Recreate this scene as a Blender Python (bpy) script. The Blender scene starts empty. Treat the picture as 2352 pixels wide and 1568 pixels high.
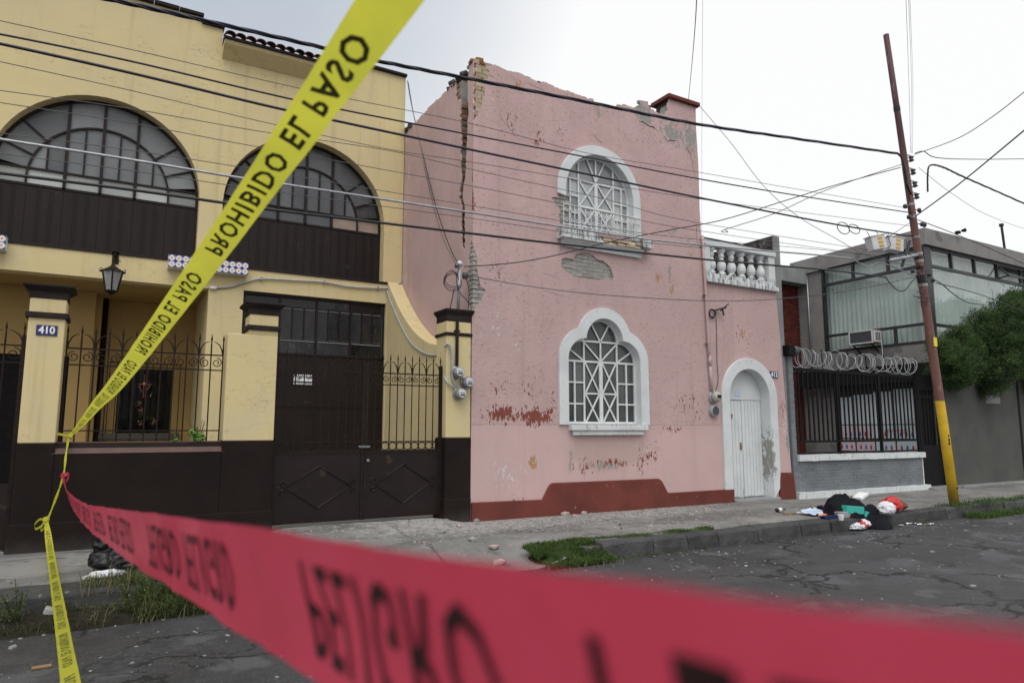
import bpy, bmesh, math, random
from mathutils import Vector, Matrix, noise
from mathutils.geometry import tessellate_polygon
RN = random.Random(11)
V = Vector
scene = bpy.context.scene
COL = scene.collection
PI = math.pi

# ------------------------------------------------------------------ camera
FPX, PW, PH = 1568.0, 2352.0, 1568.0          # pixel grid the photograph was measured on
YAW, PIT = math.radians(30), math.atan(201 / 1568.0)
CAM = V((0, 0, 1.6))
FWD = V((math.sin(YAW) * math.cos(PIT), math.cos(YAW) * math.cos(PIT), math.sin(PIT)))
RGT = V((math.cos(YAW), -math.sin(YAW), 0))
UPV = RGT.cross(FWD)
cam_data = bpy.data.cameras.new('camera')
cam = bpy.data.objects.new('camera', cam_data)
COL.objects.link(cam)
cam.matrix_world = Matrix(((RGT.x, UPV.x, -FWD.x, CAM.x), (RGT.y, UPV.y, -FWD.y, CAM.y), (RGT.z, UPV.z, -FWD.z, CAM.z), (0, 0, 0, 1)))
cam_data.sensor_width = 36
cam_data.lens = 24
cam_data.clip_start = 0.01
cam_data.clip_end = 3000
cam_data.dof.use_dof = True
cam_data.dof.focus_distance = 11.5
cam_data.dof.aperture_fstop = 3.6
scene.camera = cam

# ------------------------------------------------------------------ sky, sun, exposure
SUN_EL, SUN_AZ = math.radians(60), math.radians(205)    # azimuth clockwise from +Y: high, over the camera's shoulder
world = bpy.data.worlds.new('World')
scene.world = world
world.use_nodes = True
wn, wl = world.node_tree.nodes, world.node_tree.links
wn.clear()
w_out = wn.new('ShaderNodeOutputWorld')
sky = wn.new('ShaderNodeTexSky')
sky.sky_type = 'NISHITA'
sky.sun_disc = False
sky.sun_elevation = SUN_EL
sky.sun_rotation = SUN_AZ
sky.air_density = 1.2
sky.dust_density = 3.0
bg_sky = wn.new('ShaderNodeBackground'); bg_sky.inputs[1].default_value = 0.06
wl.new(sky.outputs[0], bg_sky.inputs[0])
w_tc = wn.new('ShaderNodeTexCoord')
w_map = wn.new('ShaderNodeMapping'); w_map.inputs['Scale'].default_value = (1.0, 1.0, 1.8)
wl.new(w_tc.outputs['Generated'], w_map.inputs[0])
w_n = wn.new('ShaderNodeTexNoise'); w_n.inputs['Scale'].default_value = 1.6; w_n.inputs['Detail'].default_value = 5; w_n.inputs['Roughness'].default_value = 0.5
wl.new(w_map.outputs[0], w_n.inputs['Vector'])
# a thicker, greyer bank of cloud stands over the yellow house; the deck is thin and bright elsewhere
w_dot = wn.new('ShaderNodeVectorMath'); w_dot.operation = 'DOT_PRODUCT'
wl.new(w_tc.outputs['Generated'], w_dot.inputs[0])
w_dot.inputs[1].default_value = V((-0.08, 0.82, 0.57)).normalized()
w_mr = wn.new('ShaderNodeMapRange'); w_mr.interpolation_type = 'SMOOTHSTEP'
w_mr.inputs['From Min'].default_value = 0.985; w_mr.inputs['From Max'].default_value = 0.74
wl.new(w_dot.outputs['Value'], w_mr.inputs['Value'])
w_add = wn.new('ShaderNodeMath'); w_add.operation = 'MULTIPLY_ADD'
wl.new(w_n.outputs['Fac'], w_add.inputs[0]); w_add.inputs[1].default_value = 0.40
wl.new(w_mr.outputs[0], w_add.inputs[2])
w_cr = wn.new('ShaderNodeValToRGB')
w_cr.color_ramp.elements[0].position = 0.14; w_cr.color_ramp.elements[0].color = (0.50, 0.555, 0.63, 1)
w_cr.color_ramp.elements[1].position = 1.25 - .27; w_cr.color_ramp.elements[1].color = (1.0, 1.0, 1.0, 1)
wl.new(w_add.outputs[0], w_cr.inputs[0])
bg_cloud = wn.new('ShaderNodeBackground'); bg_cloud.inputs[1].default_value = 0.92
wl.new(w_cr.outputs[0], bg_cloud.inputs[0])
w_mix = wn.new('ShaderNodeMixShader'); w_mix.inputs[0].default_value = 0.92
wl.new(bg_sky.outputs[0], w_mix.inputs[1]); wl.new(bg_cloud.outputs[0], w_mix.inputs[2])
wl.new(w_mix.outputs[0], w_out.inputs[0])

sun_data = bpy.data.lights.new('sun', 'SUN')
sun_data.energy = 1.5
sun_data.angle = math.radians(45)
sun_data.color = (1.0, 0.97, 0.93)
sun = bpy.data.objects.new('sun', sun_data)
COL.objects.link(sun)
sun_dir = V((math.sin(SUN_AZ) * math.cos(SUN_EL), math.cos(SUN_AZ) * math.cos(SUN_EL), math.sin(SUN_EL)))
sun.rotation_euler = sun_dir.to_track_quat('Z', 'Y').to_euler()
sun.location = sun_dir * 60

vs = scene.view_settings
vs.view_transform = 'Standard'
vs.look = 'None'
vs.exposure = 0.2
vs.gamma = 1
vs.use_curve_mapping = False

# ------------------------------------------------------------------ photo pixel -> ray -> a plane of the place
def ray(x, y):
    return FWD * FPX + RGT * (x - PW / 2) - UPV * (y - PH / 2)
def PY(x, y, Y=10.1):
    d = ray(x, y); return CAM + d * (Y / d.y)
def PX(x, y, X):
    d = ray(x, y); return CAM + d * (X / d.x)
def PZ(x, y, z):
    d = ray(x, y); return CAM + d * ((z - CAM.z) / d.z)
def PD(x, y, dist):                              # at a depth along the view axis
    return CAM + ray(x, y) * (dist / FPX)

# ------------------------------------------------------------------ mesh builder
class MB:
    def __init__(s):
        s.v = []; s.f = []
    def add(s, vs_, fs):
        b = len(s.v)
        s.v += [V(p) for p in vs_]
        s.f += [tuple(i + b for i in f) for f in fs]
        return s
    def box(s, x0, x1, y0, y1, z0, z1):
        return s.add([(x0, y0, z0), (x1, y0, z0), (x1, y1, z0), (x0, y1, z0), (x0, y0, z1), (x1, y0, z1), (x1, y1, z1), (x0, y1, z1)],
                     [(0, 3, 2, 1), (4, 5, 6, 7), (0, 1, 5, 4), (1, 2, 6, 5), (2, 3, 7, 6), (3, 0, 4, 7)])
    def bar(s, p, q, w, h=None, up=(0, 0, 1)):
        p, q = V(p), V(q); h = h or w
        d = (q - p).normalized()
        u = V(up)
        if abs(d.dot(u)) > 0.98: u = V((0, 1, 0))
        a = d.cross(u).normalized() * w / 2
        b = a.cross(d).normalized() * h / 2
        return s.add([p - a - b, p + a - b, p + a + b, p - a + b, q - a - b, q + a - b, q + a + b, q - a + b],
                     [(0, 3, 2, 1), (4, 5, 6, 7), (0, 1, 5, 4), (1, 2, 6, 5), (2, 3, 7, 6), (3, 0, 4, 7)])
    def tube(s, pts, r, n=6, closed=False, cap=True):
        pts = [V(p) for p in pts]; m = len(pts)
        rs = r if isinstance(r, (list, tuple)) else [r] * m
        base = len(s.v); prev = None
        for i in range(m):
            if closed: t = pts[(i + 1) % m] - pts[i - 1]
            else: t = pts[min(i + 1, m - 1)] - pts[max(i - 1, 0)]
            t.normalize()
            if prev is None:
                a = t.cross(V((0, 0, 1)))
                if a.length < 1e-3: a = t.cross(V((0, 1, 0)))
            else:
                a = prev - t * prev.dot(t)
                if a.length < 1e-4: a = t.cross(V((0, 0, 1)))
            a.normalize(); prev = a; b = t.cross(a)
            for k in range(n):
                an = 2 * PI * k / n
                s.v.append(pts[i] + (a * math.cos(an) + b * math.sin(an)) * rs[i])
        for i in range(m if closed else m - 1):
            j = (i + 1) % m
            for k in range(n):
                k2 = (k + 1) % n
                s.f.append((base + i * n + k, base + i * n + k2, base + j * n + k2, base + j * n + k))
        if cap and not closed:
            s.f.append(tuple(base + k for k in range(n))[::-1])
            s.f.append(tuple(base + (m - 1) * n + k for k in range(n)))
        return s
    def lathe(s, prof, c, n=12, axis='z'):
        c = V(c); base = len(s.v)
        for r, h in prof:
            for k in range(n):
                a = 2 * PI * k / n
                p = (r * math.cos(a), r * math.sin(a), h)
                if axis == 'y': p = (p[0], h, p[1])
                if axis == 'x': p = (h, p[0], p[1])
                s.v.append(c + V(p))
        for i in range(len(prof) - 1):
            for k in range(n):
                k2 = (k + 1) % n
                s.f.append((base + i * n + k, base + i * n + k2, base + (i + 1) * n + k2, base + (i + 1) * n + k))
        s.f.append(tuple(base + k for k in range(n))[::-1])
        s.f.append(tuple(base + (len(prof) - 1) * n + k for k in range(n)))
        return s
    def prism(s, loops, f3, dv):
        """loops of (u,v): first the outline, then holes; f3 maps to the front face, dv is the thickness"""
        dv = V(dv); flat = []; tl = []
        for lp in loops:
            tl.append([V((u, v, 0)) for u, v in lp])
            flat += lp
        tris = tessellate_polygon(tl)
        n = len(flat); base = len(s.v)
        fr = [V(f3(u, v)) for u, v in flat]
        s.v += fr + [p + dv for p in fr]
        for t in tris:
            s.f.append(tuple(base + i for i in t)); s.f.append(tuple(base + n + i for i in reversed(t)))
        o = 0
        for lp in loops:
            m = len(lp)
            for i in range(m):
                j = (i + 1) % m
                s.f.append((base + o + i, base + o + j, base + n + o + j, base + n + o + i))
            o += m
        return s
    def mesh(s, name, origin=None, mats=None):
        me = bpy.data.meshes.new(name)
        o = origin or V((0, 0, 0))
        me.from_pydata([tuple(p - o) for p in s.v], [], s.f)
        bm = bmesh.new(); bm.from_mesh(me); bmesh.ops.recalc_face_normals(bm, faces=bm.faces); bm.to_mesh(me); bm.free()
        for m in (mats or []): me.materials.append(m)
        me.update()
        return me

ORG = {}
def org(o): return ORG.get(o.name, V((0, 0, 0)))
def link(name, data, parent=None, loc=None):
    """loc is a world position"""
    o = bpy.data.objects.new(name, data)
    COL.objects.link(o)
    w = V(loc) if loc is not None else (org(parent) if parent else V((0, 0, 0)))
    if parent:
        o.parent = parent; o.location = w - org(parent)
    else: o.location = w
    ORG[o.name] = w
    return o
def tag(o, label=None, cat=None, group=None, kind=None):
    if label: o['label'] = label
    if cat: o['category'] = cat
    if group: o['group'] = group
    if kind: o['kind'] = kind
    return o
def thing(name, loc, label, cat, group=None):
    o = link(name, None, None, loc); o.empty_display_size = 0.1
    return tag(o, label, cat, group)
def part(name, mb, mat, parent, smooth=False, bev=0, loc=None):
    w = V(loc) if loc is not None else org(parent)
    me = mb.mesh(name, w, [mat])
    if smooth: me.shade_smooth()
    o = link(name, me, parent, w)
    if bev:
        md = o.modifiers.new('bevel', 'BEVEL'); md.width = bev; md.segments = 2; md.limit_method = 'ANGLE'; md.angle_limit = math.radians(40)
    return o
def solo(name, mb, mat, loc, label=None, cat=None, group=None, kind=None, smooth=False, bev=0):
    me = mb.mesh(name, V(loc), [mat])
    if smooth: me.shade_smooth()
    o = link(name, me, None, loc)
    if bev:
        md = o.modifiers.new('bevel', 'BEVEL'); md.width = bev; md.segments = 2; md.limit_method = 'ANGLE'; md.angle_limit = math.radians(40)
    return tag(o, label, cat, group, kind)

# 2D helpers
def arc(cx, cz, r, a0, a1, n=16, rz=None):
    rz = r if rz is None else rz
    return [(cx + r * math.cos(math.radians(a0 + (a1 - a0) * i / n)), cz + rz * math.sin(math.radians(a0 + (a1 - a0) * i / n))) for i in range(n + 1)]
def rough(poly, amp, seg, seed=1, closed=True):
    rr = random.Random(seed); out = []
    m = len(poly)
    for i in range(m if closed else m - 1):
        a, b = V(poly[i]), V(poly[(i + 1) % m])
        L = (b - a).length; n = max(1, int(L / seg))
        out.append((a.x, a.y))
        d = (b - a).normalized() if L > 0 else V((1, 0)); p = V((-d.y, d.x))
        for k in range(1, n):
            q = a + (b - a) * (k / n) + p * rr.uniform(-amp, amp) + d * rr.uniform(-.3, .3) * seg
            out.append((q.x, q.y))
    if not closed: out.append(poly[-1])
    return out
def clip(poly, conv):
    """Sutherland-Hodgman of poly by convex polygon conv (ccw)"""
    out = list(poly)
    for i in range(len(conv)):
        a, b = conv[i], conv[(i + 1) % len(conv)]
        def side(p): return (b[0] - a[0]) * (p[1] - a[1]) - (b[1] - a[1]) * (p[0] - a[0])
        inp, out = out, []
        for k in range(len(inp)):
            p, q = inp[k - 1], inp[k]
            sp, sq = side(p), side(q)
            if (sp >= 0) != (sq >= 0):
                t = sp / (sp - sq); out.append((p[0] + (q[0] - p[0]) * t, p[1] + (q[1] - p[1]) * t))
            if sq >= 0: out.append(q)
        if len(out) < 3: return []
    return out
def area(poly):
    return abs(sum(poly[i - 1][0] * poly[i][1] - poly[i][0] * poly[i - 1][1] for i in range(len(poly)))) / 2
def inpoly(p, poly):
    c = False
    for i in range(len(poly)):
        a, b = poly[i - 1], poly[i]
        if (a[1] > p[1]) != (b[1] > p[1]) and p[0] < (b[0] - a[0]) * (p[1] - a[1]) / (b[1] - a[1]) + a[0]: c = not c
    return c
def smooth_path(pts, n=8):
    """Catmull-Rom through pts"""
    pts = [V(p) for p in pts]; out = []
    for i in range(len(pts) - 1):
        p0 = pts[max(i - 1, 0)]; p1 = pts[i]; p2 = pts[i + 1]; p3 = pts[min(i + 2, len(pts) - 1)]
        for k in range(n):
            t = k / n
            out.append(0.5 * ((2 * p1) + (p2 - p0) * t + (2 * p0 - 5 * p1 + 4 * p2 - p3) * t * t + (3 * p1 - p0 - 3 * p2 + p3) * t ** 3))
    out.append(pts[-1])
    return out
def text_mesh(body, size, bold=0.0, sx=1.0, res=3, align='CENTER', space=1.0):
    cu = bpy.data.curves.new('text', 'FONT'); cu.body = body; cu.size = size; cu.align_x = align; cu.align_y = 'CENTER'; cu.resolution_u = res; cu.offset = bold; cu.space_character = space
    ob = bpy.data.objects.new('text', cu); COL.objects.link(ob)
    bpy.context.view_layer.update()
    dg = bpy.context.evaluated_depsgraph_get()
    me = bpy.data.meshes.new_from_object(ob.evaluated_get(dg))
    vs_ = [V((v.co.x * sx, v.co.y, 0)) for v in me.vertices]; fs = [tuple(p.vertices) for p in me.polygons]
    bpy.data.objects.remove(ob); bpy.data.curves.remove(cu); bpy.data.meshes.remove(me)
    return vs_, fs

# ------------------------------------------------------------------ materials
class NT:
    def __init__(s, name):
        s.m = bpy.data.materials.new(name); s.m.use_nodes = True
        s.n = s.m.node_tree.nodes; s.l = s.m.node_tree.links
        s.b = s.n['Principled BSDF']; s.out = s.n['Material Output']
        g = s.n.new('ShaderNodeNewGeometry'); s.pos = g.outputs['Position']; s.normal = g.outputs['Normal']; s.geo = g
    def new(s, t, **kw):
        n = s.n.new(t)
        for k, v in kw.items(): setattr(n, k, v)
        return n
    def put(s, sock, val):
        if hasattr(val, 'is_output'): s.l.new(val, sock)
        else:
            if isinstance(val, (tuple, list)) and len(val) == 3 and sock.type == 'RGBA': val = (*val, 1)
            sock.default_value = val
    def math(s, op, a, b=0.0, c=None, clamp=False):
        n = s.new('ShaderNodeMath', operation=op); n.use_clamp = clamp
        s.put(n.inputs[0], a); s.put(n.inputs[1], b)
        if c is not None: s.put(n.inputs[2], c)
        return n.outputs[0]
    def noise(s, scale, detail=4, vec=None, rough_=0.55, dist=0.0):
        n = s.new('ShaderNodeTexNoise'); n.inputs['Scale'].default_value = scale; n.inputs['Detail'].default_value = detail
        n.inputs['Roughness'].default_value = rough_; n.inputs['Distortion'].default_value = dist
        s.put(n.inputs['Vector'], vec if vec is not None else s.pos)
        return n.outputs['Fac']
    def voro(s, scale, feature='F1', vec=None, out='Distance'):
        n = s.new('ShaderNodeTexVoronoi', feature=feature); n.inputs['Scale'].default_value = scale
        s.put(n.inputs['Vector'], vec if vec is not None else s.pos)
        return n.outputs[out]
    def mapv(s, vec=None, scale=(1, 1, 1), loc=(0, 0, 0), rot=(0, 0, 0)):
        n = s.new('ShaderNodeMapping'); s.put(n.inputs[0], vec if vec is not None else s.pos)
        n.inputs['Scale'].default_value = scale; n.inputs['Location'].default_value = loc; n.inputs['Rotation'].default_value = rot
        return n.outputs[0]
    def ramp(s, f, lo, hi, smooth=True):
        n = s.new('ShaderNodeMapRange'); n.interpolation_type = 'SMOOTHSTEP' if smooth else 'LINEAR'
        s.put(n.inputs['Value'], f); s.put(n.inputs['From Min'], lo); s.put(n.inputs['From Max'], hi)
        return n.outputs[0]
    def mix(s, f, a, b, blend='MIX'):
        n = s.new('ShaderNodeMix', data_type='RGBA'); n.blend_type = blend
        s.put(n.inputs[0], f); s.put(n.inputs[6], a); s.put(n.inputs[7], b)
        return n.outputs[2]
    def sep(s, vec=None):
        n = s.new('ShaderNodeSeparateXYZ'); s.put(n.inputs[0], vec if vec is not None else s.pos); return n.outputs
    def ell(s, cx, cz, rx, rz):
        """1 at the centre of an ellipse on the facade (world X, Z), 0 at its rim"""
        v = s.mapv(None, scale=(1 / rx, 0, 1 / rz), loc=(-cx / rx, 0, -cz / rz))
        n = s.new('ShaderNodeVectorMath', operation='LENGTH'); s.put(n.inputs[0], v)
        return s.math('SUBTRACT', 1.0, n.outputs['Value'], clamp=True)
    def bump(s, h, strength=0.3, dist=0.01, prev=None):
        n = s.new('ShaderNodeBump'); n.inputs['Strength'].default_value = strength; n.inputs['Distance'].default_value = dist
        s.put(n.inputs['Height'], h)
        if prev is not None: s.put(n.inputs['Normal'], prev)
        return n.outputs[0]
    def done(s, col, rough=0.8, spec=0.3, metal=0.0, nrm=None):
        s.put(s.b.inputs['Base Color'], col); s.put(s.b.inputs['Roughness'], rough)
        s.put(s.b.inputs['Specular IOR Level'], spec); s.put(s.b.inputs['Metallic'], metal)
        if nrm is not None: s.put(s.b.inputs['Normal'], nrm)
        return s.m
def mat(name, c1, c2=None, scale=3.0, rough=0.8, spec=0.3, metal=0.0, bump=0.0, bscale=60.0, bdist=0.004, rnd=0.0, c3=None, c3s=12.0, c3t=0.62, obj=False):
    """plain weathered material: two tones through noise, optional third tone in patches, fine relief"""
    t = NT(name)
    vec = None
    if obj:
        tc = t.new('ShaderNodeTexCoord'); oi = t.new('ShaderNodeObjectInfo')
        va = t.new('ShaderNodeVectorMath', operation='ADD'); t.put(va.inputs[0], tc.outputs['Object']); 
        cm = t.new('ShaderNodeCombineXYZ'); 
        for i in range(3): t.put(cm.inputs[i], t.math('MULTIPLY', oi.outputs['Random'], 37.0 + 11 * i))
        t.put(va.inputs[1], cm.outputs[0]); vec = va.outputs[0]
    c2 = c2 or tuple(x * 0.82 for x in c1)
    col = t.mix(t.ramp(t.noise(scale, 6, vec), 0.3, 0.7), c1, c2)
    if c3: col = t.mix(t.ramp(t.noise(c3s, 5, vec, 0.6), c3t, c3t + 0.06), col, c3)
    if rnd:
        oi = t.new('ShaderNodeObjectInfo')
        hv = t.new('ShaderNodeHueSaturation'); t.put(hv.inputs['Color'], col)
        t.put(hv.inputs['Value'], t.math('MULTIPLY_ADD', oi.outputs['Random'], 2 * rnd, 1 - rnd)); col = hv.outputs[0]
    nrm = t.bump(t.noise(bscale, 4, vec), bump, bdist) if bump else None
    return t.done(col, rough, spec, metal, nrm)
M = {}
# --- pink stucco: rough coat, peeled flecks of the older red coat, grey undercoat where the skin came off
# where the skin has peeled: (X, Z, radius X, radius Z, how much) on the facade, stored per vertex
PEEL = {'grey': [(8.95, 7.95, .45, .45, .36), (9.7, 7.7, .8, .5, .32), (10.2, 7.75, .4, .7, .33), (9.6, 5.55, .35, .3, .24), (10.05, 5.45, .4, .3, .2), (9.5, 4.7, .1, .35, .33), (7.02, 1.05, .09, .5, .30), (7.75, 7.75, .15, .35, .3), (7.8, .93, .7, .16, .28), (12.83, 1.3, .12, .5, .38), (12.72, 1.9, .1, .4, .3)],
        'red': [(5.65, 1.84, .68, .24, .38), (6.3, 1.82, .62, .26, .38), (5.95, 1.80, .9, .12, .30), (5.55, 2.3, .3, .4, .19), (6.2, 2.3, .35, .35, .20), (6.68, 2.0, .18, .5, .22), (5.8, 7.1, .45, .5, .17), (6.4, 6.85, .3, .4, .20), (6.95, 7.0, .2, .45, .19), (8.9, 1.15, .5, .45, .20), (8.65, .95, .2, .35, .25), (9.8, 2.0, .8, .6, .16), (9.4, 1.6, .8, .15, .2),
                (7.35, .95, .45, .3, .24), (8.0, .98, .8, .16, .27), (6.0, .45, .3, .2, .17), (5.5, 4.4, .5, 1.2, .12), (10.05, 2.1, .15, .3, .24), (11.55, 3.6, .7, .6, .15), (12.7, 2.0, .25, .5, .2), (5.06, 5.4, .1, .5, .3)],
        'white': [(5.75, .85, .6, .5, .2), (5.5, 3.3, .8, .8, .15), (6.0, 3.0, .6, .5, .12), (8.5, 3.1, .8, .6, .1), (5.5, 6.0, .5, .7, .08), (7.0, 1.45, 1.0, .1, .1), (12.75, 1.7, .12, .8, .22)],
        'tan': [(9.2, 4.6, .14, .15, .36), (6.25, 1.02, .15, .18, .38), (9.55, 4.4, .1, .25, .33), (11.55, 3.62, .18, .3, .3), (5.95, 7.8, .25, .2, .25), (10.1, 5.2, .25, .25, .2)],
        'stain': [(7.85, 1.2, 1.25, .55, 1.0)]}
def peel_at(kind, x, z):
    return max(k * max(0.0, 1 - math.hypot((x - cx) / rx, (z - cz) / rz)) for cx, cz, rx, rz, k in PEEL[kind])
def paint_peel(o):
    """cut the facade sheet into small cells and store the peel masks on its vertices"""
    me = o.data; bm = bmesh.new(); bm.from_mesh(me); off = org(o)
    for ax, lo, hi in ((0, 5.0, 13.0), (2, 0.1, 8.5)):
        x = lo
        while x < hi:
            co = [0, 0, 0]; co[ax] = x - off[ax]; no = [0, 0, 0]; no[ax] = 1
            bmesh.ops.bisect_plane(bm, geom=bm.verts[:] + bm.edges[:] + bm.faces[:], plane_co=co, plane_no=no, dist=1e-5); x += .075
    bm.to_mesh(me); bm.free()
    a = me.color_attributes.new('peel', 'FLOAT_COLOR', 'POINT'); b = me.color_attributes.new('peel2', 'FLOAT_COLOR', 'POINT')
    for i, v in enumerate(me.vertices):
        x, z = v.co.x + off.x, v.co.z + off.z
        a.data[i].color = (peel_at('red', x, z), peel_at('grey', x, z), peel_at('white', x, z), 1)
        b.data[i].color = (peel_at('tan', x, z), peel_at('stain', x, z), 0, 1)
def pink_mat(name, side=False):
    t = NT(name)
    xyz = t.sep()
    base = t.mix(t.ramp(t.noise(1.1, 5), 0.3, 0.7), (0.560, 0.398, 0.390), (0.495, 0.348, 0.342))
    base = t.mix(t.math('MULTIPLY', t.ramp(t.noise(0.35, 3), 0.45, 0.7), 0.5), base, (0.475, 0.345, 0.335))
    base = t.mix(t.math('MULTIPLY', t.ramp(t.noise(3.2, 7, None, .68), .48, .72), .38), base, (0.43, 0.315, 0.30))
    base = t.mix(t.math('MULTIPLY', t.ramp(t.noise(9, 6, None, .7), .56, .74), .28), base, (0.62, 0.46, 0.44))
    streak = t.noise(5, 5, t.mapv(None, (1, 1, 0.07)), .62)
    base = t.mix(t.math('MULTIPLY', t.ramp(streak, 0.50, 0.72), 0.42), base, (0.40, 0.29, 0.27))
    h = t.noise(26, 5, t.mapv(None, (0.8, 1, 1.6)), 0.6)
    if not side:
        fleck = t.noise(9, 8, t.mapv(None, (1.5, 1, 0.8)), 0.72, 0.4)
        fleck2 = t.noise(17, 6, t.mapv(None, (1.3, 1, 0.55)), 0.7, 0.6)
        at1 = t.new('ShaderNodeAttribute', attribute_name='peel'); a1 = t.sep(at1.outputs['Vector'])
        at2 = t.new('ShaderNodeAttribute', attribute_name='peel2'); a2 = t.sep(at2.outputs['Vector'])
        def chips(m, src, thr): return t.ramp(t.math('ADD', src, m), thr, thr + 0.015)
        red = chips(a1[0], fleck2, 0.70); grey = chips(a1[1], fleck, 0.70)
        white = chips(a1[2], t.noise(13, 7, t.mapv(None, (1.2, 1, .7), loc=(7, 3, 5)), 0.7, 0.5), 0.70)
        tan = chips(a2[0], fleck2, 0.70)
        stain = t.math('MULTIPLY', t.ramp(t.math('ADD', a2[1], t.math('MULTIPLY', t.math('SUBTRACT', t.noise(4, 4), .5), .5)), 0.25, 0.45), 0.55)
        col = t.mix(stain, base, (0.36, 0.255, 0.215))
        col = t.mix(white, col, (0.62, 0.56, 0.56))
        col = t.mix(tan, col, (0.42, 0.24, 0.12))
        halo = t.math('SUBTRACT', t.ramp(t.math('ADD', fleck2, a1[0]), .672, .695), red)
        col = t.mix(t.math('MULTIPLY', halo, .5), col, (0.60, 0.50, 0.48))
        col = t.mix(red, col, (0.22, 0.064, 0.050))
        col = t.mix(grey, col, (0.30, 0.30, 0.28))
        chipmask = t.math('MAXIMUM', t.math('MAXIMUM', red, grey), t.math('MAXIMUM', white, tan))
        low = t.ramp(t.math('ADD', xyz[2], t.math('MULTIPLY', t.math('SUBTRACT', t.noise(3, 3), .5), .04)), 1.66, 1.69)
        col = t.mix(t.math('MULTIPLY', t.math('SUBTRACT', 1.0, low), .35), col, t.mix(chipmask, (0.60, 0.435, 0.42), col))
        amp = t.math('MULTIPLY_ADD', low, 0.75, 0.25)
        pit = t.math('MULTIPLY', t.ramp(t.noise(21, 3, t.mapv(None, (.7, 1, 1.5), loc=(4, 1, 8)), .5, .8), .625, .67), low)
        col = t.mix(t.math('MULTIPLY', pit, .40), col, (0.29, 0.18, 0.17))
        n1 = t.bump(t.math('SUBTRACT', t.math('MULTIPLY', t.math('ADD', t.math('MULTIPLY', t.noise(7, 4), .9), t.math('MULTIPLY', h, .7)), amp), pit), 0.55, 0.012)
        nrm = t.bump(t.math('SUBTRACT', 1.0, chipmask), 0.6, 0.004, n1)
    else:
        w = t.ramp(t.math('ADD', t.noise(9, 7, t.mapv(None, (1, 1, .35)), .7), t.math('MULTIPLY', t.ramp(xyz[1], 12.2, 13.5), .13)), 0.70, 0.715)
        col = t.mix(w, base, (0.58, 0.52, 0.51))
        nrm = t.bump(h, 0.2, 0.006)
    return t.done(col, 0.88, 0.2, 0, nrm)
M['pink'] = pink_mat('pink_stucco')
M['pink_side'] = pink_mat('pink_stucco_side', True)

def yellow_mat():
    t = NT('yellow_paint')
    z = t.sep()[2]
    col = t.mix(t.ramp(t.noise(0.5, 5), 0.35, 0.7), (0.65, 0.54, 0.29), (0.60, 0.505, 0.29))
    col = t.mix(t.math('MULTIPLY', t.ramp(t.noise(2.2, 6, None, .6), .55, .75), .45), col, (0.53, 0.45, 0.27))
    col = t.mix(t.math('MULTIPLY', t.ramp(t.noise(6, 6, t.mapv(None, (1, 1, .06)), .62), .50, .74), .38), col, (0.36, 0.29, 0.165))
    col = t.mix(t.math('MULTIPLY', t.ramp(t.noise(1.1, 7, t.mapv(None, loc=(3, 0, 6)), .68), .52, .66), .35), col, (0.58, 0.52, 0.36))
    ck = t.math('ABSOLUTE', t.math('SUBTRACT', t.noise(.55, 7, t.mapv(None, (.5, 1, 1.4), loc=(2, 5, 1)), .6), .5))
    col = t.mix(t.math('MULTIPLY', t.math('SUBTRACT', 1.0, t.ramp(ck, .0, .0022)), .45), col, (0.24, 0.18, 0.09))
    col = t.mix(t.math('MULTIPLY', t.ramp(t.noise(14, 6, None, .7), .70, .73), .5), col, (0.52, 0.47, 0.36))
    nrm = t.bump(t.noise(2.5, 4), .25, .03, t.bump(t.noise(45, 4), 0.22, 0.005))
    return t.done(col, 0.82, 0.25, 0, nrm)
M['yellow'] = yellow_mat()
def dark_mat():
    t = NT('dark_brown_paint')
    col = t.mix(t.ramp(t.noise(1.5, 5), .35, .7), (0.0185, 0.0130, 0.0115), (0.0135, 0.0100, 0.0092))
    col = t.mix(t.math('MULTIPLY', t.ramp(t.noise(30, 6, t.mapv(None, (.5, .5, 1.6)), .7), .69, .72), .35), col, (0.065, 0.058, 0.055))
    zz = t.sep()[2]
    col = t.mix(t.math('MULTIPLY', t.math('SUBTRACT', 1.0, t.ramp(t.math('ADD', zz, t.math('MULTIPLY', t.noise(5, 4), .25)), .2, .5)), .35), col, (0.09, 0.085, 0.08))
    return t.done(col, 0.75, 0.10, 0, t.bump(t.noise(30, 4), 0.2, 0.004))
M['dark'] = dark_mat()
M['steel_brown'] = mat('brown_painted_steel', (0.019, 0.012, 0.011), (0.014, 0.0098, 0.009), 2.0, 0.46, 0.22, 0, 0.22, 5, 0.02, c3=(0.045, 0.028, 0.022), c3s=5, c3t=.66)
M['cap_brown'] = mat('brown_coping', (0.036, 0.026, 0.025), (0.022, 0.018, 0.018), 6, 0.8, .12, bump=.3)
M['sill_brown'] = mat('reddish_brown_sill', (0.12, 0.072, 0.062), (0.09, 0.058, 0.052), 6, 0.75, bump=.2)
M['iron'] = mat('wrought_iron', (0.014, 0.010, 0.0095), (0.024, 0.016, 0.013), 20, 0.6, 0.15, 0, 0.15, 80, .002)
M['black_iron'] = mat('black_iron', (0.006, 0.0055, 0.0065), (0.011, 0.0095, 0.0095), 14, 0.6, 0.12)
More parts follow.
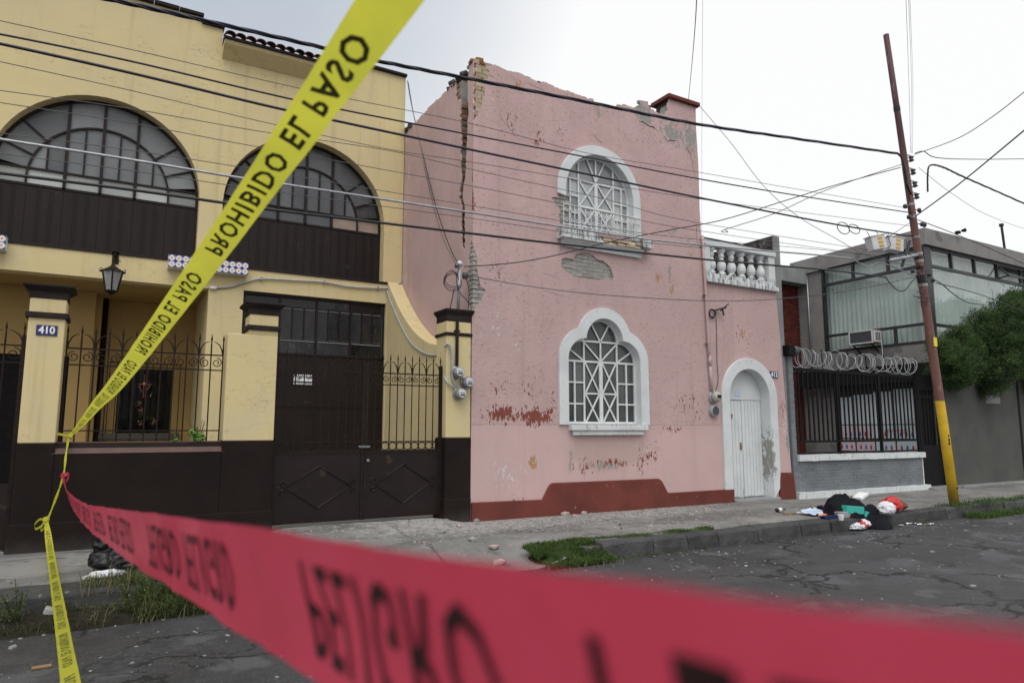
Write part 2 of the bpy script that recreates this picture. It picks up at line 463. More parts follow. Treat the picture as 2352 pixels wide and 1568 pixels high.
def white_mat(name, dirt=0.5, mould=None, stain=None):
    t = NT(name)
    col = t.mix(t.ramp(t.noise(2.0, 5), .35, .7), (0.66, 0.69, 0.70), (0.58, 0.61, 0.62))
    d = t.ramp(t.noise(11, 8, t.mapv(None, (1, 1, .6)), .72, .3), .64 - .1 * dirt, .70 - .1 * dirt)
    col = t.mix(t.math('MULTIPLY', d, .7 * dirt + .15), col, (0.30, 0.29, 0.26))
    if stain:
        m = t.ramp(t.math('ADD', t.noise(9, 7, t.mapv(None, (1, 1, .5)), .7), t.math('MULTIPLY', t.ell(*stain), .35)), .66, .72)
        col = t.mix(t.math('MULTIPLY', m, .8), col, (0.20, 0.19, 0.175))
    if mould:
        z0, z1, k = mould
        z = t.sep()[2]
        band = t.math('MULTIPLY', t.ramp(z, z0, z0 + .12), t.math('SUBTRACT', 1.0, t.ramp(z, z1 - .12, z1)))
        m = t.ramp(t.math('ADD', t.noise(9, 8, t.mapv(None, (1.6, 1.6, .5)), .68), t.math('MULTIPLY', band, k)), .64, .86, False)
        col = t.mix(m, col, (0.035, 0.035, 0.035))
    return t.done(col, 0.75, 0.3, 0, t.bump(t.noise(40, 5), .25, .006))
M['white'] = white_mat('white_plaster', .35)
M['white_door'] = white_mat('white_door_paint', .25)
M['white_old'] = white_mat('white_plaster_peeling', .85)
M['white_surround'] = white_mat('white_door_surround', .42, None, (12.30, 1.0, .16, .85))
M['white_mould'] = white_mat('white_plaster_mould_sill', .5, (5.0, 5.35, .22))
M['white_balu'] = white_mat('white_plaster_mould_balustrade', .35, (4.5, 5.0, .20))
M['white_iron'] = mat('white_painted_iron', (0.70, 0.73, 0.74), (0.6, 0.62, 0.62), 9, .5, .4, c3=(.30, .20, .13), c3s=24, c3t=.72)
M['red'] = mat('oxide_red_paint', (0.170, 0.047, 0.036), (0.125, 0.036, 0.029), 1.6, .8, .2, 0, .4, 18, .014, c3=(.30, .17, .15), c3s=11, c3t=.67)
M['brick'] = mat('orange_brick', (0.27, 0.135, 0.065), (0.18, 0.095, 0.05), 9, .9, .15, 0, .5, 60, .006, rnd=.3, obj=True)
M['brick_pale'] = mat('mortar_smeared_brick', (0.40, 0.385, 0.36), (0.31, 0.30, 0.28), 7, .95, .1, 0, .6, 40, .01, rnd=.10, c3=(.36, .30, .23), c3s=6, c3t=.64, obj=True)
M['brick_tan'] = mat('tan_brick', (0.47, 0.40, 0.30), (0.42, 0.33, 0.22), 7, .95, .1, 0, .5, 40, .008, rnd=.2, obj=True)
M['mortar'] = mat('old_mortar', (0.33, 0.32, 0.30), (0.24, 0.235, 0.22), 8, .95, .1, 0, .7, 30, .02)
M['mortar_dark'] = mat('black_weathered_mortar', (0.10, 0.095, 0.09), (0.04, 0.038, 0.036), 6, .95, .1, 0, .6, 30, .02, c3=(.25, .24, .23), c3s=5, c3t=.6)
M['crack'] = mat('dark_crack', (0.02, 0.017, 0.015), (0.03, 0.025, 0.02))
M['roof_tile'] = mat('clay_roof_tile', (0.16, 0.06, 0.045), (0.06, 0.035, 0.03), 5, .8, .3, 0, .3, 30, .005, rnd=.3, obj=True)
M['grey_plaster'] = mat('grey_render', (0.255, 0.248, 0.24), (0.20, 0.196, 0.192), 1.2, .9, .15, 0, .35, 90, .006, c3=(.15, .147, .143), c3s=1.6, c3t=.58)
M['grey_conc'] = mat('weathered_concrete', (0.27, 0.28, 0.285), (0.20, 0.205, 0.205), 2.0, .9, .15, 0, .4, 40, .008, c3=(.09, .09, .085), c3s=2.2, c3t=.66)
M['grey_paint'] = mat('blue_grey_wall_paint', (0.195, 0.215, 0.232), (0.155, 0.17, 0.185), 1.8, .8, .2, 0, .25, 40, .005, rnd=.05)
M['grey_dark_wall'] = mat('dark_grey_render', (0.105, 0.105, 0.098), (0.08, 0.08, 0.076), 1.0, .9, .15, 0, .3, 50, .006)
M['brick_red'] = mat('dark_red_facing_brick', (0.115, 0.026, 0.02), (0.08, 0.02, 0.016), 6, .85, .2, 0, .3, 40, .004, rnd=.25, obj=True)
M['brown_wood'] = mat('brown_wood', (0.10, 0.04, 0.02), (0.06, 0.026, 0.014), 6, .5, .4)
M['black'] = mat('black_void', (0.006, 0.006, 0.007), (0.009, 0.009, 0.01))
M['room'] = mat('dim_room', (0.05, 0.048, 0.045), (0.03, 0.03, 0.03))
def glass_old(name, c1, c2, rough=.12, spec=.5):
    t = NT(name)
    col = t.mix(t.ramp(t.noise(1.3, 4), .35, .7), c1, c2)
    col = t.mix(t.math('MULTIPLY', t.ramp(t.noise(9, 6, t.mapv(None, (1, 1, .5)), .65), .56, .8), .35), col, (.22, .22, .21))
    oi = t.new('ShaderNodeObjectInfo'); rnd = oi.outputs['Random']
    hv = t.new('ShaderNodeHueSaturation'); t.put(hv.inputs['Color'], col); t.put(hv.inputs['Value'], t.math('MULTIPLY_ADD', rnd, .75, .62)); col = hv.outputs[0]
    r = t.math('MULTIPLY_ADD', t.ramp(t.noise(5, 4), .4, .7), .14, rough)
    wv = t.new('ShaderNodeTexWhiteNoise', noise_dimensions='1D'); t.put(wv.inputs['W'], t.math('MULTIPLY', rnd, 91.7))
    vs2 = t.new('ShaderNodeVectorMath', operation='SUBTRACT'); t.put(vs2.inputs[0], wv.outputs['Color']); vs2.inputs[1].default_value = (.5, .5, .5)
    sc2 = t.new('ShaderNodeVectorMath', operation='SCALE'); t.put(sc2.inputs[0], vs2.outputs[0]); sc2.inputs['Scale'].default_value = .10
    ad2 = t.new('ShaderNodeVectorMath', operation='ADD'); t.put(ad2.inputs[0], t.bump(t.noise(14, 2), .06, .01)); t.put(ad2.inputs[1], sc2.outputs[0])
    nm2 = t.new('ShaderNodeVectorMath', operation='NORMALIZE'); t.put(nm2.inputs[0], ad2.outputs[0])
    return t.done(col, r, spec, 0, nm2.outputs[0])
M['glass_frost'] = glass_old('frosted_window_glass', (0.125, 0.135, 0.145), (0.175, 0.185, 0.19), .25, .5)
M['glass_dark'] = glass_old('dusty_dark_glass', (0.065, 0.07, 0.078), (0.095, 0.10, 0.11), .2, .5)
M['glass_hem'] = glass_old('curtain_behind_glass', (0.30, 0.32, 0.31), (0.36, 0.38, 0.36), .2, .5)
M['glass_paper'] = mat('papered_pane', (0.33, 0.26, 0.21), (0.27, 0.21, 0.16), 5, .4, .4)
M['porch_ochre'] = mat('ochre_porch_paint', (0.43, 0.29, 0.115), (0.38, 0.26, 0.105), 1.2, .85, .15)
M['glass_door'] = glass_old('old_dark_glass', (0.012, 0.012, 0.014), (0.03, 0.03, 0.03), .1, .35)
M['glass_pink'] = glass_old('dirty_window_glass', (0.042, 0.047, 0.047), (0.075, 0.08, 0.078), .12, .5)
M['glass_up'] = glass_old('hazy_glass_sky_tone', (0.28, 0.305, 0.33), (0.42, 0.44, 0.44), .10, .6)  # hazy panes, with the sky's reflection put into the pale base colour
def clear_glass():
    t = NT('clear_glass')
    tr = t.new('ShaderNodeBsdfTransparent'); tr.inputs[0].default_value = (.93, .96, .955, 1)
    gl = t.new('ShaderNodeBsdfGlossy'); gl.inputs['Roughness'].default_value = .03
    lw = t.new('ShaderNodeLayerWeight'); lw.inputs['Blend'].default_value = .5
    f = t.math('MULTIPLY_ADD', t.math('POWER', lw.outputs['Facing'], 4.0), .75, .05)
    mx = t.new('ShaderNodeMixShader'); t.l.new(f, mx.inputs[0]); t.l.new(tr.outputs[0], mx.inputs[1]); t.l.new(gl.outputs[0], mx.inputs[2])
    t.l.new(mx.outputs[0], t.out.inputs[0])
    return t.m
M['glass_clear'] = clear_glass()
M['curtain'] = mat('pale_green_curtain', (0.72, 0.77, 0.74), (0.62, 0.67, 0.65), 1.5, .85)
M['frame_dark'] = mat('dark_window_steel', (0.022, 0.024, 0.030), (0.03, 0.03, 0.036), 4, .45, .4)
def asphalt():
    t = NT('asphalt')
    p = t.pos
    w = t.new('ShaderNodeVectorMath', operation='ADD'); t.put(w.inputs[0], p)
    nn = t.new('ShaderNodeTexNoise'); nn.inputs['Scale'].default_value = 1.6; nn.inputs['Detail'].default_value = 8; nn.inputs['Roughness'].default_value = .62; t.put(nn.inputs['Vector'], p)
    sc = t.new('ShaderNodeVectorMath', operation='SCALE'); t.put(sc.inputs[0], nn.outputs['Color']); sc.inputs['Scale'].default_value = 1.1
    t.put(w.inputs[1], sc.outputs[0]); wp = w.outputs[0]
    ed = t.voro(.62, 'DISTANCE_TO_EDGE', t.mapv(wp, (1, 1.25, 1)))
    ed2 = t.voro(2.6, 'DISTANCE_TO_EDGE', wp)
    reg = t.ramp(t.noise(.45, 3), .44, .54)
    reg2 = t.ramp(t.noise(.7, 3, t.mapv(None, loc=(5, 5, 0))), .55, .64)
    cr = t.math('MULTIPLY', t.math('SUBTRACT', 1.0, t.ramp(ed, .004, .022)), reg)
    cr2 = t.math('MULTIPLY', t.math('SUBTRACT', 1.0, t.ramp(ed2, .004, .02)), t.math('MULTIPLY', reg, reg2))
    cr = t.math('MAXIMUM', cr, cr2)
    col = t.mix(t.ramp(t.noise(.5, 5), .35, .65), (0.046, 0.047, 0.052), (0.033, 0.033, 0.036))
    col = t.mix(t.ramp(t.noise(1.1, 4, t.mapv(None, loc=(9, 2, 0)), .6), .56, .62), col, (0.068, 0.071, 0.077))
    sp = t.voro(85, 'F1', None, 'Color'); spv = t.sep(sp)[0]
    col = t.mix(t.math('MULTIPLY', t.ramp(spv, .86, .98), .5), col, (0.12, 0.12, 0.12))
    col = t.mix(t.ramp(t.noise(30, 4), .66, .74), col, (0.025, 0.025, 0.027))
    dust = t.ramp(t.math('ADD', t.noise(3.5, 8, None, .75), t.math('MULTIPLY', t.ramp(t.sep()[0], 1.2, -1.5), .08)), .70, .76)
    col = t.mix(t.math('MULTIPLY', dust, .3), col, (0.16, 0.155, 0.15))
    col = t.mix(t.math('MULTIPLY', t.ramp(t.noise(130, 3), .52, .72), .45), col, (0.10, 0.10, 0.102))
    col = t.mix(t.math('MULTIPLY', t.ramp(t.noise(2.3, 5, t.mapv(None, loc=(1, 8, 0)), .6), .52, .60), .55), col, (0.030, 0.030, 0.032))
    col = t.mix(cr, col, (0.010, 0.010, 0.011))
    h = t.math('SUBTRACT', t.math('MULTIPLY', t.noise(60, 3), .25), cr)
    nrm = t.bump(t.noise(4, 5), .35, .06, t.bump(h, .9, .025))
    rg = t.math('MULTIPLY_ADD', t.ramp(t.noise(.8, 4), .4, .65), .3, .52)
    return t.done(col, rg, .35, 0, nrm)
M['asphalt'] = asphalt()
def pavement():
    t = NT('pavement_concrete')
    x, y, z = t.sep()
    col = t.mix(t.ramp(t.noise(.9, 6), .35, .68), (0.225, 0.222, 0.215), (0.16, 0.158, 0.152))
    col = t.mix(t.ramp(t.noise(3.2, 7, None, .68), .52, .68), col, (0.115, 0.114, 0.11))
    col = t.mix(t.math('MULTIPLY', t.ramp(t.noise(.7, 5, t.mapv(None, (.6, 1.6, 1), loc=(4, 4, 0)), .6), .5, .62), .6), col, (0.10, 0.099, 0.096))
    col = t.mix(t.ramp(t.noise(40, 4), .62, .72), col, (0.27, 0.265, 0.26))
    near = t.math('MULTIPLY', t.ramp(y, 8.4, 10.0), t.math('MULTIPLY', t.ramp(x, 2.0, 4.5), t.math('SUBTRACT', 1.0, t.ramp(x, 8.5, 11))))
    dust = t.ramp(t.math('ADD', t.noise(7, 8, None, .72), t.math('MULTIPLY', near, .26)), .58, .70)
    col = t.mix(t.math('MULTIPLY', dust, .7), col, (0.36, 0.352, 0.342))
    # slab joints
    jx = t.math('ABSOLUTE', t.math('SUBTRACT', t.math('FRACT', t.math('MULTIPLY', x, 1 / 2.4)), .5))
    j = t.math('SUBTRACT', 1.0, t.ramp(jx, .0, .0045))
    ed = t.voro(.5, 'DISTANCE_TO_EDGE', t.mapv(None, (1, 1, 1), loc=(3, 1, 0)))
    ed = t.math('ADD', ed, t.math('MULTIPLY', t.math('SUBTRACT', t.noise(4, 5), .5), .05))
    ck = t.math('SUBTRACT', 1.0, t.ramp(t.math('ABSOLUTE', ed), .0, .012))
    ck = t.math('MULTIPLY', ck, t.ramp(t.noise(.5, 3), .5, .58))
    c = t.math('MAXIMUM', j, ck)
    col = t.mix(t.math('MULTIPLY', c, .8), col, (0.03, 0.03, 0.03))
    nrm = t.bump(t.math('SUBTRACT', t.math('MULTIPLY', t.noise(40, 5), .5), c), .5, .012)
    return t.done(col, .88, .2, 0, nrm)
M['pavement'] = pavement()
M['kerb'] = mat('kerb_stone', (0.070, 0.070, 0.072), (0.045, 0.045, 0.047), 4, .85, .2, 0, .7, 25, .02, c3=(.16, .155, .15), c3s=9, c3t=.66, rnd=.15)
M['soil'] = mat('dark_soil', (0.03, 0.026, 0.02), (0.018, 0.016, 0.013), 8, .95, .1, 0, .8, 20, .03)
def leafy(name, a, b, c, sc=3.0, trans=.25):
    t = NT(name)
    col = t.mix(t.ramp(t.noise(sc, 4), .35, .65), a, b)
    oi = t.noise(60, 2)
    col = t.mix(t.ramp(oi, .55, .68), col, c)
    t.done(col, .6, .25)
    tl = t.new('ShaderNodeBsdfTranslucent'); t.put(tl.inputs[0], col)
    mx = t.new('ShaderNodeMixShader'); mx.inputs[0].default_value = trans
    t.l.new(t.b.outputs[0], mx.inputs[1]); t.l.new(tl.outputs[0], mx.inputs[2]); t.l.new(mx.outputs[0], t.out.inputs[0])
    return t.m
M['grass'] = leafy('verge_grass', (0.075, 0.135, 0.030), (0.045, 0.088, 0.020), (0.14, 0.15, 0.05), 4)
M['weed'] = leafy('weeds', (0.078, 0.110, 0.032), (0.036, 0.058, 0.018), (0.16, 0.16, 0.075), 5)
M['turf'] = mat('turf_soil', (0.030, 0.050, 0.014), (0.018, 0.028, 0.010), 12, .95, .1, 0, .8, 40, .02)
M['dry'] = leafy('dry_straw', (0.20, 0.18, 0.10), (0.15, 0.13, 0.07), (0.1, 0.1, 0.05), 3)
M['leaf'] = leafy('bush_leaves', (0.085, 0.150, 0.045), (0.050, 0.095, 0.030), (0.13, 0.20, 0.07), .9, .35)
M['leaf_shaded'] = leafy('bush_shaded_leaves', (0.042, 0.080, 0.026), (0.024, 0.050, 0.018), (0.06, 0.10, 0.035), .9, .15)  # darker copy of the leaf green: shade inside the crown put into colour
M['bark'] = mat('bark', (0.07, 0.055, 0.045), (0.04, 0.033, 0.028), 8, .95, .1, 0, .6, 30, .01)
M['galv'] = mat('galvanised_metal', (0.33, 0.35, 0.37), (0.25, 0.27, 0.28), 20, .35, .5, .6)
M['razor'] = mat('razor_wire', (0.50, 0.52, 0.54), (0.38, 0.40, 0.42), 20, .5, .4)
M['galv_matt'] = mat('grey_conduit', (0.40, 0.43, 0.46), (0.33, 0.35, 0.38), 12, .5, .4, .2)
M['wire'] = mat('black_cable', (0.010, 0.010, 0.014), (0.016, 0.016, 0.02), 8, .45, .4)
M['wire_blue'] = mat('blue_black_cable', (0.010, 0.010, 0.035), (0.012, 0.012, 0.02), 8, .4, .4)
M['wire_grey'] = mat('grey_wire', (0.10, 0.095, 0.10), (0.06, 0.06, 0.065), 8, .5, .4)
M['alu'] = mat('bare_aluminium_cable', (0.42, 0.43, 0.45), (0.30, 0.31, 0.33), 10, .35, .5, .6)
M['porcelain'] = mat('dark_insulator', (0.03, 0.03, 0.04), (0.05, 0.045, 0.05), 8, .3, .5)
def pole_mat():
    t = NT('painted_steel_pole')
    z = t.sep()[2]
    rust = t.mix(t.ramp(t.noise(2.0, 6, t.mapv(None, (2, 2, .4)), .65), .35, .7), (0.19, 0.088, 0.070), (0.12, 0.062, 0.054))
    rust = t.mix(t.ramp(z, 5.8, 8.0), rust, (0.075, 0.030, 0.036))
    pale = t.ramp(t.noise(3.5, 7, t.mapv(None, (6, 6, .55)), .7), .56, .70)
    rust = t.mix(t.math('MULTIPLY', pale, .6), rust, (0.36, 0.29, 0.27))
    yel = t.mix(t.ramp(t.noise(3, 6, None, .6), .35, .7), (0.74, 0.49, 0.03), (0.60, 0.38, 0.025))
    yel = t.mix(t.ramp(t.noise(12, 6, t.mapv(None, (1, 1, .6)), .7), .69, .71), yel, (0.05, 0.04, 0.03))
    yel = t.mix(t.math('MULTIPLY', t.math('SUBTRACT', 1.0, t.ramp(t.math('ADD', z, t.math('MULTIPLY', t.noise(7, 4), .3)), .25, .75)), .7), yel, (0.10, 0.085, 0.05))
    col = t.mix(t.ramp(z, 2.15, 2.16), yel, rust)
    return t.done(col, .6, .35, 0, t.bump(t.noise(30, 4), .15, .004))
M['pole'] = pole_mat()
M['label_yellow'] = mat('yellow_label', (0.65, 0.37, 0.02), (0.6, 0.33, 0.02))
M['plastic_white'] = mat('white_plastic_box', (0.62, 0.64, 0.66), (0.52, 0.54, 0.56), 5, .5, .4)
M['bag_black'] = mat('black_plastic_bag', (0.008, 0.008, 0.009), (0.012, 0.012, 0.013), 5, .32, .3, 0, .4, 22, .01)
M['cloth_black'] = mat('black_cloth', (0.006, 0.0065, 0.009), (0.011, 0.012, 0.016), 5, .75, .1, 0, .4, 60, .004)
M['bag_red'] = mat('red_plastic_bag', (0.55, 0.03, 0.025), (0.42, 0.02, 0.02), 6, .4, .4)
M['bag_white'] = mat('white_plastic_bag', (0.70, 0.72, 0.76), (0.6, 0.61, 0.64), 6, .5, .3)
M['paper'] = mat('white_paper', (0.75, 0.76, 0.78), (0.66, 0.67, 0.7), 6, .8, .2)
M['teal'] = mat('teal_cardboard', (0.05, 0.42, 0.36), (0.04, 0.36, 0.31), 6, .6, .3)
M['lightblue'] = mat('pale_blue_wrapper', (0.40, 0.52, 0.75), (0.62, 0.68, 0.80), 5, .4, .3)
M['navy'] = mat('navy_plastic', (0.015, 0.018, 0.09), (0.01, 0.012, 0.06), 5, .35, .4)
M['clearplastic'] = mat('grey_clear_plastic', (0.34, 0.34, 0.35), (0.25, 0.25, 0.26), 8, .25, .5)
M['brown_bag'] = mat('brown_wrapper', (0.15, 0.055, 0.03), (0.1, 0.04, 0.02), 8, .6, .3)
M['purple'] = mat('purple_wrapper', (0.16, 0.03, 0.16), (0.3, 0.1, 0.25), 8, .5, .3)
M['orange'] = mat('orange_wrapper', (0.65, 0.22, 0.08), (0.6, 0.3, 0.2), 8, .5, .3)
M['green_pale'] = mat('pale_green_cup', (0.40, 0.55, 0.32), (0.35, 0.5, 0.3), 8, .5, .3)
M['bottle'] = mat('dark_brown_bottle', (0.02, 0.008, 0.005), (0.03, 0.01, 0.006), 8, .12, .5)
M['card'] = mat('brown_card', (0.34, 0.22, 0.12), (0.28, 0.17, 0.09), 8, .8, .2)
M['lemon'] = mat('yellow_packet', (0.75, 0.62, 0.05), (0.7, 0.55, 0.05), 8, .5, .3)
M['rubble'] = mat('plaster_rubble', (0.34, 0.335, 0.325), (0.24, 0.235, 0.225), 9, .95, .1, 0, .5, 30, .01, rnd=.25, obj=True)
M['rubble_pink'] = mat('pink_plaster_rubble', (0.46, 0.36, 0.34), (0.36, 0.30, 0.285), 9, .95, .1, 0, .5, 30, .01, rnd=.15, obj=True)
M['blue_enamel'] = mat('blue_enamel', (0.012, 0.014, 0.13), (0.010, 0.012, 0.10), 6, .25, .5)
M['white_enamel'] = mat('white_enamel', (0.78, 0.80, 0.82), (0.72, 0.73, 0.75), 6, .3, .5)
M['print_black'] = mat('black_print', (0.012, 0.011, 0.01), (0.016, 0.014, 0.013), 6, .6, .2)
M['print_red'] = mat('red_print', (0.5, 0.04, 0.05), (0.4, 0.03, 0.04), 6, .6, .2)
M['print_blue'] = mat('blue_print', (0.08, 0.14, 0.4), (0.06, 0.12, 0.35), 6, .6, .2)
M['poster'] = mat('pale_poster_paper', (0.58, 0.66, 0.70), (0.5, 0.58, 0.62), 2, .8, .2)
M['poster_pink'] = mat('pale_pink_poster_paper', (0.55, 0.47, 0.53), (0.6, 0.52, 0.57), 2, .8, .2)
M['meter_glass'] = mat('meter_cover', (0.19, 0.20, 0.21), (0.25, 0.26, 0.27), 18, .08, .6)
M['meter_face'] = mat('meter_face', (0.62, 0.64, 0.66), (0.52, 0.54, 0.56), 18, .3, .5)
M['ac_grey'] = mat('air_conditioner_grille', (0.07, 0.075, 0.085), (0.05, 0.053, 0.06), 18, .5, .4)
M['rust'] = mat('rusted_sheet', (0.20, 0.10, 0.045), (0.35, 0.28, 0.22), 7, .7, .3)
M['lamp_glass'] = mat('frosted_lamp_glass', (0.30, 0.32, 0.32), (0.24, 0.25, 0.25), 9, .3, .5)
M['flower'] = mat('dried_flowers', (0.30, 0.17, 0.11), (0.22, 0.14, 0.08), 14, .8)
def tile_mat():
    t = NT('glazed_tile')
    tc = t.new('ShaderNodeTexCoord')
    x, y, z = t.sep(tc.outputs['Object'])
    u = t.math('MULTIPLY', x, 1 / .054); v = t.math('MULTIPLY', z, 1 / .054)     # -1..1
    r = t.math('SQRT', t.math('ADD', t.math('MULTIPLY', u, u), t.math('MULTIPLY', v, v)))
    ang = t.math('ARCTAN2', v, u)
    pet = t.math('MULTIPLY_ADD', t.math('COSINE', t.math('MULTIPLY', ang, 8.0)), .07, .30)
    flower = t.math('SUBTRACT', 1.0, t.ramp(t.math('SUBTRACT', r, pet), -.03, .03))
    au = t.math('ABSOLUTE', u); av = t.math('ABSOLUTE', v)
    corner = t.math('MULTIPLY', t.ramp(t.math('ADD', au, av), 1.22, 1.30), 1.0)
    edge = t.math('MULTIPLY', t.ramp(t.math('MAXIMUM', au, av), .86, .9), t.math('SUBTRACT', 1.0, t.ramp(t.math('MINIMUM', au, av), .3, .36)))
    oi = t.new('ShaderNodeObjectInfo')
    col = t.mix(flower, (.66, .68, .70), (.72, .22, .08))
    col = t.mix(t.math('MULTIPLY', edge, .8), col, (.60, .42, .12))
    col = t.mix(corner, col, (.03, .04, .32))
    return t.done(col, .2, .5)
M['tile'] = tile_mat()
def tape_mat(name, c, c2, trans):
    t = NT(name)
    col = t.mix(t.ramp(t.noise(5, 4), .35, .7), c, c2)
    t.done(col, .30, .45, 0, t.bump(t.noise(55, 4), .15, .004))
    tl = t.new('ShaderNodeBsdfTranslucent'); t.put(tl.inputs[0], col)
    mx = t.new('ShaderNodeMixShader'); mx.inputs[0].default_value = trans
    t.l.new(t.b.outputs[0], mx.inputs[1]); t.l.new(tl.outputs[0], mx.inputs[2]); t.l.new(mx.outputs[0], t.out.inputs[0])
    return t.m
M['tape_yellow'] = tape_mat('yellow_barrier_tape', (0.72, 0.71, 0.075), (0.63, 0.64, 0.07), .5)
M['tape_red'] = tape_mat('red_barrier_tape', (0.70, 0.075, 0.135), (0.62, 0.06, 0.11), .38)
M['tape_ink'] = mat('tape_ink', (0.095, 0.096, 0.022), (0.125, 0.125, 0.028), 9, .5, .3)
M['tape_ink_red'] = mat('tape_ink_on_red', (0.020, 0.008, 0.008), (0.03, 0.01, 0.01), 9, .5, .3)
# ================================================================== ground, road, pavement, kerb
ROAD_Z = -0.08
mb = MB(); mb.add([(-400, -400, -.3), (500, -400, -.3), (500, 500, -.3), (-400, 500, -.3)], [(0, 1, 2, 3)])
solo('ground', mb, M['soil'], (0, 0, -.3), kind='structure')
mb = MB(); mb.add([(-120, -30, ROAD_Z), (200, -30, ROAD_Z), (200, 7.6, ROAD_Z), (-120, 7.6, ROAD_Z)], [(0, 1, 2, 3)])
solo('road', mb, M['asphalt'], (0, 0, ROAD_Z), kind='structure')
def sst(a, b, x):
    t = min(1, max(0, (x - a) / (b - a))); return t * t * (3 - 2 * t)
def dmask(x): return sst(1.3, 1.9, x) * (1 - sst(4.5, 5.4, x))
def pav_z(x, y):
    z = .12 + .11 * sst(9.1, 10.1, y) * sst(1.6, 2.2, x) * (1 - sst(4.3, 5.0, x)) + .03 * (1 - sst(-2, 2.5, x)) * sst(8.2, 9.6, y)
    z -= .04 * sst(11.6, 13.5, x)
    m = dmask(x)
    r = m * (1 - sst(7.35, 8.6, y))
    z = z * (1 - r) + (ROAD_Z + .008) * r
    z += .010 * noise.noise((x * .9, y * .9, 3)) + .004 * noise.noise((x * 4, y * 4, 3))
    yf = 7.5 if x > 3 else 7.85
    if y < yf: z = -.2 + (z + .2) * sst(.02, .5, m)
    return z
xs = [-40 + .4 * i for i in range(90)] + [-4 + .14 * i for i in range(150)] + [17 + .5 * i for i in range(80)]
ys = [7.22 + .13 * i for i in range(23)]
mb = MB(); g = [(x, y, pav_z(x, y)) for y in ys for x in xs]; nx = len(xs)
mb.add(g, [(j * nx + i, j * nx + i + 1, (j + 1) * nx + i + 1, (j + 1) * nx + i) for j in range(len(ys) - 1) for i in range(nx - 1)])
solo('pavement', mb, M['pavement'], (0, 8, .1), kind='structure', smooth=True)
# ground of the front yards
mb = MB(); mb.box(-6, 5.0, 10.16, 16.4, -.25, .16)
solo('yard_floor', mb, M['grey_conc'], (0, 13, .16), kind='structure')
mb = MB(); mb.box(13.0, 28, 10.16, 15.4, -.25, .10)
solo('courtyard_floor', mb, M['grey_conc'], (18, 12, .10), kind='structure')

# kerb: a bed with single stones
mb = MB(); mb.box(5.35, 60, 7.38, 7.52, -.2, .085)
kerb = solo('kerb', mb, M['mortar_dark'], (8, 7.45, 0), kind='structure')
def stone(x0, x1, y0, y1, z0, z1, seed, j=.012):
    rr = random.Random(seed); m = MB(); n = max(2, int((x1 - x0) / .12))
    rows = []
    for i in range(n + 1):
        x = x0 + (x1 - x0) * i / n
        e = .02 if i in (0, n) else 0
        q = lambda: rr.uniform(-j, j)
        rows.append([(x, y1, z0), (x, y0 + q(), z0), (x, y0 + e + q() * .8, (z0 + z1) / 2), (x, y0 + .012 + e + q() * .5, z1 - .03 - e), (x, y0 + .04 + e, z1 + q() * .5 - e * .6), (x, y1, z1 + q() * .4)])
    m.add([p for r in rows for p in r], [(i * 6 + k, (i + 1) * 6 + k, (i + 1) * 6 + (k + 1) % 6, i * 6 + (k + 1) % 6) for i in range(n) for k in range(6)] + [tuple(range(6)), tuple(n * 6 + k for k in range(6))[::-1]])
    return m
kx = [PZ(x, 1245 + (x - 1371) * (1174 - 1245) / 739., .12).x for x in (1371, 1488, 1568, 1639, 1734, 1836, 1907, 2038, 2110)]
while kx[-1] < 40: kx.append(kx[-1] + RN.uniform(.85, 1.15))
for i in range(len(kx) - 1):
    m = stone(kx[i] + .008, kx[i + 1] - .008, 7.30 + RN.uniform(-.012, .012), 7.56, -.16, .125 + RN.uniform(-.01, .008), i)
    part('kerb_stone', m, M['kerb'], kerb, loc=((kx[i] + kx[i + 1]) / 2, 7.42, 0), bev=.012)
x = 1.25
i = 50
while x > -14:
    L = RN.uniform(.9, 1.3)
    m = stone(x - L + .01, x - .01, 7.56 + RN.uniform(-.015, .015), 8.06, -.16, .13 + RN.uniform(-.01, .01), i); i += 1
    part('kerb_stone', m, M['kerb'], kerb, loc=(x - L / 2, 7.8, 0), bev=.015)
    x -= L

# ================================================================== pink house
pink = thing('pink_house', (8, 10.1, .1), 'cracked pink two-storey house with broken parapet and white arched windows', 'house')
FY = 10.10
fz = lambda u, v: (u, FY, v)
def brick_variants(name, mt, L, D, H, n=4, seed=3):
    out = []
    for k in range(n):
        rr = random.Random(seed + k); m = MB(); m.box(-L / 2, L / 2, -D / 2, D / 2, -H / 2, H / 2)
        m.v = [p + V((rr.uniform(-.006, .006), rr.uniform(-.006, .006), rr.uniform(-.004, .004))) for p in m.v]
        bm = bmesh.new(); me = m.mesh(name, None, [mt]); bm.from_mesh(me)
        bmesh.ops.bevel(bm, geom=list(bm.edges), offset=.004, segments=1, affect='EDGES'); bm.to_mesh(me); bm.free()
        out.append(me)
    return out
BR_O = brick_variants('brick', M['brick'], .12, .12, .058)
BR_P = brick_variants('brick', M['brick_pale'], .232, .05, .058)
BR_T = brick_variants('brick', M['brick_tan'], .232, .05, .066)
BR_L = brick_variants('brick', M['brick_tan'], .22, .12, .06, seed=40)
BR_D = brick_variants('brick', M['mortar_dark'], .22, .14, .07, seed=60)
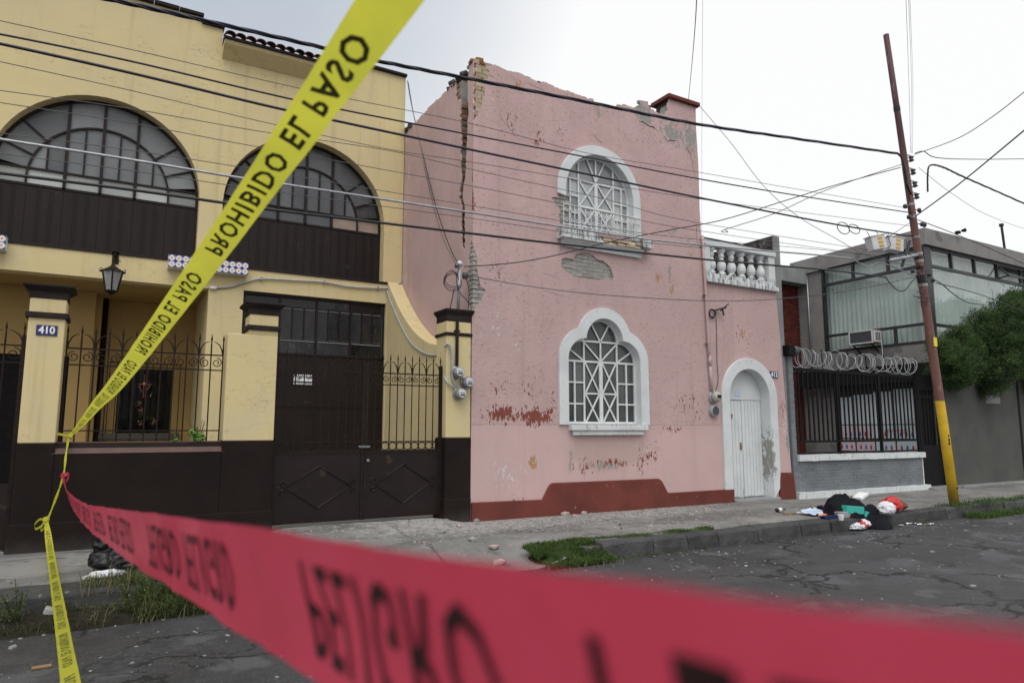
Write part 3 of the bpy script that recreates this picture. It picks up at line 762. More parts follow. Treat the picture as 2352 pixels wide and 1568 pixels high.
def brick_patch(poly, meshes, parent, Y, L=.245, H=.070, seed=5, face='y', X=0, lo=None):
    rr = random.Random(seed)
    z0 = min(p[1] for p in poly); z1 = max(p[1] for p in poly); u0 = min(p[0] for p in poly); u1 = max(p[0] for p in poly)
    k = 0; z = z0
    while z < z1 + H:
        u = u0 - L + (k % 2) * L / 2
        while u < u1 + L:
            if any(inpoly((u + a, z + b), poly) for a in (-L * .45, 0, L * .45) for b in (-H * .4, H * .4)):
                d = rr.uniform(-.008, .008)
                if face == 'y': o = link('brick', rr.choice(meshes), parent, (u, Y + d, z))
                else:
                    o = link('brick', rr.choice(meshes), parent, (X + d, u, z)); o.rotation_euler.z = PI / 2
                if H > .074: o.scale.z = H / .070
                if lo is not None and u - L / 2 < lo:
                    w = u + L / 2 - .012 - lo
                    if w < .03: bpy.data.objects.remove(o); u += L; continue
                    o.scale.x = w / .232; c_ = lo + w / 2 - org(parent)[0 if face == 'y' else 1]
                    if face == 'y': o.location.x = c_
                    else: o.location.y = c_
                if face == 'y': o.rotation_euler.y += rr.uniform(-.015, .015)
            u += L
        z += H; k += 1
# outlines
LCX = 7.815
def trefoil(d, zb=1.68):
    sc, sr = (LCX - .435, 2.85), .40 + d
    tc_, tr = (LCX, 3.22), .43 + d
    L = [(LCX - .835 - d, zb)]
    for i in range(41):
        a = math.radians(180 - i * 4); p = (sc[0] + sr * math.cos(a), sc[1] + sr * math.sin(a))
        if math.hypot(p[0] - tc_[0], p[1] - tc_[1]) < tr: break
        L.append(p)
    for i in range(60):
        a = math.radians(200 - i * 4)
        if a < PI / 2 - .01: break
        p = (tc_[0] + tr * math.cos(a), tc_[1] + tr * math.sin(a))
        if math.hypot(p[0] - sc[0], p[1] - sc[1]) < sr or p[0] < L[-1][0] - .02 or p[1] < L[-1][1] - .02: continue
        L.append(p)
    return L + [(2 * LCX - x, z) for x, z in reversed(L) if abs(x - LCX) > 1e-4]
UCX = 7.77
def uparch(d, zb=5.29, lz=None):
    return [(UCX - .80 - d, lz if lz else zb)] + arc(UCX, 6.02, .80 + d, 180, 0, 24) + [(UCX + .80 + d, zb)]
DCX = 11.66
def dooro(d, zb=.16): return [(DCX - .61 - d, zb)] + arc(DCX, 2.26, .61 + d, 180, 0, 24) + [(DCX + .61 + d, zb)]
upatch = [(6.90, 5.30), (6.85, 5.36), (6.83, 5.5), (6.87, 5.58), (6.84, 5.64), (6.76, 5.68), (6.72, 5.74), (6.67, 5.80), (6.74, 5.83), (6.81, 5.82), (6.83, 5.89), (6.92, 5.90)]
def crackpoly(path, w, seed):
    rr = random.Random(seed); P = rough(path, w * .7, .05, seed, False); a = []; b = []
    for i, p in enumerate(P):
        d = V(P[min(i + 1, len(P) - 1)]) - V(P[max(i - 1, 0)]); n = V((-d.y, d.x)).normalized()
        k = w * .5 * min(1, .15 + 1.6 * min(i, len(P) - 1 - i) / len(P) * 2) * rr.uniform(.6, 1.2)
        a.append((p[0] + n.x * k, p[1] + n.y * k)); b.append((p[0] - n.x * k, p[1] - n.y * k))
    return a + b[::-1]
top = [(5.30, 8.0), (5.48, 8.05), (5.77, 8.02), (6.05, 8.04), (6.3, 7.99), (6.43, 7.96), (6.51, 8.02), (6.78, 7.97), (7.09, 7.98), (7.4, 7.96), (7.66, 7.97), (7.69, 7.86), (8.12, 7.91), (8.32, 7.93), (8.39, 8.04), (8.84, 8.03), (8.88, 8.22), (8.94, 8.25), (9.05, 8.19), (9.27, 8.09), (9.5, 8.09), (9.60, 8.2), (9.64, 8.47)]
top_r = rough(rough(top, .028, .11, 14, False), .012, .035, 4, False)
left_hi = [(5.06, 6.86), (5.08, 6.95), (5.13, 7.02), (5.20, 7.18), (5.23, 7.3), (5.27, 7.42), (5.28, 7.6), (5.26, 7.7), (5.30, 7.84), (5.38, 7.9), (5.30, 7.94)]
left_lo = [(5.06, 3.56), (5.10, 3.6), (5.17, 3.68), (5.24, 3.77), (5.27, 3.86), (5.31, 3.95), (5.22, 3.99), (5.19, 4.09), (5.16, 4.22), (5.14, 4.35), (5.15, 4.48), (5.11, 4.58), (5.08, 4.68), (5.06, 4.74)]
outer = [(12.92, .08), (5.06, .08)] + left_lo + left_hi + top_r + [(10.40, 8.47), (10.39, 8.0), (10.42, 7.2), (10.41, 6.2), (10.44, 5.3), (10.45, 4.64), (12.68, 4.66), (12.74, 3.8), (12.80, 2.6), (12.88, 1.2)]
patch_below = rough([(6.88, 4.68), (6.97, 4.72), (7.14, 4.70), (7.20, 4.80), (7.30, 4.86), (7.48, 4.87), (7.60, 4.84), (7.69, 4.78), (7.83, 4.77), (7.95, 4.70), (8.02, 4.63), (8.06, 4.52), (8.05, 4.40), (7.92, 4.40), (7.62, 4.38), (7.40, 4.36), (7.25, 4.38), (7.12, 4.40), (7.01, 4.45), (6.92, 4.47), (6.87, 4.55)], .010, .04, 8)
win_hole = [(UCX + .83, 5.30)] + list(reversed(arc(UCX, 6.02, .83, 180, 0, 24))) + [(6.94, 5.90)] + upatch[::-1] + [(6.94, 5.28)]
cracks = [crackpoly([(8.80, 7.80), (8.95, 7.77), (9.08, 7.73), (9.2, 7.735), (9.34, 7.69)], .034, 1), crackpoly([(9.44, 7.62), (9.53, 7.54), (9.72, 7.56), (9.88, 7.59)], .018, 2),
          crackpoly([(9.99, 7.57), (10.1, 7.49), (10.2, 7.38), (10.25, 7.2), (10.26, 7.0)], .018, 3), crackpoly([(5.55, 7.25), (5.62, 7.08), (5.72, 6.98), (5.86, 6.86), (6.05, 6.72)], .009, 4),
          crackpoly([(7.55, 7.28), (7.68, 7.22), (7.74, 7.14), (7.9, 7.1)], .010, 5), crackpoly([(6.83, 4.74), (6.86, 4.86), (6.84, 4.96)], .012, 6), crackpoly([(6.45, 4.30), (6.47, 4.06), (6.7, 4.02), (7.0, 3.98)], .007, 7),
          crackpoly([(9.05, 7.66), (9.2, 7.45), (9.33, 7.36)], .006, 8), crackpoly([(10.28, 6.0), (10.30, 5.8), (10.29, 5.55), (10.33, 5.35)], .016, 9), crackpoly([(5.58, 4.15), (5.6, 4.35), (5.68, 4.37)], .014, 10),
          crackpoly([(6.45, 4.36), (6.6, 4.36), (6.8, 4.34)], .007, 12), crackpoly([(6.1, 7.9), (6.25, 7.88), (6.4, 7.86), (6.6, 7.84)], .012, 13)]
lo_hole = trefoil(.03, 1.66)
door_hole = dooro(.03, .10)
mb = MB(); mb.prism([outer, lo_hole, win_hole, door_hole, patch_below] + cracks, fz, (0, .03, 0))
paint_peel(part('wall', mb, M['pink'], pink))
core_out = [(12.90, .06), (5.10, .06), (5.10, 8.0)] + [(x, z - .035) for x, z in top[1:-1]] + [(9.66, 8.40), (10.37, 8.40), (10.36, 7.2), (10.36, 4.60), (12.66, 4.60), (12.78, 2.6)]
mb = MB(); mb.prism([core_out, trefoil(.035, 1.65), [(UCX + .835, 5.25)] + list(reversed(arc(UCX, 6.02, .835, 180, 0, 24))) + [(UCX - .835, 5.25)], dooro(.035, .09)], lambda u, v: (u, FY + .032, v), (0, .25, 0))
part('masonry', mb, M['mortar'], pink)
brick_patch(patch_below, BR_P, pink, FY + .052, seed=1)
brick_patch([(6.62, 5.25), (6.98, 5.25), (6.98, 5.93), (6.62, 5.93)], BR_P, pink, FY + .040, H=.075, seed=2)
brick_patch([(5.06, 3.5), (5.36, 3.5), (5.36, 4.1), (5.2, 4.6), (5.06, 4.8)], BR_P, pink, FY + .035, H=.080, seed=3, lo=5.075)
brick_patch([(5.10, 6.9), (5.32, 7.0), (5.42, 7.9), (5.42, 8.0), (5.10, 8.0)], BR_T, pink, FY + .032, H=.080, seed=4, lo=5.08)
# loose edges of brick along the broken top
for k in range(52):
    x = 5.4 + 4.1 * k / 51 + RN.uniform(-.05, .05)
    zt = [z for (a, z), (b, _) in zip(top, top[1:]) if a <= x <= b]
    if not zt: continue
    o = link('brick', RN.choice(BR_L if RN.random() < .45 else (BR_D if RN.random() < .5 else BR_P)), pink, (x, FY + .09 + RN.uniform(0, .09), zt[0] - .03 + RN.uniform(-.01, .055)))
    o.rotation_euler = (RN.uniform(-.1, .1), RN.uniform(-.12, .12), RN.uniform(-.3, .3)); o.scale.x = RN.uniform(.6, 1.1)
for (x, y, z, s) in [(5.12, 10.2, 8.05, 1), (5.25, 10.18, 8.03, 1.1), (5.16, 10.32, 8.03, 1), (5.36, 10.2, 8.04, .8), (5.2, 10.2, 8.10, .8)]:
    o = link('brick', RN.choice(BR_O), pink, (x, y, z)); o.scale = (1.5 * s, 1.2, 1); o.rotation_euler = (0, RN.uniform(-.15, .1), RN.uniform(-.3, .3))
# pier with red coping at the right end of the parapet
mb = MB(); mb.box(9.655, 10.375, 10.135, 10.52, 7.9, 8.46); part('parapet_pier', mb, M['mortar_dark'], pink)
mb = MB(); mb.box(9.57, 10.47, 10.03, 10.60, 8.472, 8.56); part('coping', mb, M['red'], pink, bev=.012)
# right return of the upper storey
mb = MB(); mb.box(10.36, 10.395, 10.14, 13.6, 4.6, 7.9); part('side_wall', mb, M['pink_side'], pink)
# side wall over the neighbour's yard, torn away from the facade
SX = 5.06
side = [(10.132, .08), (13.7, .08), (13.7, 7.98), (12.6, 7.99), (11.9, 8.0), (11.2, 7.97), (10.95, 8.02), (10.86, 7.96),
        (10.82, 7.62), (10.66, 7.52), (10.65, 7.1), (10.60, 6.8), (10.62, 6.3), (10.59, 5.95), (10.65, 5.8), (10.64, 5.62), (10.55, 5.5), (10.58, 5.2), (10.55, 4.9), (10.52, 4.76), (10.42, 4.66),
        (10.40, 4.8), (10.42, 5.1), (10.41, 5.35), (10.43, 5.5), (10.50, 5.65), (10.48, 5.85), (10.40, 6.0), (10.37, 6.4), (10.33, 6.9), (10.30, 7.3), (10.35, 7.45), (10.34, 7.8), (10.31, 8.0), (10.132, 8.04),
        (10.132, 7.0), (10.132, 4.78), (10.20, 4.66), (10.26, 4.5), (10.24, 4.35), (10.29, 4.2), (10.27, 4.0), (10.24, 3.8), (10.2, 3.62), (10.132, 3.52)]
mb = MB(); mb.prism([rough(side, .022, .06, 9)], lambda u, v: (SX, u, v), (.03, 0, 0))
part('side_wall', mb, M['pink_side'], pink)
mb = MB(); mb.box(SX + .034, SX + .30, 10.655, 13.7, .06, 7.92); mb.box(SX + .034, SX + .30, 10.39, 10.70, .06, 4.74)
part('side_masonry', mb, M['mortar'], pink)
brick_patch([(10.1, 3.5), (10.34, 3.5), (10.34, 4.8), (10.1, 4.8)], BR_P, pink, 0, H=.080, seed=6, face='x', X=SX + .040, lo=10.11)
z = 4.84
k = 0
while z < 7.9:                                     # toothed brick ends standing in the gap
    yy = 10.69 + (.09 if z > 7.45 else 0) - (.03 if z < 5.5 else 0) + RN.uniform(-.02, .03)
    for j in range(2):
        o = link('brick', RN.choice(BR_O), pink, (SX + .085 + j * .125, yy, z + RN.uniform(-.006, .006))); o.rotation_euler.z = RN.uniform(-.12, .12)
        o.scale = (1, 1, RN.uniform(.85, 1.1))
    z += .112
for k in range(16):
    o = link('brick', RN.choice(BR_D if k % 3 else BR_O), pink, (SX + RN.uniform(.04, .22), 10.66 + RN.uniform(0, .75), 7.97 + RN.uniform(0, .12) * (1 if k < 10 else .3)))
    o.rotation_euler = (RN.uniform(-.3, .3), RN.uniform(-.2, .3), RN.uniform(0, 3))
for k in range(7):
    o = link('brick', RN.choice(BR_D), pink, (SX + .08, 13.0 + .09 * k, 7.98 + RN.uniform(0, .05))); o.rotation_euler = (RN.uniform(-.3, .3), .1, RN.uniform(0, 3))
# oxide red plinth
dado = [(5.065, .05), (11.06, .05), (11.06, .385), (9.27, .385), (9.22, .46), (9.12, .62), (9.04, .665), (6.62, .675), (6.56, .63), (6.46, .47), (6.42, .405), (5.065, .425)]
mb = MB(); mb.prism([dado], lambda u, v: (u, 10.055, v), (0, .06, 0)); part('plinth', mb, M['red'], pink, bev=.014)
mb = MB(); mb.prism([[(12.44, .03), (12.955, .03), (12.93, .40), (12.90, .66), (12.50, .67), (12.47, .5)]], lambda u, v: (u, 10.035, v), (0, .08, 0)); part('plinth', mb, M['red'], pink, bev=.02)

def panes(name, outline, cells, Y, mt, parent, gap=.006, thick=.005):
    for (x0, x1, z0, z1) in cells:
        c = clip(outline, [(x0 + gap, z0 + gap), (x1 - gap, z0 + gap), (x1 - gap, z1 - gap), (x0 + gap, z1 - gap)])
        if len(c) >= 3 and area(c) > .002:
            m = MB(); m.prism([c], lambda u, v: (u, Y, v), (0, thick, 0))
            o = part(name, m, mt, parent)
            o.rotation_euler = (RN.uniform(-.004, .004), 0, RN.uniform(-.004, .004)) if False else (0, 0, 0)
# ---- lower, trefoil window
lw = MB(); lw.prism([trefoil(.20) + trefoil(0)[::-1]], lambda u, v: (u, 10.055, v), (0, .24, 0))
lwin = part('window', lw, M['white'], pink, bev=.008)
m = MB(); m.prism([trefoil(-.002, 1.69), trefoil(-.045, 1.735)], lambda u, v: (u, 10.20, v), (0, .045, 0)); part('window_frame', m, M['white_iron'], lwin)
def vbar(m, x, z0, z1, w=.032, Y=10.205): m.box(x - w / 2, x + w / 2, Y, Y + .026, z0, z1)
def hbar(m, z, x0, x1, w=.032, Y=10.207): m.box(x0, x1, Y, Y + .022, z - w / 2, z + w / 2)
def dbar(m, x0, z0, x1, z1, w=.028, Y=10.217): m.bar((x0, Y, z0), (x1, Y, z1), w, .02, up=(0, 1, 0))
m = MB()
v1, v2, v3, v4, v5 = 7.215, 7.43, LCX, 8.20, 8.42
for x, z1 in ((v1, 2.84), (v5, 2.84), (v2, 3.22), (v4, 3.22)): vbar(m, x, 1.70, z1)
vbar(m, v3, 1.70, 2.84, .075); vbar(m, v3, 2.84, 3.22)
hbar(m, 2.84, 6.99, 8.64, .036); hbar(m, 3.22, v2, v4)
for z in (2.06, 2.45):
    hbar(m, z, 6.99, v2, .028, 10.209); hbar(m, z, v4, 8.64, .028, 10.209)
hbar(m, 2.25, v2, v3, .03, 10.209); hbar(m, 2.25, v3, v4, .03, 10.209)
for (a, b) in ((v2 + .03, v3 - .04), (v3 + .04, v4 - .03)):
    for (c, d) in ((1.72, 2.24), (2.26, 2.82)):
        dbar(m, a, c, b, d); dbar(m, a, d, b, c, .028, 10.219)
dbar(m, v3, 3.22, 7.60, 3.57); dbar(m, v3, 3.22, 8.03, 3.57); dbar(m, v2, 3.20, v3, 2.85); dbar(m, v4, 3.20, v3, 2.85); dbar(m, 7.06, 3.08, v2, 2.85); dbar(m, 8.57, 3.08, v4, 2.85)
part('glazing_bars', m, M['white_iron'], lwin)
cells = [(a, b, c, d) for (a, b) in ((6.98, v1), (v1, v2), (v4, v5), (v5, 8.65)) for (c, d) in ((1.69, 2.06), (2.06, 2.45), (2.45, 2.84))]
cells += [(6.98, v2, 2.84, 3.4), (v4, 8.65, 2.84, 3.4), (v2, v3, 2.84, 3.22), (v3, v4, 2.84, 3.22), (v2 - .1, v4 + .1, 3.22, 3.8)]
cells += [(a, b, c, d) for (a, b) in ((v2, v3), (v3, v4)) for (c, d) in ((1.69, 2.25), (2.25, 2.84))]
panes('pane', trefoil(-.01, 1.69), cells, 10.236, M['glass_pink'], lwin)
m = MB(); m.prism([trefoil(.02, 1.66)], lambda u, v: (u, 10.30, v), (0, .02, 0)); part('blind', m, M['room'], lwin)
m = MB(); m.box(6.99, 8.75, 9.98, 10.26, 1.575, 1.675); part('window_sill', m, M['white_old'], lwin, bev=.012)
m = MB(); m.box(7.05, 8.67, 10.02, 10.09, 1.49, 1.573); part('sill_moulding', m, M['white_old'], lwin, bev=.012)
# ---- upper, round-headed window
uw = MB(); uw.prism([uparch(.185, 5.245, 5.91) + [(UCX + .80, 5.245)] + list(reversed(arc(UCX, 6.02, .80, 180, 0, 24))) + [(UCX - .80, 5.88)]], lambda u, v: (u, 10.055, v), (0, .24, 0))
uwin = part('window', uw, M['white'], pink, bev=.008)
m = MB(); m.prism([uparch(-.002, 5.27), uparch(-.045, 5.315)], lambda u, v: (u, 10.20, v), (0, .045, 0)); part('window_frame', m, M['white_iron'], uwin)
m = MB()
u1, u2, u3, u4, u5 = 7.16, 7.355, UCX, 8.19, 8.385
for x, z1 in ((u1, 6.31), (u5, 6.31), (u2, 6.70), (u4, 6.70)): vbar(m, x, 5.28, z1)
vbar(m, u3, 5.28, 6.31, .07); vbar(m, u3, 6.31, 6.80)
hbar(m, 6.31, 6.99, 8.55, .036)
for (a, b) in ((6.98, u2), (u4, 8.56)):
    for z in (5.65, 5.98): hbar(m, z, a, b, .028, 10.209)
hbar(m, 5.80, u2, u4, .034, 10.209)
for (a, b) in ((u2 + .03, u3 - .035), (u3 + .035, u4 - .03)):
    dbar(m, a, 5.82, b, 6.29); dbar(m, a, 6.29, b, 5.82, .028, 10.219); dbar(m, a, 5.30, b, 5.78); dbar(m, a, 5.78, b, 5.30, .028, 10.219)
dbar(m, u3, 6.33, 7.55, 6.77); dbar(m, u3, 6.33, 7.99, 6.77)
part('glazing_bars', m, M['white_iron'], uwin)
cells = [(a, b, c, d) for (a, b) in ((6.97, u1), (u1, u2), (u4, u5), (u5, 8.57)) for (c, d) in ((5.27, 5.65), (5.65, 5.98), (5.98, 6.31))]
cells += [(6.97, u2, 6.31, 6.9), (u2, u3, 6.31, 6.9), (u3, u4, 6.31, 6.9), (u4, 8.57, 6.31, 6.9)] + [(a, b, c, d) for (a, b) in ((u2, u3), (u3, u4)) for (c, d) in ((5.27, 5.80), (5.80, 6.31))]
panes('pane', uparch(-.01, 5.27), cells, 10.236, M['glass_up'], uwin)
m = MB(); m.prism([uparch(.02, 5.25)], lambda u, v: (u, 10.30, v), (0, .02, 0)); part('blind', m, M['room'], uwin)
# low ornamental grille in front of the upper window
def spiral(c, r, a0, turns, n=22, plane='xz', flip=1, rmin=.25):
    out = []
    for i in range(n + 1):
        t = i / n; a = math.radians(a0) + flip * turns * 2 * PI * t; q = r * (1 - (1 - rmin) * t)
        d = (q * math.cos(a), q * math.sin(a))
        out.append((c[0] + d[0], c[1], c[2] + d[1]))
    return out
m = MB(); m.tube([(6.86, 10.02, 5.70), (8.70, 10.02, 5.70)], .010, 5); m.tube([(6.86, 10.02, 5.33), (8.70, 10.02, 5.33)], .010, 5)
x = 6.88
k = 0
while x < 8.72:
    m.tube([(x, 10.02, 5.25), (x, 10.02, 5.70)], .008, 4)
    m.tube(spiral((x + .058, 10.02, 5.60), .045, 180, 1.3, 14, flip=-1), .006, 4); m.tube(spiral((x + .058, 10.02, 5.42), .045, 180, 1.3, 14), .006, 4)
    x += .124; k += 1
part('window_grille', m, M['white_iron'], uwin)
# broken sill: whole at the left, exposed bricks at the right
m = MB(); m.prism([rough([(6.78, 5.05), (7.70, 5.05), (7.66, 5.10), (7.60, 5.16), (7.56, 5.235), (6.78, 5.245)], .004, .06, 3)], lambda u, v: (u, 9.90, v), (0, .34, 0))
part('window_sill', m, M['white_mould'], uwin, bev=.008)
m = MB(); m.prism([[(8.66, 5.10), (8.91, 5.09), (8.91, 5.25), (8.60, 5.25), (8.62, 5.18)]], lambda u, v: (u, 9.90, v), (0, .34, 0)); part('sill_fragment', m, M['white_mould'], uwin, bev=.008)
m = MB()
prof = [(9.94, 5.048), (9.96, 5.02), (10.0, 4.99), (10.03, 4.955), (10.04, 4.92), (10.10, 4.92), (10.10, 5.048)]
m.prism([prof], lambda u, v: (6.86, u, v), (1.86, 0, 0)); part('sill_moulding', m, M['white'], uwin)
rr = random.Random(5)
for k in range(5):
    for j in range(2):
        o = link('brick', rr.choice(BR_T), uwin, (7.78 + .19 * k + .07 * j, 9.985 + rr.uniform(-.02, .03), 5.085 + j * .068)); o.scale = (.78, 1.6, .85); o.rotation_euler = (0, rr.uniform(-.03, .03), rr.uniform(-.06, .06))
m = MB(); m.box(7.6, 8.62, 10.0, 10.2, 5.05, 5.20); part('sill_core', m, M['mortar_dark'], uwin)
# ---- doorway
dw = MB(); dw.prism([dooro(.235, .38) + [(DCX + .61, .12)] + list(reversed(arc(DCX, 2.26, .61, 180, 0, 24))) + [(DCX - .61, .12)]], lambda u, v: (u, 10.06, v), (0, .32, 0))
dfr = part('door_surround', dw, M['white_surround'], pink, bev=.01)
m = MB(); m.prism([[(DCX - .605, 2.225)] + arc(DCX, 2.26, .605, 180, 0, 24) + [(DCX + .605, 2.225)]], lambda u, v: (u, 10.31, v), (0, .03, 0)); part('tympanum', m, M['white_door'], dfr)
m = MB(); m.box(11.052, 12.268, 10.36, 10.375, .13, 2.22); door = part('door', m, M['white_door'], pink)
for k in range(12):
    w = 1.20 / 12; x0 = 11.06 + k * w
    m = MB(); m.box(x0 + .004, x0 + w - .004, 10.318 + (.012 if k < 6 else 0), 10.358, .18 + RN.uniform(0, .01), 2.215)
    if k == 5: m.v = [V((p.x, p.y, p.z + (.18 if p.z < .5 and p.x > x0 + .05 else 0))) for p in m.v]
    part('plank', m, M['white_door'], door, bev=.005)
m = MB(); m.box(11.08, 11.30, 10.312, 10.328, 1.24, 1.29); m.box(11.08, 11.30, 10.306, 10.328, 1.26, 1.275); part('letter_slot', m, M['white_iron'], door)
m = MB(); m.lathe([(.022, 0), (.022, -.02), (.010, -.035)], (11.36, 10.328, 1.90), 8, 'y'); m.box(11.35, 11.37, 10.31, 10.33, 1.82, 1.90); m.box(11.58, 11.62, 10.31, 10.33, 1.16, 1.32); part('lock', m, M['rust'], door)
m = MB(); m.box(11.48, 11.62, 10.298, 10.308, 2.30, 2.38); part('door_sticker', m, M['lightblue'], dfr)
m = MB(); m.box(11.07, 12.42, 10.0, 10.5, .02, .165); m.box(11.09, 12.36, 9.84, 10.01, .02, .10); part('doorstep', m, M['grey_conc'], pink, bev=.03)
# number plate by the door
np_ = thing('number_plate', (12.47, 10.095, 2.78), 'small dark blue house number plate beside the white arched door', 'number plate')
m = MB(); m.box(12.35, 12.60, 10.085, 10.096, 2.71, 2.86); part('plate', m, M['blue_enamel'], np_, bev=.002)
vs_, fs = text_mesh('412', .15, .004, .95)
m = MB(); m.add([(12.475 + p.x, 10.081, 2.785 + p.y) for p in vs_], fs); part('digits', m, M['white_enamel'], np_)
# ---- balustrade over the one-storey wing
bal = MB(); bal.box(10.46, 12.70, 10.02, 10.30, 4.645, 4.74); bal.box(10.50, 12.66, 10.06, 10.28, 4.742, 4.85)
balu = part('balustrade', bal, M['white_balu'], pink, bev=.01)
m = MB(); m.box(10.44, 12.68, 10.04, 10.30, 5.44, 5.565); part('rail', m, M['white'], balu, bev=.012)
m = MB(); m.box(10.44, 12.68, 10.03, 10.31, 5.567, 5.59); part('rail_cap', m, M['mortar_dark'], balu)
for (a, b) in ((10.46, 10.64), (12.46, 12.66)):
    m = MB(); m.box(a, b, 10.07, 10.28, 4.852, 5.438); part('post', m, M['white_balu'], balu, bev=.006)
bprof = [(.085, 0), (.085, .06), (.060, .075), (.055, .10), (.085, .13), (.098, .19), (.090, .26), (.062, .32), (.045, .37), (.050, .40), (.072, .42), (.060, .44), (.048, .48), (.075, .51), (.085, .53), (.085, .586)]
bm_ = MB(); bm_.lathe(bprof, (0, 0, 0), 14); bmesh_ = bm_.mesh('baluster', None, [M['white_balu']]); bmesh_.shade_smooth()
for k in range(6): link('baluster', bmesh_, balu, (10.76 + .305 * k, 10.17, 4.852))
m = MB(); m.box(10.41, 12.70, 10.35, 13.5, 4.40, 4.60); part('terrace', m, M['grey_conc'], pink)
m = MB(); m.box(11.25, 12.68, 11.9, 12.1, 4.6, 5.75); part('terrace_wall', m, M['mortar_dark'], pink)
# drain pipe at the joint of the two wings, meter, junction
pp = thing('drain_pipe', (10.5, 10.05, 1.9), 'slim pink painted conduit running down beside the white door', 'pipe')
m = MB(); m.tube([(10.41, 10.05, 5.62), (10.43, 10.05, 4.9), (10.47, 10.05, 3.4), (10.49, 10.05, 2.9)], .028, 8); part('pipe', m, M['pink_side'], pp, True)
m = MB(); m.tube([(10.49, 10.05, 2.9), (10.52, 10.05, 2.36)], .030, 8); m.tube([(10.49, 10.05, 3.1), (10.49, 10.05, 2.88)], .034, 8); part('lower_pipe', m, mat('faded_pipe', (.5, .4, .4), (.42, .33, .33)), pp, True)
for z in (5.45, 4.35, 3.35):
    x = 10.41 + (5.62 - z) * .025
    m = MB(); m.box(x - .06, x + .06, 10.03, 10.085, z - .012, z + .012); part('clip', m, M['rust'], pp)
mt_ = thing('electric_meter', (10.57, 10.04, 2.2), 'round electric meter with an empty socket under it near the white door', 'meter')
m = MB(); m.lathe([(.13, 0), (.13, -.05), (.11, -.06)], (10.58, 10.10, 2.25), 18, 'y'); part('base', m, M['galv_matt'], mt_)
m = MB(); m.lathe([(.11, 0), (.105, -.09), (.085, -.12)], (10.58, 10.045, 2.25), 18, 'y'); part('cover', m, mat('ivory_meter_cover', (.42, .43, .38), (.36, .37, .33), 9, .25, .5), mt_, True)
m = MB(); m.box(10.54, 10.64, 9.918, 9.926, 2.23, 2.29); part('display', m, M['print_black'], mt_)
m = MB(); m.lathe([(.12, 0), (.12, -.08), (.10, -.09)], (10.57, 10.10, 1.97), 18, 'y'); part('socket', m, M['galv_matt'], mt_)
m = MB(); m.lathe([(.095, 0), (.09, -.008)], (10.57, 10.012, 1.97), 18, 'y'); part('socket_cover', m, M['ac_grey'], mt_)
jl = thing('wire_bracket', (10.75, 10.0, 4.05), 'black cable bracket with a loop of wire on the pink wing wall', 'bracket')
m = MB(); m.tube(spiral((10.62, 10.06, 3.98), .10, 0, 3, 40, rmin=.7), .010, 4); part('wire_coil', m, M['wire'], jl)
m = MB(); m.bar((10.72, 10.08, 4.06), (10.92, 9.95, 4.12), .05, .03); m.bar((10.82, 10.02, 4.05), (10.98, 9.94, 4.20), .03, .02); m.bar((10.86, 10.0, 4.1), (10.87, 9.98, 3.95), .03, .02); part('clamp', m, M['wire'], jl)
m = MB(); m.tube(smooth_path([(10.74, 10.07, 4.02), (10.75, 10.08, 3.6), (10.73, 10.08, 3.0), (10.74, 10.08, 2.6), (10.62, 10.06, 2.36)], 6), .006, 4); part('drop_wire', m, M['wire'], jl)
# ================================================================== yellow house (set back behind its yard)
YF = 13.40
yel = thing('yellow_house', (1.5, YF, .16), 'yellow house with two big arched windows and a clay tiled eave', 'house')
AR, AZ, AB = 1.575, 5.80, 4.62
ACX = (-0.49, 3.06)
def arch(cx, d, zb): return [(cx - AR - d, zb)] + arc(cx, AZ, AR + d, 180, 0, 32) + [(cx + AR + d, zb)]
ytop = [(5.045, 9.24), (3.72, 9.24), (3.72, 8.98), (1.32, 8.98), (1.32, 9.22), (.98, 9.22), (.98, 9.34), (-7, 9.34)]
holes = [arch(c, 0, AB) for c in ACX] + [[(1.93, .10), (1.93, 4.18), (4.72, 4.18), (4.72, .10)]]
outl = [(-7, 4.15), (1.33, 4.15), (1.33, .05), (5.045, .05)] + ytop
mb = MB(); mb.prism([outl] + holes[:2] + [[(1.93, .12), (1.93, 4.18), (4.72, 4.18), (4.72, .12)]], lambda u, v: (u, YF, v), (0, .30, 0))
part('wall', mb, M['yellow'], yel)
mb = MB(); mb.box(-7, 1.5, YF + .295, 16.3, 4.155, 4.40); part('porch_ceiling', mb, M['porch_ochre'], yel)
mb = MB(); mb.box(1.335, 1.55, YF + .29, 16.2, .1, 4.17); part('porch_side_wall', mb, M['yellow'], yel)
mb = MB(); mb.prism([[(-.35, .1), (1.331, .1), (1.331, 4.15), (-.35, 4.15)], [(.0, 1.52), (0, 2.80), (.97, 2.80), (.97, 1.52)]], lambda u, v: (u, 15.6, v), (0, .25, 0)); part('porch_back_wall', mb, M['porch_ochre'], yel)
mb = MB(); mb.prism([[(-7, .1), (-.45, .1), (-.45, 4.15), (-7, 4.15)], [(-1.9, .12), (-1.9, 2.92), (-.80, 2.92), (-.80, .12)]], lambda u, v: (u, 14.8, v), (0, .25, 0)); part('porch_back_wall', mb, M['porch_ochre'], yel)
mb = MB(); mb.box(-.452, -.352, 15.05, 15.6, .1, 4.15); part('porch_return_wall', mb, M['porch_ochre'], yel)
mb = MB(); mb.tube([(-.30, 15.5, .15), (-.30, 15.5, 4.14)], .05, 8); part('downpipe', mb, M['steel_brown'], yel, True)
mb = MB(); mb.box(-1.895, -.805, 14.86, 14.90, .14, 2.915); pdoor = part('porch_door', mb, M['black_iron'], yel)
for x in (-1.86, -1.36, -.84):
    m = MB(); m.box(x - .02, x + .02, 14.84, 14.859, .15, 2.9); part('door_stile', m, M['black_iron'], pdoor)
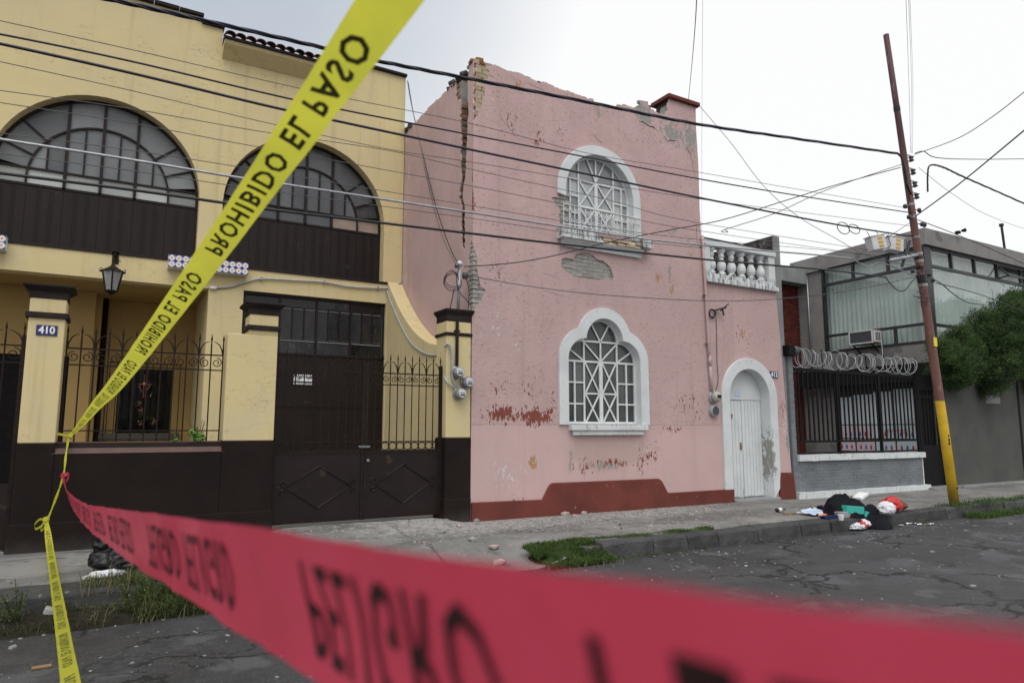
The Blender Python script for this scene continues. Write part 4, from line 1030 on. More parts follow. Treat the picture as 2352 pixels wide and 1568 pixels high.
# rooms behind the openings
mb = MB(); mb.box(-6, 5.0, 14.4, 14.45, 4.45, 9.0); part('room_wall', mb, M['room'], yel)
# porch window with bars, sill, cross and dried flowers
m = MB(); m.box(-.02, .99, 15.64, 15.66, 1.50, 2.82); pw = part('porch_window', m, M['glass_door'], yel)
m = MB(); m.box(-.27, 1.14, 15.42, 15.598, 1.40, 1.515); part('window_sill', m, M['grey_dark_wall'], pw, bev=.01)
for k in range(11):
    x = -.15 + k * .124
    m = MB(); m.tube([(x, 15.46, 1.516), (x, 15.46, 2.90)], .008, 5); part('bar', m, M['black_iron'], pw)
m = MB(); m.bar((-.17, 15.46, 2.905), (1.11, 15.46, 2.905), .02); part('top_bar', m, M['black_iron'], pw)
cr = thing('wooden_cross', (.46, 15.5, 2.25), 'small wooden cross with white ribbons hung in the porch window', 'cross')
m = MB(); m.box(.44, .485, 15.50, 15.52, 2.22, 2.68); m.box(.33, .60, 15.495, 15.505, 2.47, 2.505); part('cross', m, mat('cross_wood', (.30, .10, .03), (.24, .08, .03)), cr)
m = MB(); m.lathe([(.028, 0), (.028, -.01)], (.46, 15.495, 2.50), 10, 'y'); m.bar((.36, 15.49, 2.46), (.42, 15.49, 2.34), .025, .004); m.bar((.55, 15.49, 2.46), (.50, 15.49, 2.34), .02, .004); m.bar((.60, 15.49, 2.34), (.58, 15.49, 2.24), .015, .004); part('ribbon', m, M['paper'], cr)
def leafmass(m, c, r, n, s, rr, flat=1.0):
    for _ in range(n):
        d = V((rr.gauss(0, 1), rr.gauss(0, 1), rr.gauss(0, 1) * flat)); d.normalize(); p = V(c) + d * r * rr.random() ** .4
        a = V((rr.gauss(0, 1), rr.gauss(0, 1), rr.gauss(0, 1))).normalized(); b = a.cross(d).normalized() if a.cross(d).length > .01 else V((1, 0, 0))
        m.add([p - a * s * .5, p + b * s * .28, p + a * s * .5, p - b * s * .28], [(0, 1, 2, 3)])
rr = random.Random(4)
fl = thing('flower_bunch', (.45, 15.5, 1.52), 'faded artificial flowers standing on the porch window sill', 'flowers')
m = MB()
for c in ((.38, 15.53, 2.1), (.42, 15.53, 1.96), (.44, 15.53, 1.72), (.66, 15.53, 1.74)): leafmass(m, c, .07, 40, .05, rr)
part('blossoms', m, M['flower'], fl)
m = MB()
for c in ((.44, 15.52, 1.87), (.60, 15.52, 1.82)): leafmass(m, c, .07, 40, .05, rr)
m.tube([(.44, 15.54, 1.516), (.42, 15.54, 2.0)], .006, 4)
part('leaves', m, M['leaf'], fl)
# ---- the two arched windows
def fan_window(cx, gm, first, hem):
    w = MB(); w.prism([arch(cx, -.003, 5.66), arch(cx, -.045, 5.70)], lambda u, v: (u, YF + .22, v), (0, .05, 0))
    win = part('arched_window', w, M['steel_brown'], yel)
    m = MB(); Y0 = YF + .23
    ir = 1.07
    inner = arc(cx, AZ, ir, 180, 0, 28)
    for i in range(len(inner) - 1): m.bar((inner[i][0], Y0 + .01, inner[i][1]), (inner[i + 1][0], Y0 + .01, inner[i + 1][1]), .03, .035, up=(0, 1, 0))
    for x in (cx - ir, cx + ir): m.box(x - .016, x + .016, Y0, Y0 + .03, 5.67, AZ)
    zt = lambda x, r: AZ + math.sqrt(max(0, r * r - (x - cx) ** 2))
    for dx in (-.53, 0, .53): m.box(cx + dx - .024, cx + dx + .024, Y0 - .01, Y0 + .03, 5.67, zt(cx + dx, AR - .01))
    for dx in (-.80, -.265, .265, .80): m.box(cx + dx - .014, cx + dx + .014, Y0, Y0 + .028, 5.97, zt(cx + dx, ir))
    m.box(cx - AR + .01, cx + AR - .01, Y0 - .002, Y0 + .03, 5.955, 5.985)
    for a in (22, 40, 140, 158):
        c, s_ = math.cos(math.radians(a)), math.sin(math.radians(a))
        m.bar((cx + c * ir, Y0 + .012, AZ + s_ * ir), (cx + c * (AR - .01), Y0 + .012, AZ + s_ * (AR - .01)), .026, .03, up=(0, 1, 0))
    part('glazing_bars', m, M['steel_brown'], win)
    G = YF + .265
    xsn = [-ir, -.80, -.53, -.265, 0, .265, .53, .80, ir]
    cells = [(cx + a, cx + b, 5.97, 7.6) for a, b in zip(xsn, xsn[1:])]
    panes('pane', [(cx - ir, 5.97)] + [p for p in inner if p[1] > 5.97] + [(cx + ir, 5.97)], cells, G, gm, win)
    cells = [(cx + a, cx + b, 5.67, 5.97) for a, b in ((-AR, -ir), (-ir, -.53), (-.53, 0), (0, .53), (.53, ir), (ir, AR))]
    panes('pane', [(cx - AR, 5.66), (cx + AR, 5.66), (cx + AR, 5.97), (cx - AR, 5.97)], cells[:4], G, hem if first else gm, win)
    panes('pane', [(cx - AR, 5.66), (cx + AR, 5.66), (cx + AR, 5.97), (cx - AR, 5.97)], cells[4:], G, hem, win)
    ro = AR - .01
    for a, b in ((-.53, 0), (0, .53)):
        xs_ = [cx + a + .006 + (b - a - .012) * i / 8 for i in range(9)]
        m = MB(); m.prism([[(x, zt(x, ro)) for x in xs_] + [(x, zt(x, ir + .005)) for x in reversed(xs_)]], lambda u, v: (u, G, v), (0, .005, 0)); part('pane', m, gm, win)
    ring = lambda a0, a1: arc(cx, AZ, ro, a0, a1, 8) + list(reversed(arc(cx, AZ, ir + .005, a0, a1, 8)))
    aL = math.degrees(math.acos(.53 / AR)); 
    for a0, a1 in ((9.8, 21.6), (22.4, 39.6)):
        for f in (0, 1):
            p = ring(a0, a1) if not f else ring(180 - a0, 180 - a1)
            m = MB(); m.prism([p], lambda u, v: (u, G, v), (0, .005, 0)); part('pane', m, gm, win)
    for f in (1, -1):
        p = [(.536, zt(cx + .53, ro) - 0)] + [(q[0] - cx, q[1]) for q in arc(cx, AZ, ro, aL, 40.4, 8)][1:] + [(q[0] - cx, q[1]) for q in arc(cx, AZ, ir + .005, 40.4, 60.3, 8)]
        m = MB(); m.prism([[(cx + f * u, v) for u, v in p]], lambda u, v: (u, G, v), (0, .005, 0)); part('pane', m, gm, win)
    # ribbed steel spandrel panels under the glass
    m = MB(); m.box(cx - AR + .004, cx + AR - .004, YF + .235, YF + .26, AB + .01, 5.655); part('panel_backing', m, M['steel_brown'], win)
    n = 6; w_ = 2 * AR / n
    for k in range(n):
        x0 = cx - AR + k * w_ + .006; x1 = x0 + w_ - .012
        m = MB(); m.box(x0, x1, YF + .225, YF + .235, AB + .04, 5.63)
        for fx in (.33, .67):
            for q in (-.028, 0, .028): m.box(x0 + (x1 - x0) * fx + q - .007, x0 + (x1 - x0) * fx + q + .007, YF + .215, YF + .226, AB + .05, 5.62)
        part('panel', m, M['steel_brown'], win)
    m = MB(); m.box(cx - AR - .02, cx + AR + .10, YF - .02, YF + .22, AB - .035, AB + .012); part('sill', m, M['steel_brown'], win)
    return win
fan_window(ACX[0], M['glass_frost'], True, M['glass_hem'])
fan_window(ACX[1], M['glass_dark'], False, M['glass_paper'])
# curtain hem seen behind the left one's lower panes is part of the frosted glass; two papered panes in the right one
# ---- clay tile eave and dark copings
tm = MB()
n = 10
tv = []
for ring_y, dz in ((0, 0), (.42, .16)):
    for i in range(n + 1):
        a = PI * i / n; tv.append((.10 * math.cos(a), ring_y, dz + .085 * math.sin(a)))
    for i in range(n + 1):
        a = PI * (1 - i / n); tv.append((.082 * math.cos(a), ring_y, dz + .068 * math.sin(a)))
k2 = 2 * (n + 1)
tm.add(tv, [(i, (i + 1) % k2, k2 + (i + 1) % k2, k2 + i) for i in range(k2)] + [(i, i + 1, k2 - 2 - i, k2 - 1 - i) for i in range(n)])
tme = tm.mesh('roof_tile', None, [M['roof_tile']]); tme.shade_smooth()
m = MB(); m.prism([[(1.325, 8.62), (1.325, 8.80), (1.325, 8.80)]], lambda u, v: (u, 0, v), (0, 0, 0)) if False else m.add([(1.325, YF - .34, 8.88), (3.715, YF - .34, 8.88), (3.715, YF - .002, 8.88), (1.325, YF - .002, 8.88), (1.325, YF - .34, 8.93), (3.715, YF - .34, 8.93), (3.715, YF - .002, 9.03), (1.325, YF - .002, 9.03)], [(0, 3, 2, 1), (4, 5, 6, 7), (0, 1, 5, 4), (1, 2, 6, 5), (2, 3, 7, 6), (3, 0, 4, 7)])
eave = part('eave_board', m, M['cap_brown'], yel)
m = MB(); m.add([(1.33, YF - .003, 8.62), (3.71, YF - .003, 8.62), (3.71, YF - .003, 8.878), (1.33, YF - .003, 8.878), (1.33, YF - .30, 8.878), (3.71, YF - .30, 8.878), (1.33, YF - .28, 8.82), (3.71, YF - .28, 8.82)], [(0, 1, 7, 6), (6, 7, 5, 4), (0, 6, 4, 3), (1, 2, 5, 7)]); part('eave_cove', m, M['yellow'], yel)
for k in range(13):
    o = link('roof_tile', tme, eave, (1.42 + .182 * k, YF - .40, 8.93)); o.rotation_euler = (0, RN.uniform(-.04, .04), RN.uniform(-.03, .03))
m = MB(); m.box(3.68, 5.06, YF - .07, YF + .34, 9.242, 9.30); part('coping', m, M['cap_brown'], yel, bev=.01)
m = MB(); m.box(.94, 1.345, YF - .07, YF + .34, 9.222, 9.285); part('coping', m, M['cap_brown'], yel, bev=.01)
for k in range(8):
    m = MB(); m.box(.97 - .42 * (k + 1) + .006, .97 - .42 * k, YF - .07, YF + .34, 9.342, 9.41 + RN.uniform(-.008, .008)); part('coping', m, M['cap_brown'], yel, bev=.01)
# ---- glazed steel garage door
m = MB(); m.box(1.935, 4.715, YF + .10, YF + .14, .14, 3.02); gdoor = part('garage_door', m, M['steel_brown'], yel)
G = YF + .13
m = MB()
m.box(1.935, 4.715, YF + .08, YF + .15, 4.13, 4.178); m.box(1.935, 1.98, YF + .08, YF + .15, 3.0, 4.13); m.box(4.68, 4.715, YF + .08, YF + .15, 3.0, 4.13)
for x in (2.62, 3.33, 4.02): m.box(x - .02, x + .02, YF + .095, YF + .15, 3.04, 4.13)
m.box(1.98, 4.68, YF + .10, YF + .15, 3.935, 3.965); m.box(1.98, 4.68, YF + .10, YF + .15, 3.31, 3.34); m.box(1.935, 4.715, YF + .08, YF + .15, 3.02, 3.06)
xs_ = [1.98, 2.20, 2.41, 2.62, 2.86, 3.09, 3.33, 3.56, 3.79, 4.02, 4.25, 4.47, 4.68]
for x in xs_[1:-1]: m.box(x - .012, x + .012, YF + .10, YF + .15, 3.34, 3.935)
part('transom_bars', m, M['steel_brown'], gdoor)
for a, b in zip(xs_, xs_[1:]):
    m = MB(); m.box(a + .005, b - .005, G, G + .005, 3.345, 3.93); part('pane', m, M['glass_door'], gdoor)
for a, b in ((1.98, 2.62), (2.62, 3.33), (3.33, 4.02), (4.02, 4.68)):
    m = MB(); m.box(a + .005, b - .005, G, G + .005, 3.97, 4.128); part('pane', m, M['glass_door'], gdoor)
    m = MB(); m.box(a + .005, b - .005, G, G + .005, 3.06, 3.305); part('pane', m, M['glass_door'], gdoor)
for x in (2.62, 3.33, 4.02):
    m = MB(); m.box(x - .012, x + .012, YF + .085, YF + .099, .16, 3.0); part('door_stile', m, M['steel_brown'], gdoor)
m = MB(); m.box(1.95, 4.70, YF + .088, YF + .099, 2.02, 2.05); part('door_rail', m, M['steel_brown'], gdoor)
sg = thing('no_parking_sign', (3.10, YF + .07, 2.46), 'small white no parking sign with black lettering on the dark garage door', 'sign')
m = MB(); m.box(2.925, 3.275, YF + .072, YF + .082, 2.455, 2.645); part('sign_board', m, M['white_enamel'], sg, bev=.003)
m = MB()
for bd, x, z, sz in (('ENTRADA', 3.145, 2.60, .058), ('ESTACIONARSE', 3.10, 2.487, .050)):
    vs_, fs = text_mesh(bd, sz, .0015, .95); m.add([(x + p.x, YF + .069, z + p.y) for p in vs_], fs)
part('lettering', m, M['print_black'], sg)
m = MB(); c = arc(3.0, 2.575, .042, 0, 350, 20); m.tube([(a, YF + .069, b) for a, b in c], .003, 4, True); m.bar((2.972, YF + .069, 2.605), (3.028, YF + .069, 2.545), .005, .002); part('no_parking_symbol', m, M['print_black'], sg)
# ---- tiled planter ledges
tl = MB(); tl.box(-.054, .054, -.006, .006, -.054, .054); tlm = tl.mesh('tile', None, [M['tile']])
bmx = bmesh.new(); bmx.from_mesh(tlm); bmesh.ops.bevel(bmx, geom=list(bmx.edges), offset=.003, segments=1, affect='EDGES'); bmx.to_mesh(tlm); bmx.free()
def ledge(x0, n, label):
    t = thing('tiled_ledge', (x0 + n * .055, YF - .1, 4.42), label, 'ledge')
    m = MB(); m.box(x0, x0 + n * .111, YF - .20, YF - .002, 4.43, 4.655); part('box', m, M['white_enamel'], t)
    for i in range(n):
        for j in range(2):
            o = link('tile', tlm, t, (x0 + .0555 + .111 * i, YF - .207, 4.488 + .111 * j)); o.rotation_euler = (0, PI / 2 * RN.randint(0, 3), 0)
    return t
ledge(.63, 12, 'blue and orange tiled ledge box under and between the two arched windows')
ledge(-3.02, 12, 'blue and orange tiled ledge box at the far side of the frosted arched window')
# ---- conduit along the wall
cd = thing('wall_conduit', (3, YF - .02, 4.2), 'grey electric conduit clipped along the yellow wall below the arched windows', 'conduit')
cp = [PY(x, y, YF - .03) for x, y in ((493, 661), (530, 658), (565, 648), (601, 640), (680, 644), (745, 648), (800, 658), (868, 662), (900, 660), (922, 648))]
m = MB(); m.tube(smooth_path(cp, 5), .018, 6); part('tube', m, M['galv_matt'], cd, True)
q = PY(482, 661, YF - .03); m = MB(); m.tube([q, cp[0] + V((.03, 0, 0))], .034, 8); part('end_cap', m, M['white_enamel'], cd, True)
for i in (3, 5, 7):
    m = MB(); m.box(cp[i].x - .015, cp[i].x + .015, YF - .06, YF - .002, cp[i].z - .035, cp[i].z + .035); part('clip', m, M['galv'], cd)
# ---- lantern under the beam
lc = PY(258, 636, 13.05)
ln = thing('wall_lantern', (lc.x, 13.05, lc.z - .3), 'black iron lantern with frosted glass hanging from the beam over the porch', 'lantern')
def ngon(r, z, n=6): return [(lc.x + r * math.cos(2 * PI * k / n + PI / 6), 13.05 + r * math.sin(2 * PI * k / n + PI / 6), z) for k in range(n)]
zt_, zb_ = lc.z + .08, lc.z - .24
A, B = ngon(.165, zt_), ngon(.095, zb_)
for k in range(6):
    j = (k + 1) % 6
    m = MB(); m.add([A[k], A[j], B[j], B[k]], [(0, 1, 2, 3)]); part('glass_panel', m, M['lamp_glass'], ln)
    m = MB(); m.tube([A[k], B[k]], .014, 5); m.tube(spiral((A[k][0] + .03 * math.cos(2 * PI * k / 6 + PI / 6), A[k][1], zt_ + .03), .03, 180, 1, 10), .005, 4); part('rib', m, M['iron'], ln)
m = MB(); m.lathe([(.19, 0), (.175, .02), (.06, .09), (.03, .12), (.02, .16)], (lc.x, 13.05, zt_), 6); part('roof', m, M['iron'], ln)
m = MB(); m.lathe([(.012, -.07), (.03, -.05), (.10, -.005), (.10, .01)], (lc.x, 13.05, zb_), 6); part('base', m, M['iron'], ln)
m = MB(); m.tube([(lc.x, 13.05, zt_ + .14), (lc.x, 13.05, zt_ + .30), (lc.x + .02, 13.2, zt_ + .36), (lc.x + .02, YF - .002, zt_ + .36)], .016, 6); m.tube(spiral((lc.x + .06, 13.1, zt_ + .2), .04, 0, 1.2, 12), .006, 4); m.box(lc.x - .03, lc.x + .07, YF - .02, YF - .002, zt_ + .22, zt_ + .46); part('bracket', m, M['iron'], ln)

# ================================================================== front boundary of the yellow house
WY = 10.10
def pillar(name, x0, x1, label, step=None):
    t = thing(name, ((x0 + x1) / 2, WY, .1), label, 'pillar')
    return t
def cap(t, x0, x1, y0, y1, z, h=.17, over=.07, mt='cap_brown'):
    m = MB(); o = over
    m.add([(x0, y0, z), (x1, y0, z), (x1, y1, z), (x0, y1, z)] + [(x0, y0, z + h * .5), (x1, y0, z + h * .5), (x1, y1, z + h * .5), (x0, y1, z + h * .5)] + [(x0 - o, y0 - o, z + h * .85), (x1 + o, y0 - o, z + h * .85), (x1 + o, y1 + o, z + h * .85), (x0 - o, y1 + o, z + h * .85)] + [(x0 - o, y0 - o, z + h), (x1 + o, y0 - o, z + h), (x1 + o, y1 + o, z + h), (x0 - o, y1 + o, z + h)],
          [(0, 3, 2, 1)] + [(a + i, a + (i + 1) % 4, a + 4 + (i + 1) % 4, a + 4 + i) for a in (0, 4, 8) for i in range(4)] + [(12, 13, 14, 15)])
    part('cap', m, M[mt], t, bev=.006)
def band(t, x0, x1, y0, y1, z, h=.07, o=.035):
    m = MB(); m.box(x0 - o, x1 + o, y0 - o, y1 + o, z, z + h); part('band', m, M['cap_brown'], t, bev=.01)
p1 = pillar('gate_pillar', -1.0, -.62, 'yellow pillar with dark base carrying the blue number plate')
m = MB(); m.box(-1.0, -.62, WY, WY + .38, 1.43, 3.21); part('shaft', m, M['yellow'], p1, bev=.012)
m = MB(); m.box(-1.005, -.615, WY - .004, WY + .385, .05, 1.428); part('base', m, M['dark'], p1, bev=.01)
cap(p1, -1.012, -.608, WY - .012, WY + .39, 3.205); band(p1, -1.0, -.62, WY, WY + .38, 2.96)
pl = thing('number_plate', (-.82, WY - .01, 2.72), 'blue enamel plate reading 410 on the yellow pillar', 'number plate')
q0, q1 = PY(84, 745, WY - .01), PY(131, 772, WY - .01)
m = MB(); m.box(q0.x, q1.x, WY - .012, WY - .002, q1.z, q0.z); part('plate', m, M['blue_enamel'], pl, bev=.003)
vs_, fs = text_mesh('410', .125, .004, .9)
m = MB(); m.add([((q0.x + q1.x) / 2 + p.x, WY - .0155, (q0.z + q1.z) / 2 + p.y) for p in vs_], fs); part('digits', m, M['white_enamel'], pl)
p2_ = pillar('gate_pillar', 1.28, 1.95, 'stepped yellow pillar with dark base between the iron railing and the gate')
m = MB(); m.box(1.28, 1.95, WY, WY + .42, 1.44, 2.925); part('lower_shaft', m, M['yellow'], p2_, bev=.012)
m = MB(); m.box(1.56, 1.948, WY + .003, WY + .41, 2.926, 3.22); part('upper_shaft', m, M['yellow'], p2_, bev=.01)
m = MB(); m.box(1.275, 1.955, WY - .004, WY + .425, .05, 1.438); part('base', m, M['dark'], p2_, bev=.01)
cap(p2_, 1.548, 1.962, WY - .01, WY + .42, 3.215); band(p2_, 1.56, 1.948, WY + .003, WY + .41, 2.99)
p3_ = pillar('gate_pillar', 4.60, 5.045, 'yellow pillar with dark base and electric meters against the pink house')
m = MB(); m.box(4.60, 5.045, WY, WY + .42, 1.46, 3.36); part('shaft', m, M['yellow'], p3_, bev=.015)
m = MB(); m.box(4.595, 5.05, WY - .004, WY + .425, .05, 1.458); part('base', m, M['dark'], p3_, bev=.02)
m = MB(); m.box(4.58, 5.052, WY - .03, WY + .425, .05, .50); part('base_foot', m, M['dark'], p3_, bev=.015)
cap(p3_, 4.60, 5.048, WY - .008, WY + .425, 3.362, .20, .04); band(p3_, 4.60, 5.045, WY, WY + .42, 3.12, .055, .02)
for z in (.42, .36):
    pass
# low wall with sloping sill
lw_ = thing('low_wall', (.33, WY, .1), 'low dark brown wall carrying the iron railing between yellow pillars', 'wall')
m = MB(); m.prism([[(WY - .001, .05), (WY + .25, .05), (WY + .25, 1.43), (WY + .10, 1.43), (WY - .001, 1.30)]], lambda u, v: (-.612, u, v), (1.884, 0, 0)); part('body', m, M['dark'], lw_)
m = MB(); m.add([(-.66, WY - .006, 1.30), (1.32, WY - .006, 1.30), (1.27, WY + .11, 1.436), (-.61, WY + .11, 1.436), (-.61, WY + .25, 1.44), (1.27, WY + .25, 1.44)], [(0, 1, 2, 3), (3, 2, 5, 4)]); part('sill', m, M['sill_brown'], lw_)
m = MB(); m.box(-1.03, 1.975, WY - .035, WY - .006, .05, .485); part('plinth', m, M['dark'], lw_, bev=.012)
# side wall of the yard with its swept top
sw = thing('yard_wall', (4.9, 12, .1), 'yellow yard wall with concave swept top along the pink house', 'wall')
tp = []
for i in range(17):
    t = i / 16; tp.append((10.52 + (YF - 10.522) * t, 3.02 + 1.62 * (t ** 1.9)))
m = MB(); m.prism([[(10.522, .05)] + tp + [(YF - .002, .05)]], lambda u, v: (4.74, u, v), (.312, 0, 0)); part('body', m, M['yellow'], sw)
cp = [V((4.72, y, z - .16 - .1 * (1 - abs(i - 8) / 8))) for i, (y, z) in enumerate(tp)]
m = MB(); m.tube(cp[::-1][:1] + smooth_path(cp[::-1], 2) + [V((4.60, 10.3, 2.86))], .018, 6)
cd2 = solo('wall_conduit', m, M['galv_matt'], (4.72, 12, 3.3), 'grey conduit following the swept top of the yellow yard wall', 'conduit', smooth=True)

# ---- wrought iron railings and gate
def fence_bay(t, x0, x1, y, zb, zr0, zr1, ztip, n, mt, ring=None, mid=None):
    """bars with spear tips, C-scrolls between the two upper rails, lily arcs above"""
    dx = (x1 - x0) / n
    b = MB(); b.tube([(0, 0, zb), (0, 0, zr1 + .04)], .009, 6); b.lathe([(.009, zr1), (.011, zr1 + .04), (.008, ztip - .10), (.014, ztip - .085), (.010, ztip - .06), (.001, ztip)], (0, 0, 0), 6)
    bme = b.mesh('bar', None, [mt])
    s1 = MB(); s1.tube(spiral((0, 0, 0), dx * .44, 90, 1.45, 24, flip=1), .0065, 5); s1m = s1.mesh('scroll', None, [mt])
    s2 = MB(); s2.tube(spiral((0, 0, 0), dx * .44, 90, 1.45, 24, flip=-1), .0065, 5); s2m = s2.mesh('scroll', None, [mt])
    aa = MB(); aa.tube([(dx * .04, 0, 0), (dx * .10, 0, .07), (dx * .30, 0, .14), (dx * .62, 0, .18), (dx * .86, 0, .185)], [.009, .009, .008, .006, .003], 5); am = aa.mesh('lily_arc', None, [mt])
    zm = (zr0 + zr1) / 2
    for i in range(n + 1):
        x = x0 + dx * i
        link('bar', bme, t, (x, y, 0))
        if i % 2 == 0:
            if i < n: link('lily_arc', am, t, (x, y, zr1))
            if i > 0:
                o = link('lily_arc', am, t, (x, y, zr1)); o.rotation_euler.z = PI
        if i < n: link('scroll', s1m if i % 2 == 0 else s2m, t, (x + dx * .5, y, zm))
    for z, h in ((zr0, .016), (zr1, .018)) + (((mid, .016),) if mid else ()):
        m = MB(); m.box(x0, x1, y - .012, y + .012, z - h / 2, z + h / 2); part('rail', m, mt, t)
    if ring:
        za, zc = ring
        r = MB(); rr_ = min(dx, zc - za) * .46; r.tube([(rr_ * math.cos(2 * PI * k / 16), 0, rr_ * math.sin(2 * PI * k / 16)) for k in range(16)], .007, 5, True); rm = r.mesh('ring', None, [mt])
        for i in range(n): link('ring', rm, t, (x0 + dx * (i + .5), y, (za + zc) / 2))
        for z in (za, zc):
            m = MB(); m.box(x0, x1, y - .012, y + .012, z - .009, z + .009); part('rail', m, mt, t)
rl = thing('iron_railing', (.33, WY + .17, 1.44), 'dark wrought iron railing with scrolls and spear tips on the low wall', 'railing')
fence_bay(rl, -.59, 1.25, WY + .17, 1.441, 2.41, 2.62, 2.92, 12, M['iron'], None, 1.58)
def gate_leaf(t, x0, x1, n, hinge):
    y = WY + .16
    fence_bay(t, x0 + .02, x1 - .02, y, 1.26, 2.29, 2.47, 2.78, n, M['iron'], (1.272, 1.405))
    m = MB(); m.box(x0, x1, y - .012, y + .012, .27, 1.258); pn = part('lower_panel', m, M['steel_brown'], t)
    for x in (x0 + .012, x1 - .012):
        m = MB(); m.box(x - .022, x + .022, y - .025, y + .025, .25, 2.62); part('stile', m, M['iron'], t)
    m = MB(); m.box(x0 + .03, x1 - .03, y - .02, y + .02, 1.235, 1.262); part('rail', m, M['iron'], t)
    m = MB(); m.box(x0 + .03, x1 - .03, y - .02, y + .02, .255, .285); part('rail', m, M['iron'], t)
    cx, w, h = (x0 + x1) / 2, (x1 - x0) * .36, .30
    m = MB(); m.tube([(cx - w, y - .018, .76), (cx, y - .018, .76 + h), (cx + w, y - .018, .76), (cx, y - .018, .76 - h)], .012, 5, True)
    for s_ in (-1, 1):
        for v in (-1, 1): m.tube(spiral((cx + s_ * (w + .035), y - .018, .76 + v * .055), .045, 90 - 90 * s_ * 1, 1.1, 14, flip=v * s_), .009, 5)
    part('diamond_ornament', m, M['steel_brown'], pn)
g1 = thing('gate_leaf', (2.6, WY + .16, .25), 'dark iron gate leaf hinged on the stepped yellow pillar', 'gate', 'leaves of the iron driveway gate')
gate_leaf(g1, 1.975, 3.30, 10, 1)
g2 = thing('gate_leaf', (3.95, WY + .16, .25), 'dark iron gate leaf hinged on the pillar with the electric meters', 'gate', 'leaves of the iron driveway gate')
gate_leaf(g2, 3.325, 4.585, 10, -1)
m = MB(); m.lathe([(.026, 0), (.022, -.02)], (3.36, WY + .10, 1.13), 10, 'y'); part('lock', m, M['galv'], g2)
m = MB()
for k in range(5): m.tube([(3.24 + .034 * k + .02 * math.cos(2 * PI * i / 8), WY + .115 + .012 * math.sin(2 * PI * i / 8) * (k % 2), 1.335 + .012 * math.sin(2 * PI * i / 8)) for i in range(8)], .005, 4, True)
solo('gate_chain', m, M['alu'], (3.31, WY + .11, 1.33), 'short bright chain locking the two dark gate leaves together', 'chain')
# pedestrian gate at the other side of the number pillar
g3 = thing('iron_gate', (-1.5, WY + .16, .15), 'dark iron entrance gate beside the pillar with the number plate', 'gate')
fence_bay(g3, -2.15, -1.04, WY + .16, .95, 2.41, 2.62, 2.92, 6, M['iron'])
m = MB(); m.box(-2.15, -1.03, WY + .145, WY + .175, .18, .95); part('lower_panel', m, M['steel_brown'], g3)
m = MB(); m.box(-1.06, -1.02, WY + .13, WY + .19, .16, 2.75); part('stile', m, M['iron'], g3)
# ---- meters on the right pillar
for nm, px_, py_, lab in (('a', 1051, 855, 'round glass electric meter at the foot of the brown conduit'), ('b', 1073, 878, 'round glass electric meter overlapping the edge of the pink wall'), ('c', 1056, 904, 'round glass electric meter lowest of three on the yellow pillar')):
    c = PY(px_, py_, WY - .06)
    t = thing('electric_meter', (c.x, WY, c.z), lab, 'meter', 'meters on the gate pillar')
    m = MB(); m.lathe([(.105, 0), (.105, -.045), (.095, -.055)], (c.x, WY - .002, c.z), 20, 'y'); part('base', m, M['galv'], t)
    m = MB(); m.lathe([(.09, 0), (.088, -.08), (.075, -.10), (.04, -.108)], (c.x, WY - .057, c.z), 20, 'y'); part('cover', m, M['meter_glass'], t, True)
    m = MB(); m.lathe([(.066, 0), (.064, -.006)], (c.x, WY - .165, c.z), 18, 'y'); part('dial', m, M['meter_face'], t)
    m = MB(); m.box(c.x - .04, c.x + .04, WY - .176, WY - .172, c.z - .035, c.z - .015); m.box(c.x - .045, c.x + .045, WY - .176, WY - .172, c.z + .005, c.z + .012)
    part('print', m, M['print_black'], t)
ms = thing('service_mast', (4.78, WY - .03, 3.56), 'grey service mast with tangled wires on top of the meter pillar', 'mast')
mx = PY(1053, 640, WY + .05).x
m = MB(); m.tube([(mx, WY + .05, 3.565), (mx + .02, WY + .05, PY(1055, 612, WY + .05).z)], .03, 8); part('pipe', m, M['galv_matt'], ms, True)
zt2 = PY(1055, 610, WY + .05).z
m = MB(); m.lathe([(.032, 0), (.05, .02), (.045, .06), (.01, .085)], (mx + .02, WY + .05, zt2), 10); part('weather_head', m, M['plastic_white'], ms, True)
m = MB(); m.tube([(mx - .05, WY - .03, 3.36), (mx - .05, WY - .03, 2.45)], .03, 6); part('conduit', m, M['steel_brown'], ms)
for z in (3.2, 2.58):
    m = MB(); m.box(mx - .10, mx, WY - .04, WY - .001, z - .012, z + .012); part('clip', m, M['steel_brown'], ms)
m = MB()
for k in range(3): m.tube([(mx - .12 + (.16 - .02 * k) * math.cos(2 * PI * i / 18), WY + .02 + .03 * math.sin(4 * PI * i / 18 + k), zt2 - .28 + (.17 - .03 * k) * math.sin(2 * PI * i / 18)) for i in range(18)], .007, 4, True)
m.tube(smooth_path([(mx + .02, WY, zt2), (mx - .06, WY, zt2 - .2), (mx - .02, WY - .02, zt2 - .45), (mx + .15, WY - .02, zt2 - .62), (mx + .17, WY + .02, 3.58)], 6), .007, 4)
m.tube([(mx - .1, WY, zt2 - .43), (mx - .16, WY + .02, 3.57)], .008, 4)
m.tube(smooth_path([(mx + .1, WY, zt2 - .17), (mx + .16, WY - .02, zt2 - .4), (mx + .17, WY, zt2 - .7)], 5), .007, 4)
part('wire_tangle', m, M['wire'], ms)
m = MB(); m.lathe([(.05, -.05), (.06, 0), (.05, .05)], (mx + .11, WY + .02, zt2 - .17), 8); m.lathe([(.03, -.03), (.04, 0), (.03, .03)], (mx - .05, WY + .02, zt2 - .02), 8); part('insulator', m, M['porcelain'], ms)
m = MB(); m.tube(smooth_path([(4.56, WY + .02, 2.93), (4.62, WY - .04, 2.97), (4.68, WY - .04, 2.8), (4.69, WY - .04, 2.45), (4.76, WY - .04, 2.28)], 6), .018, 6)
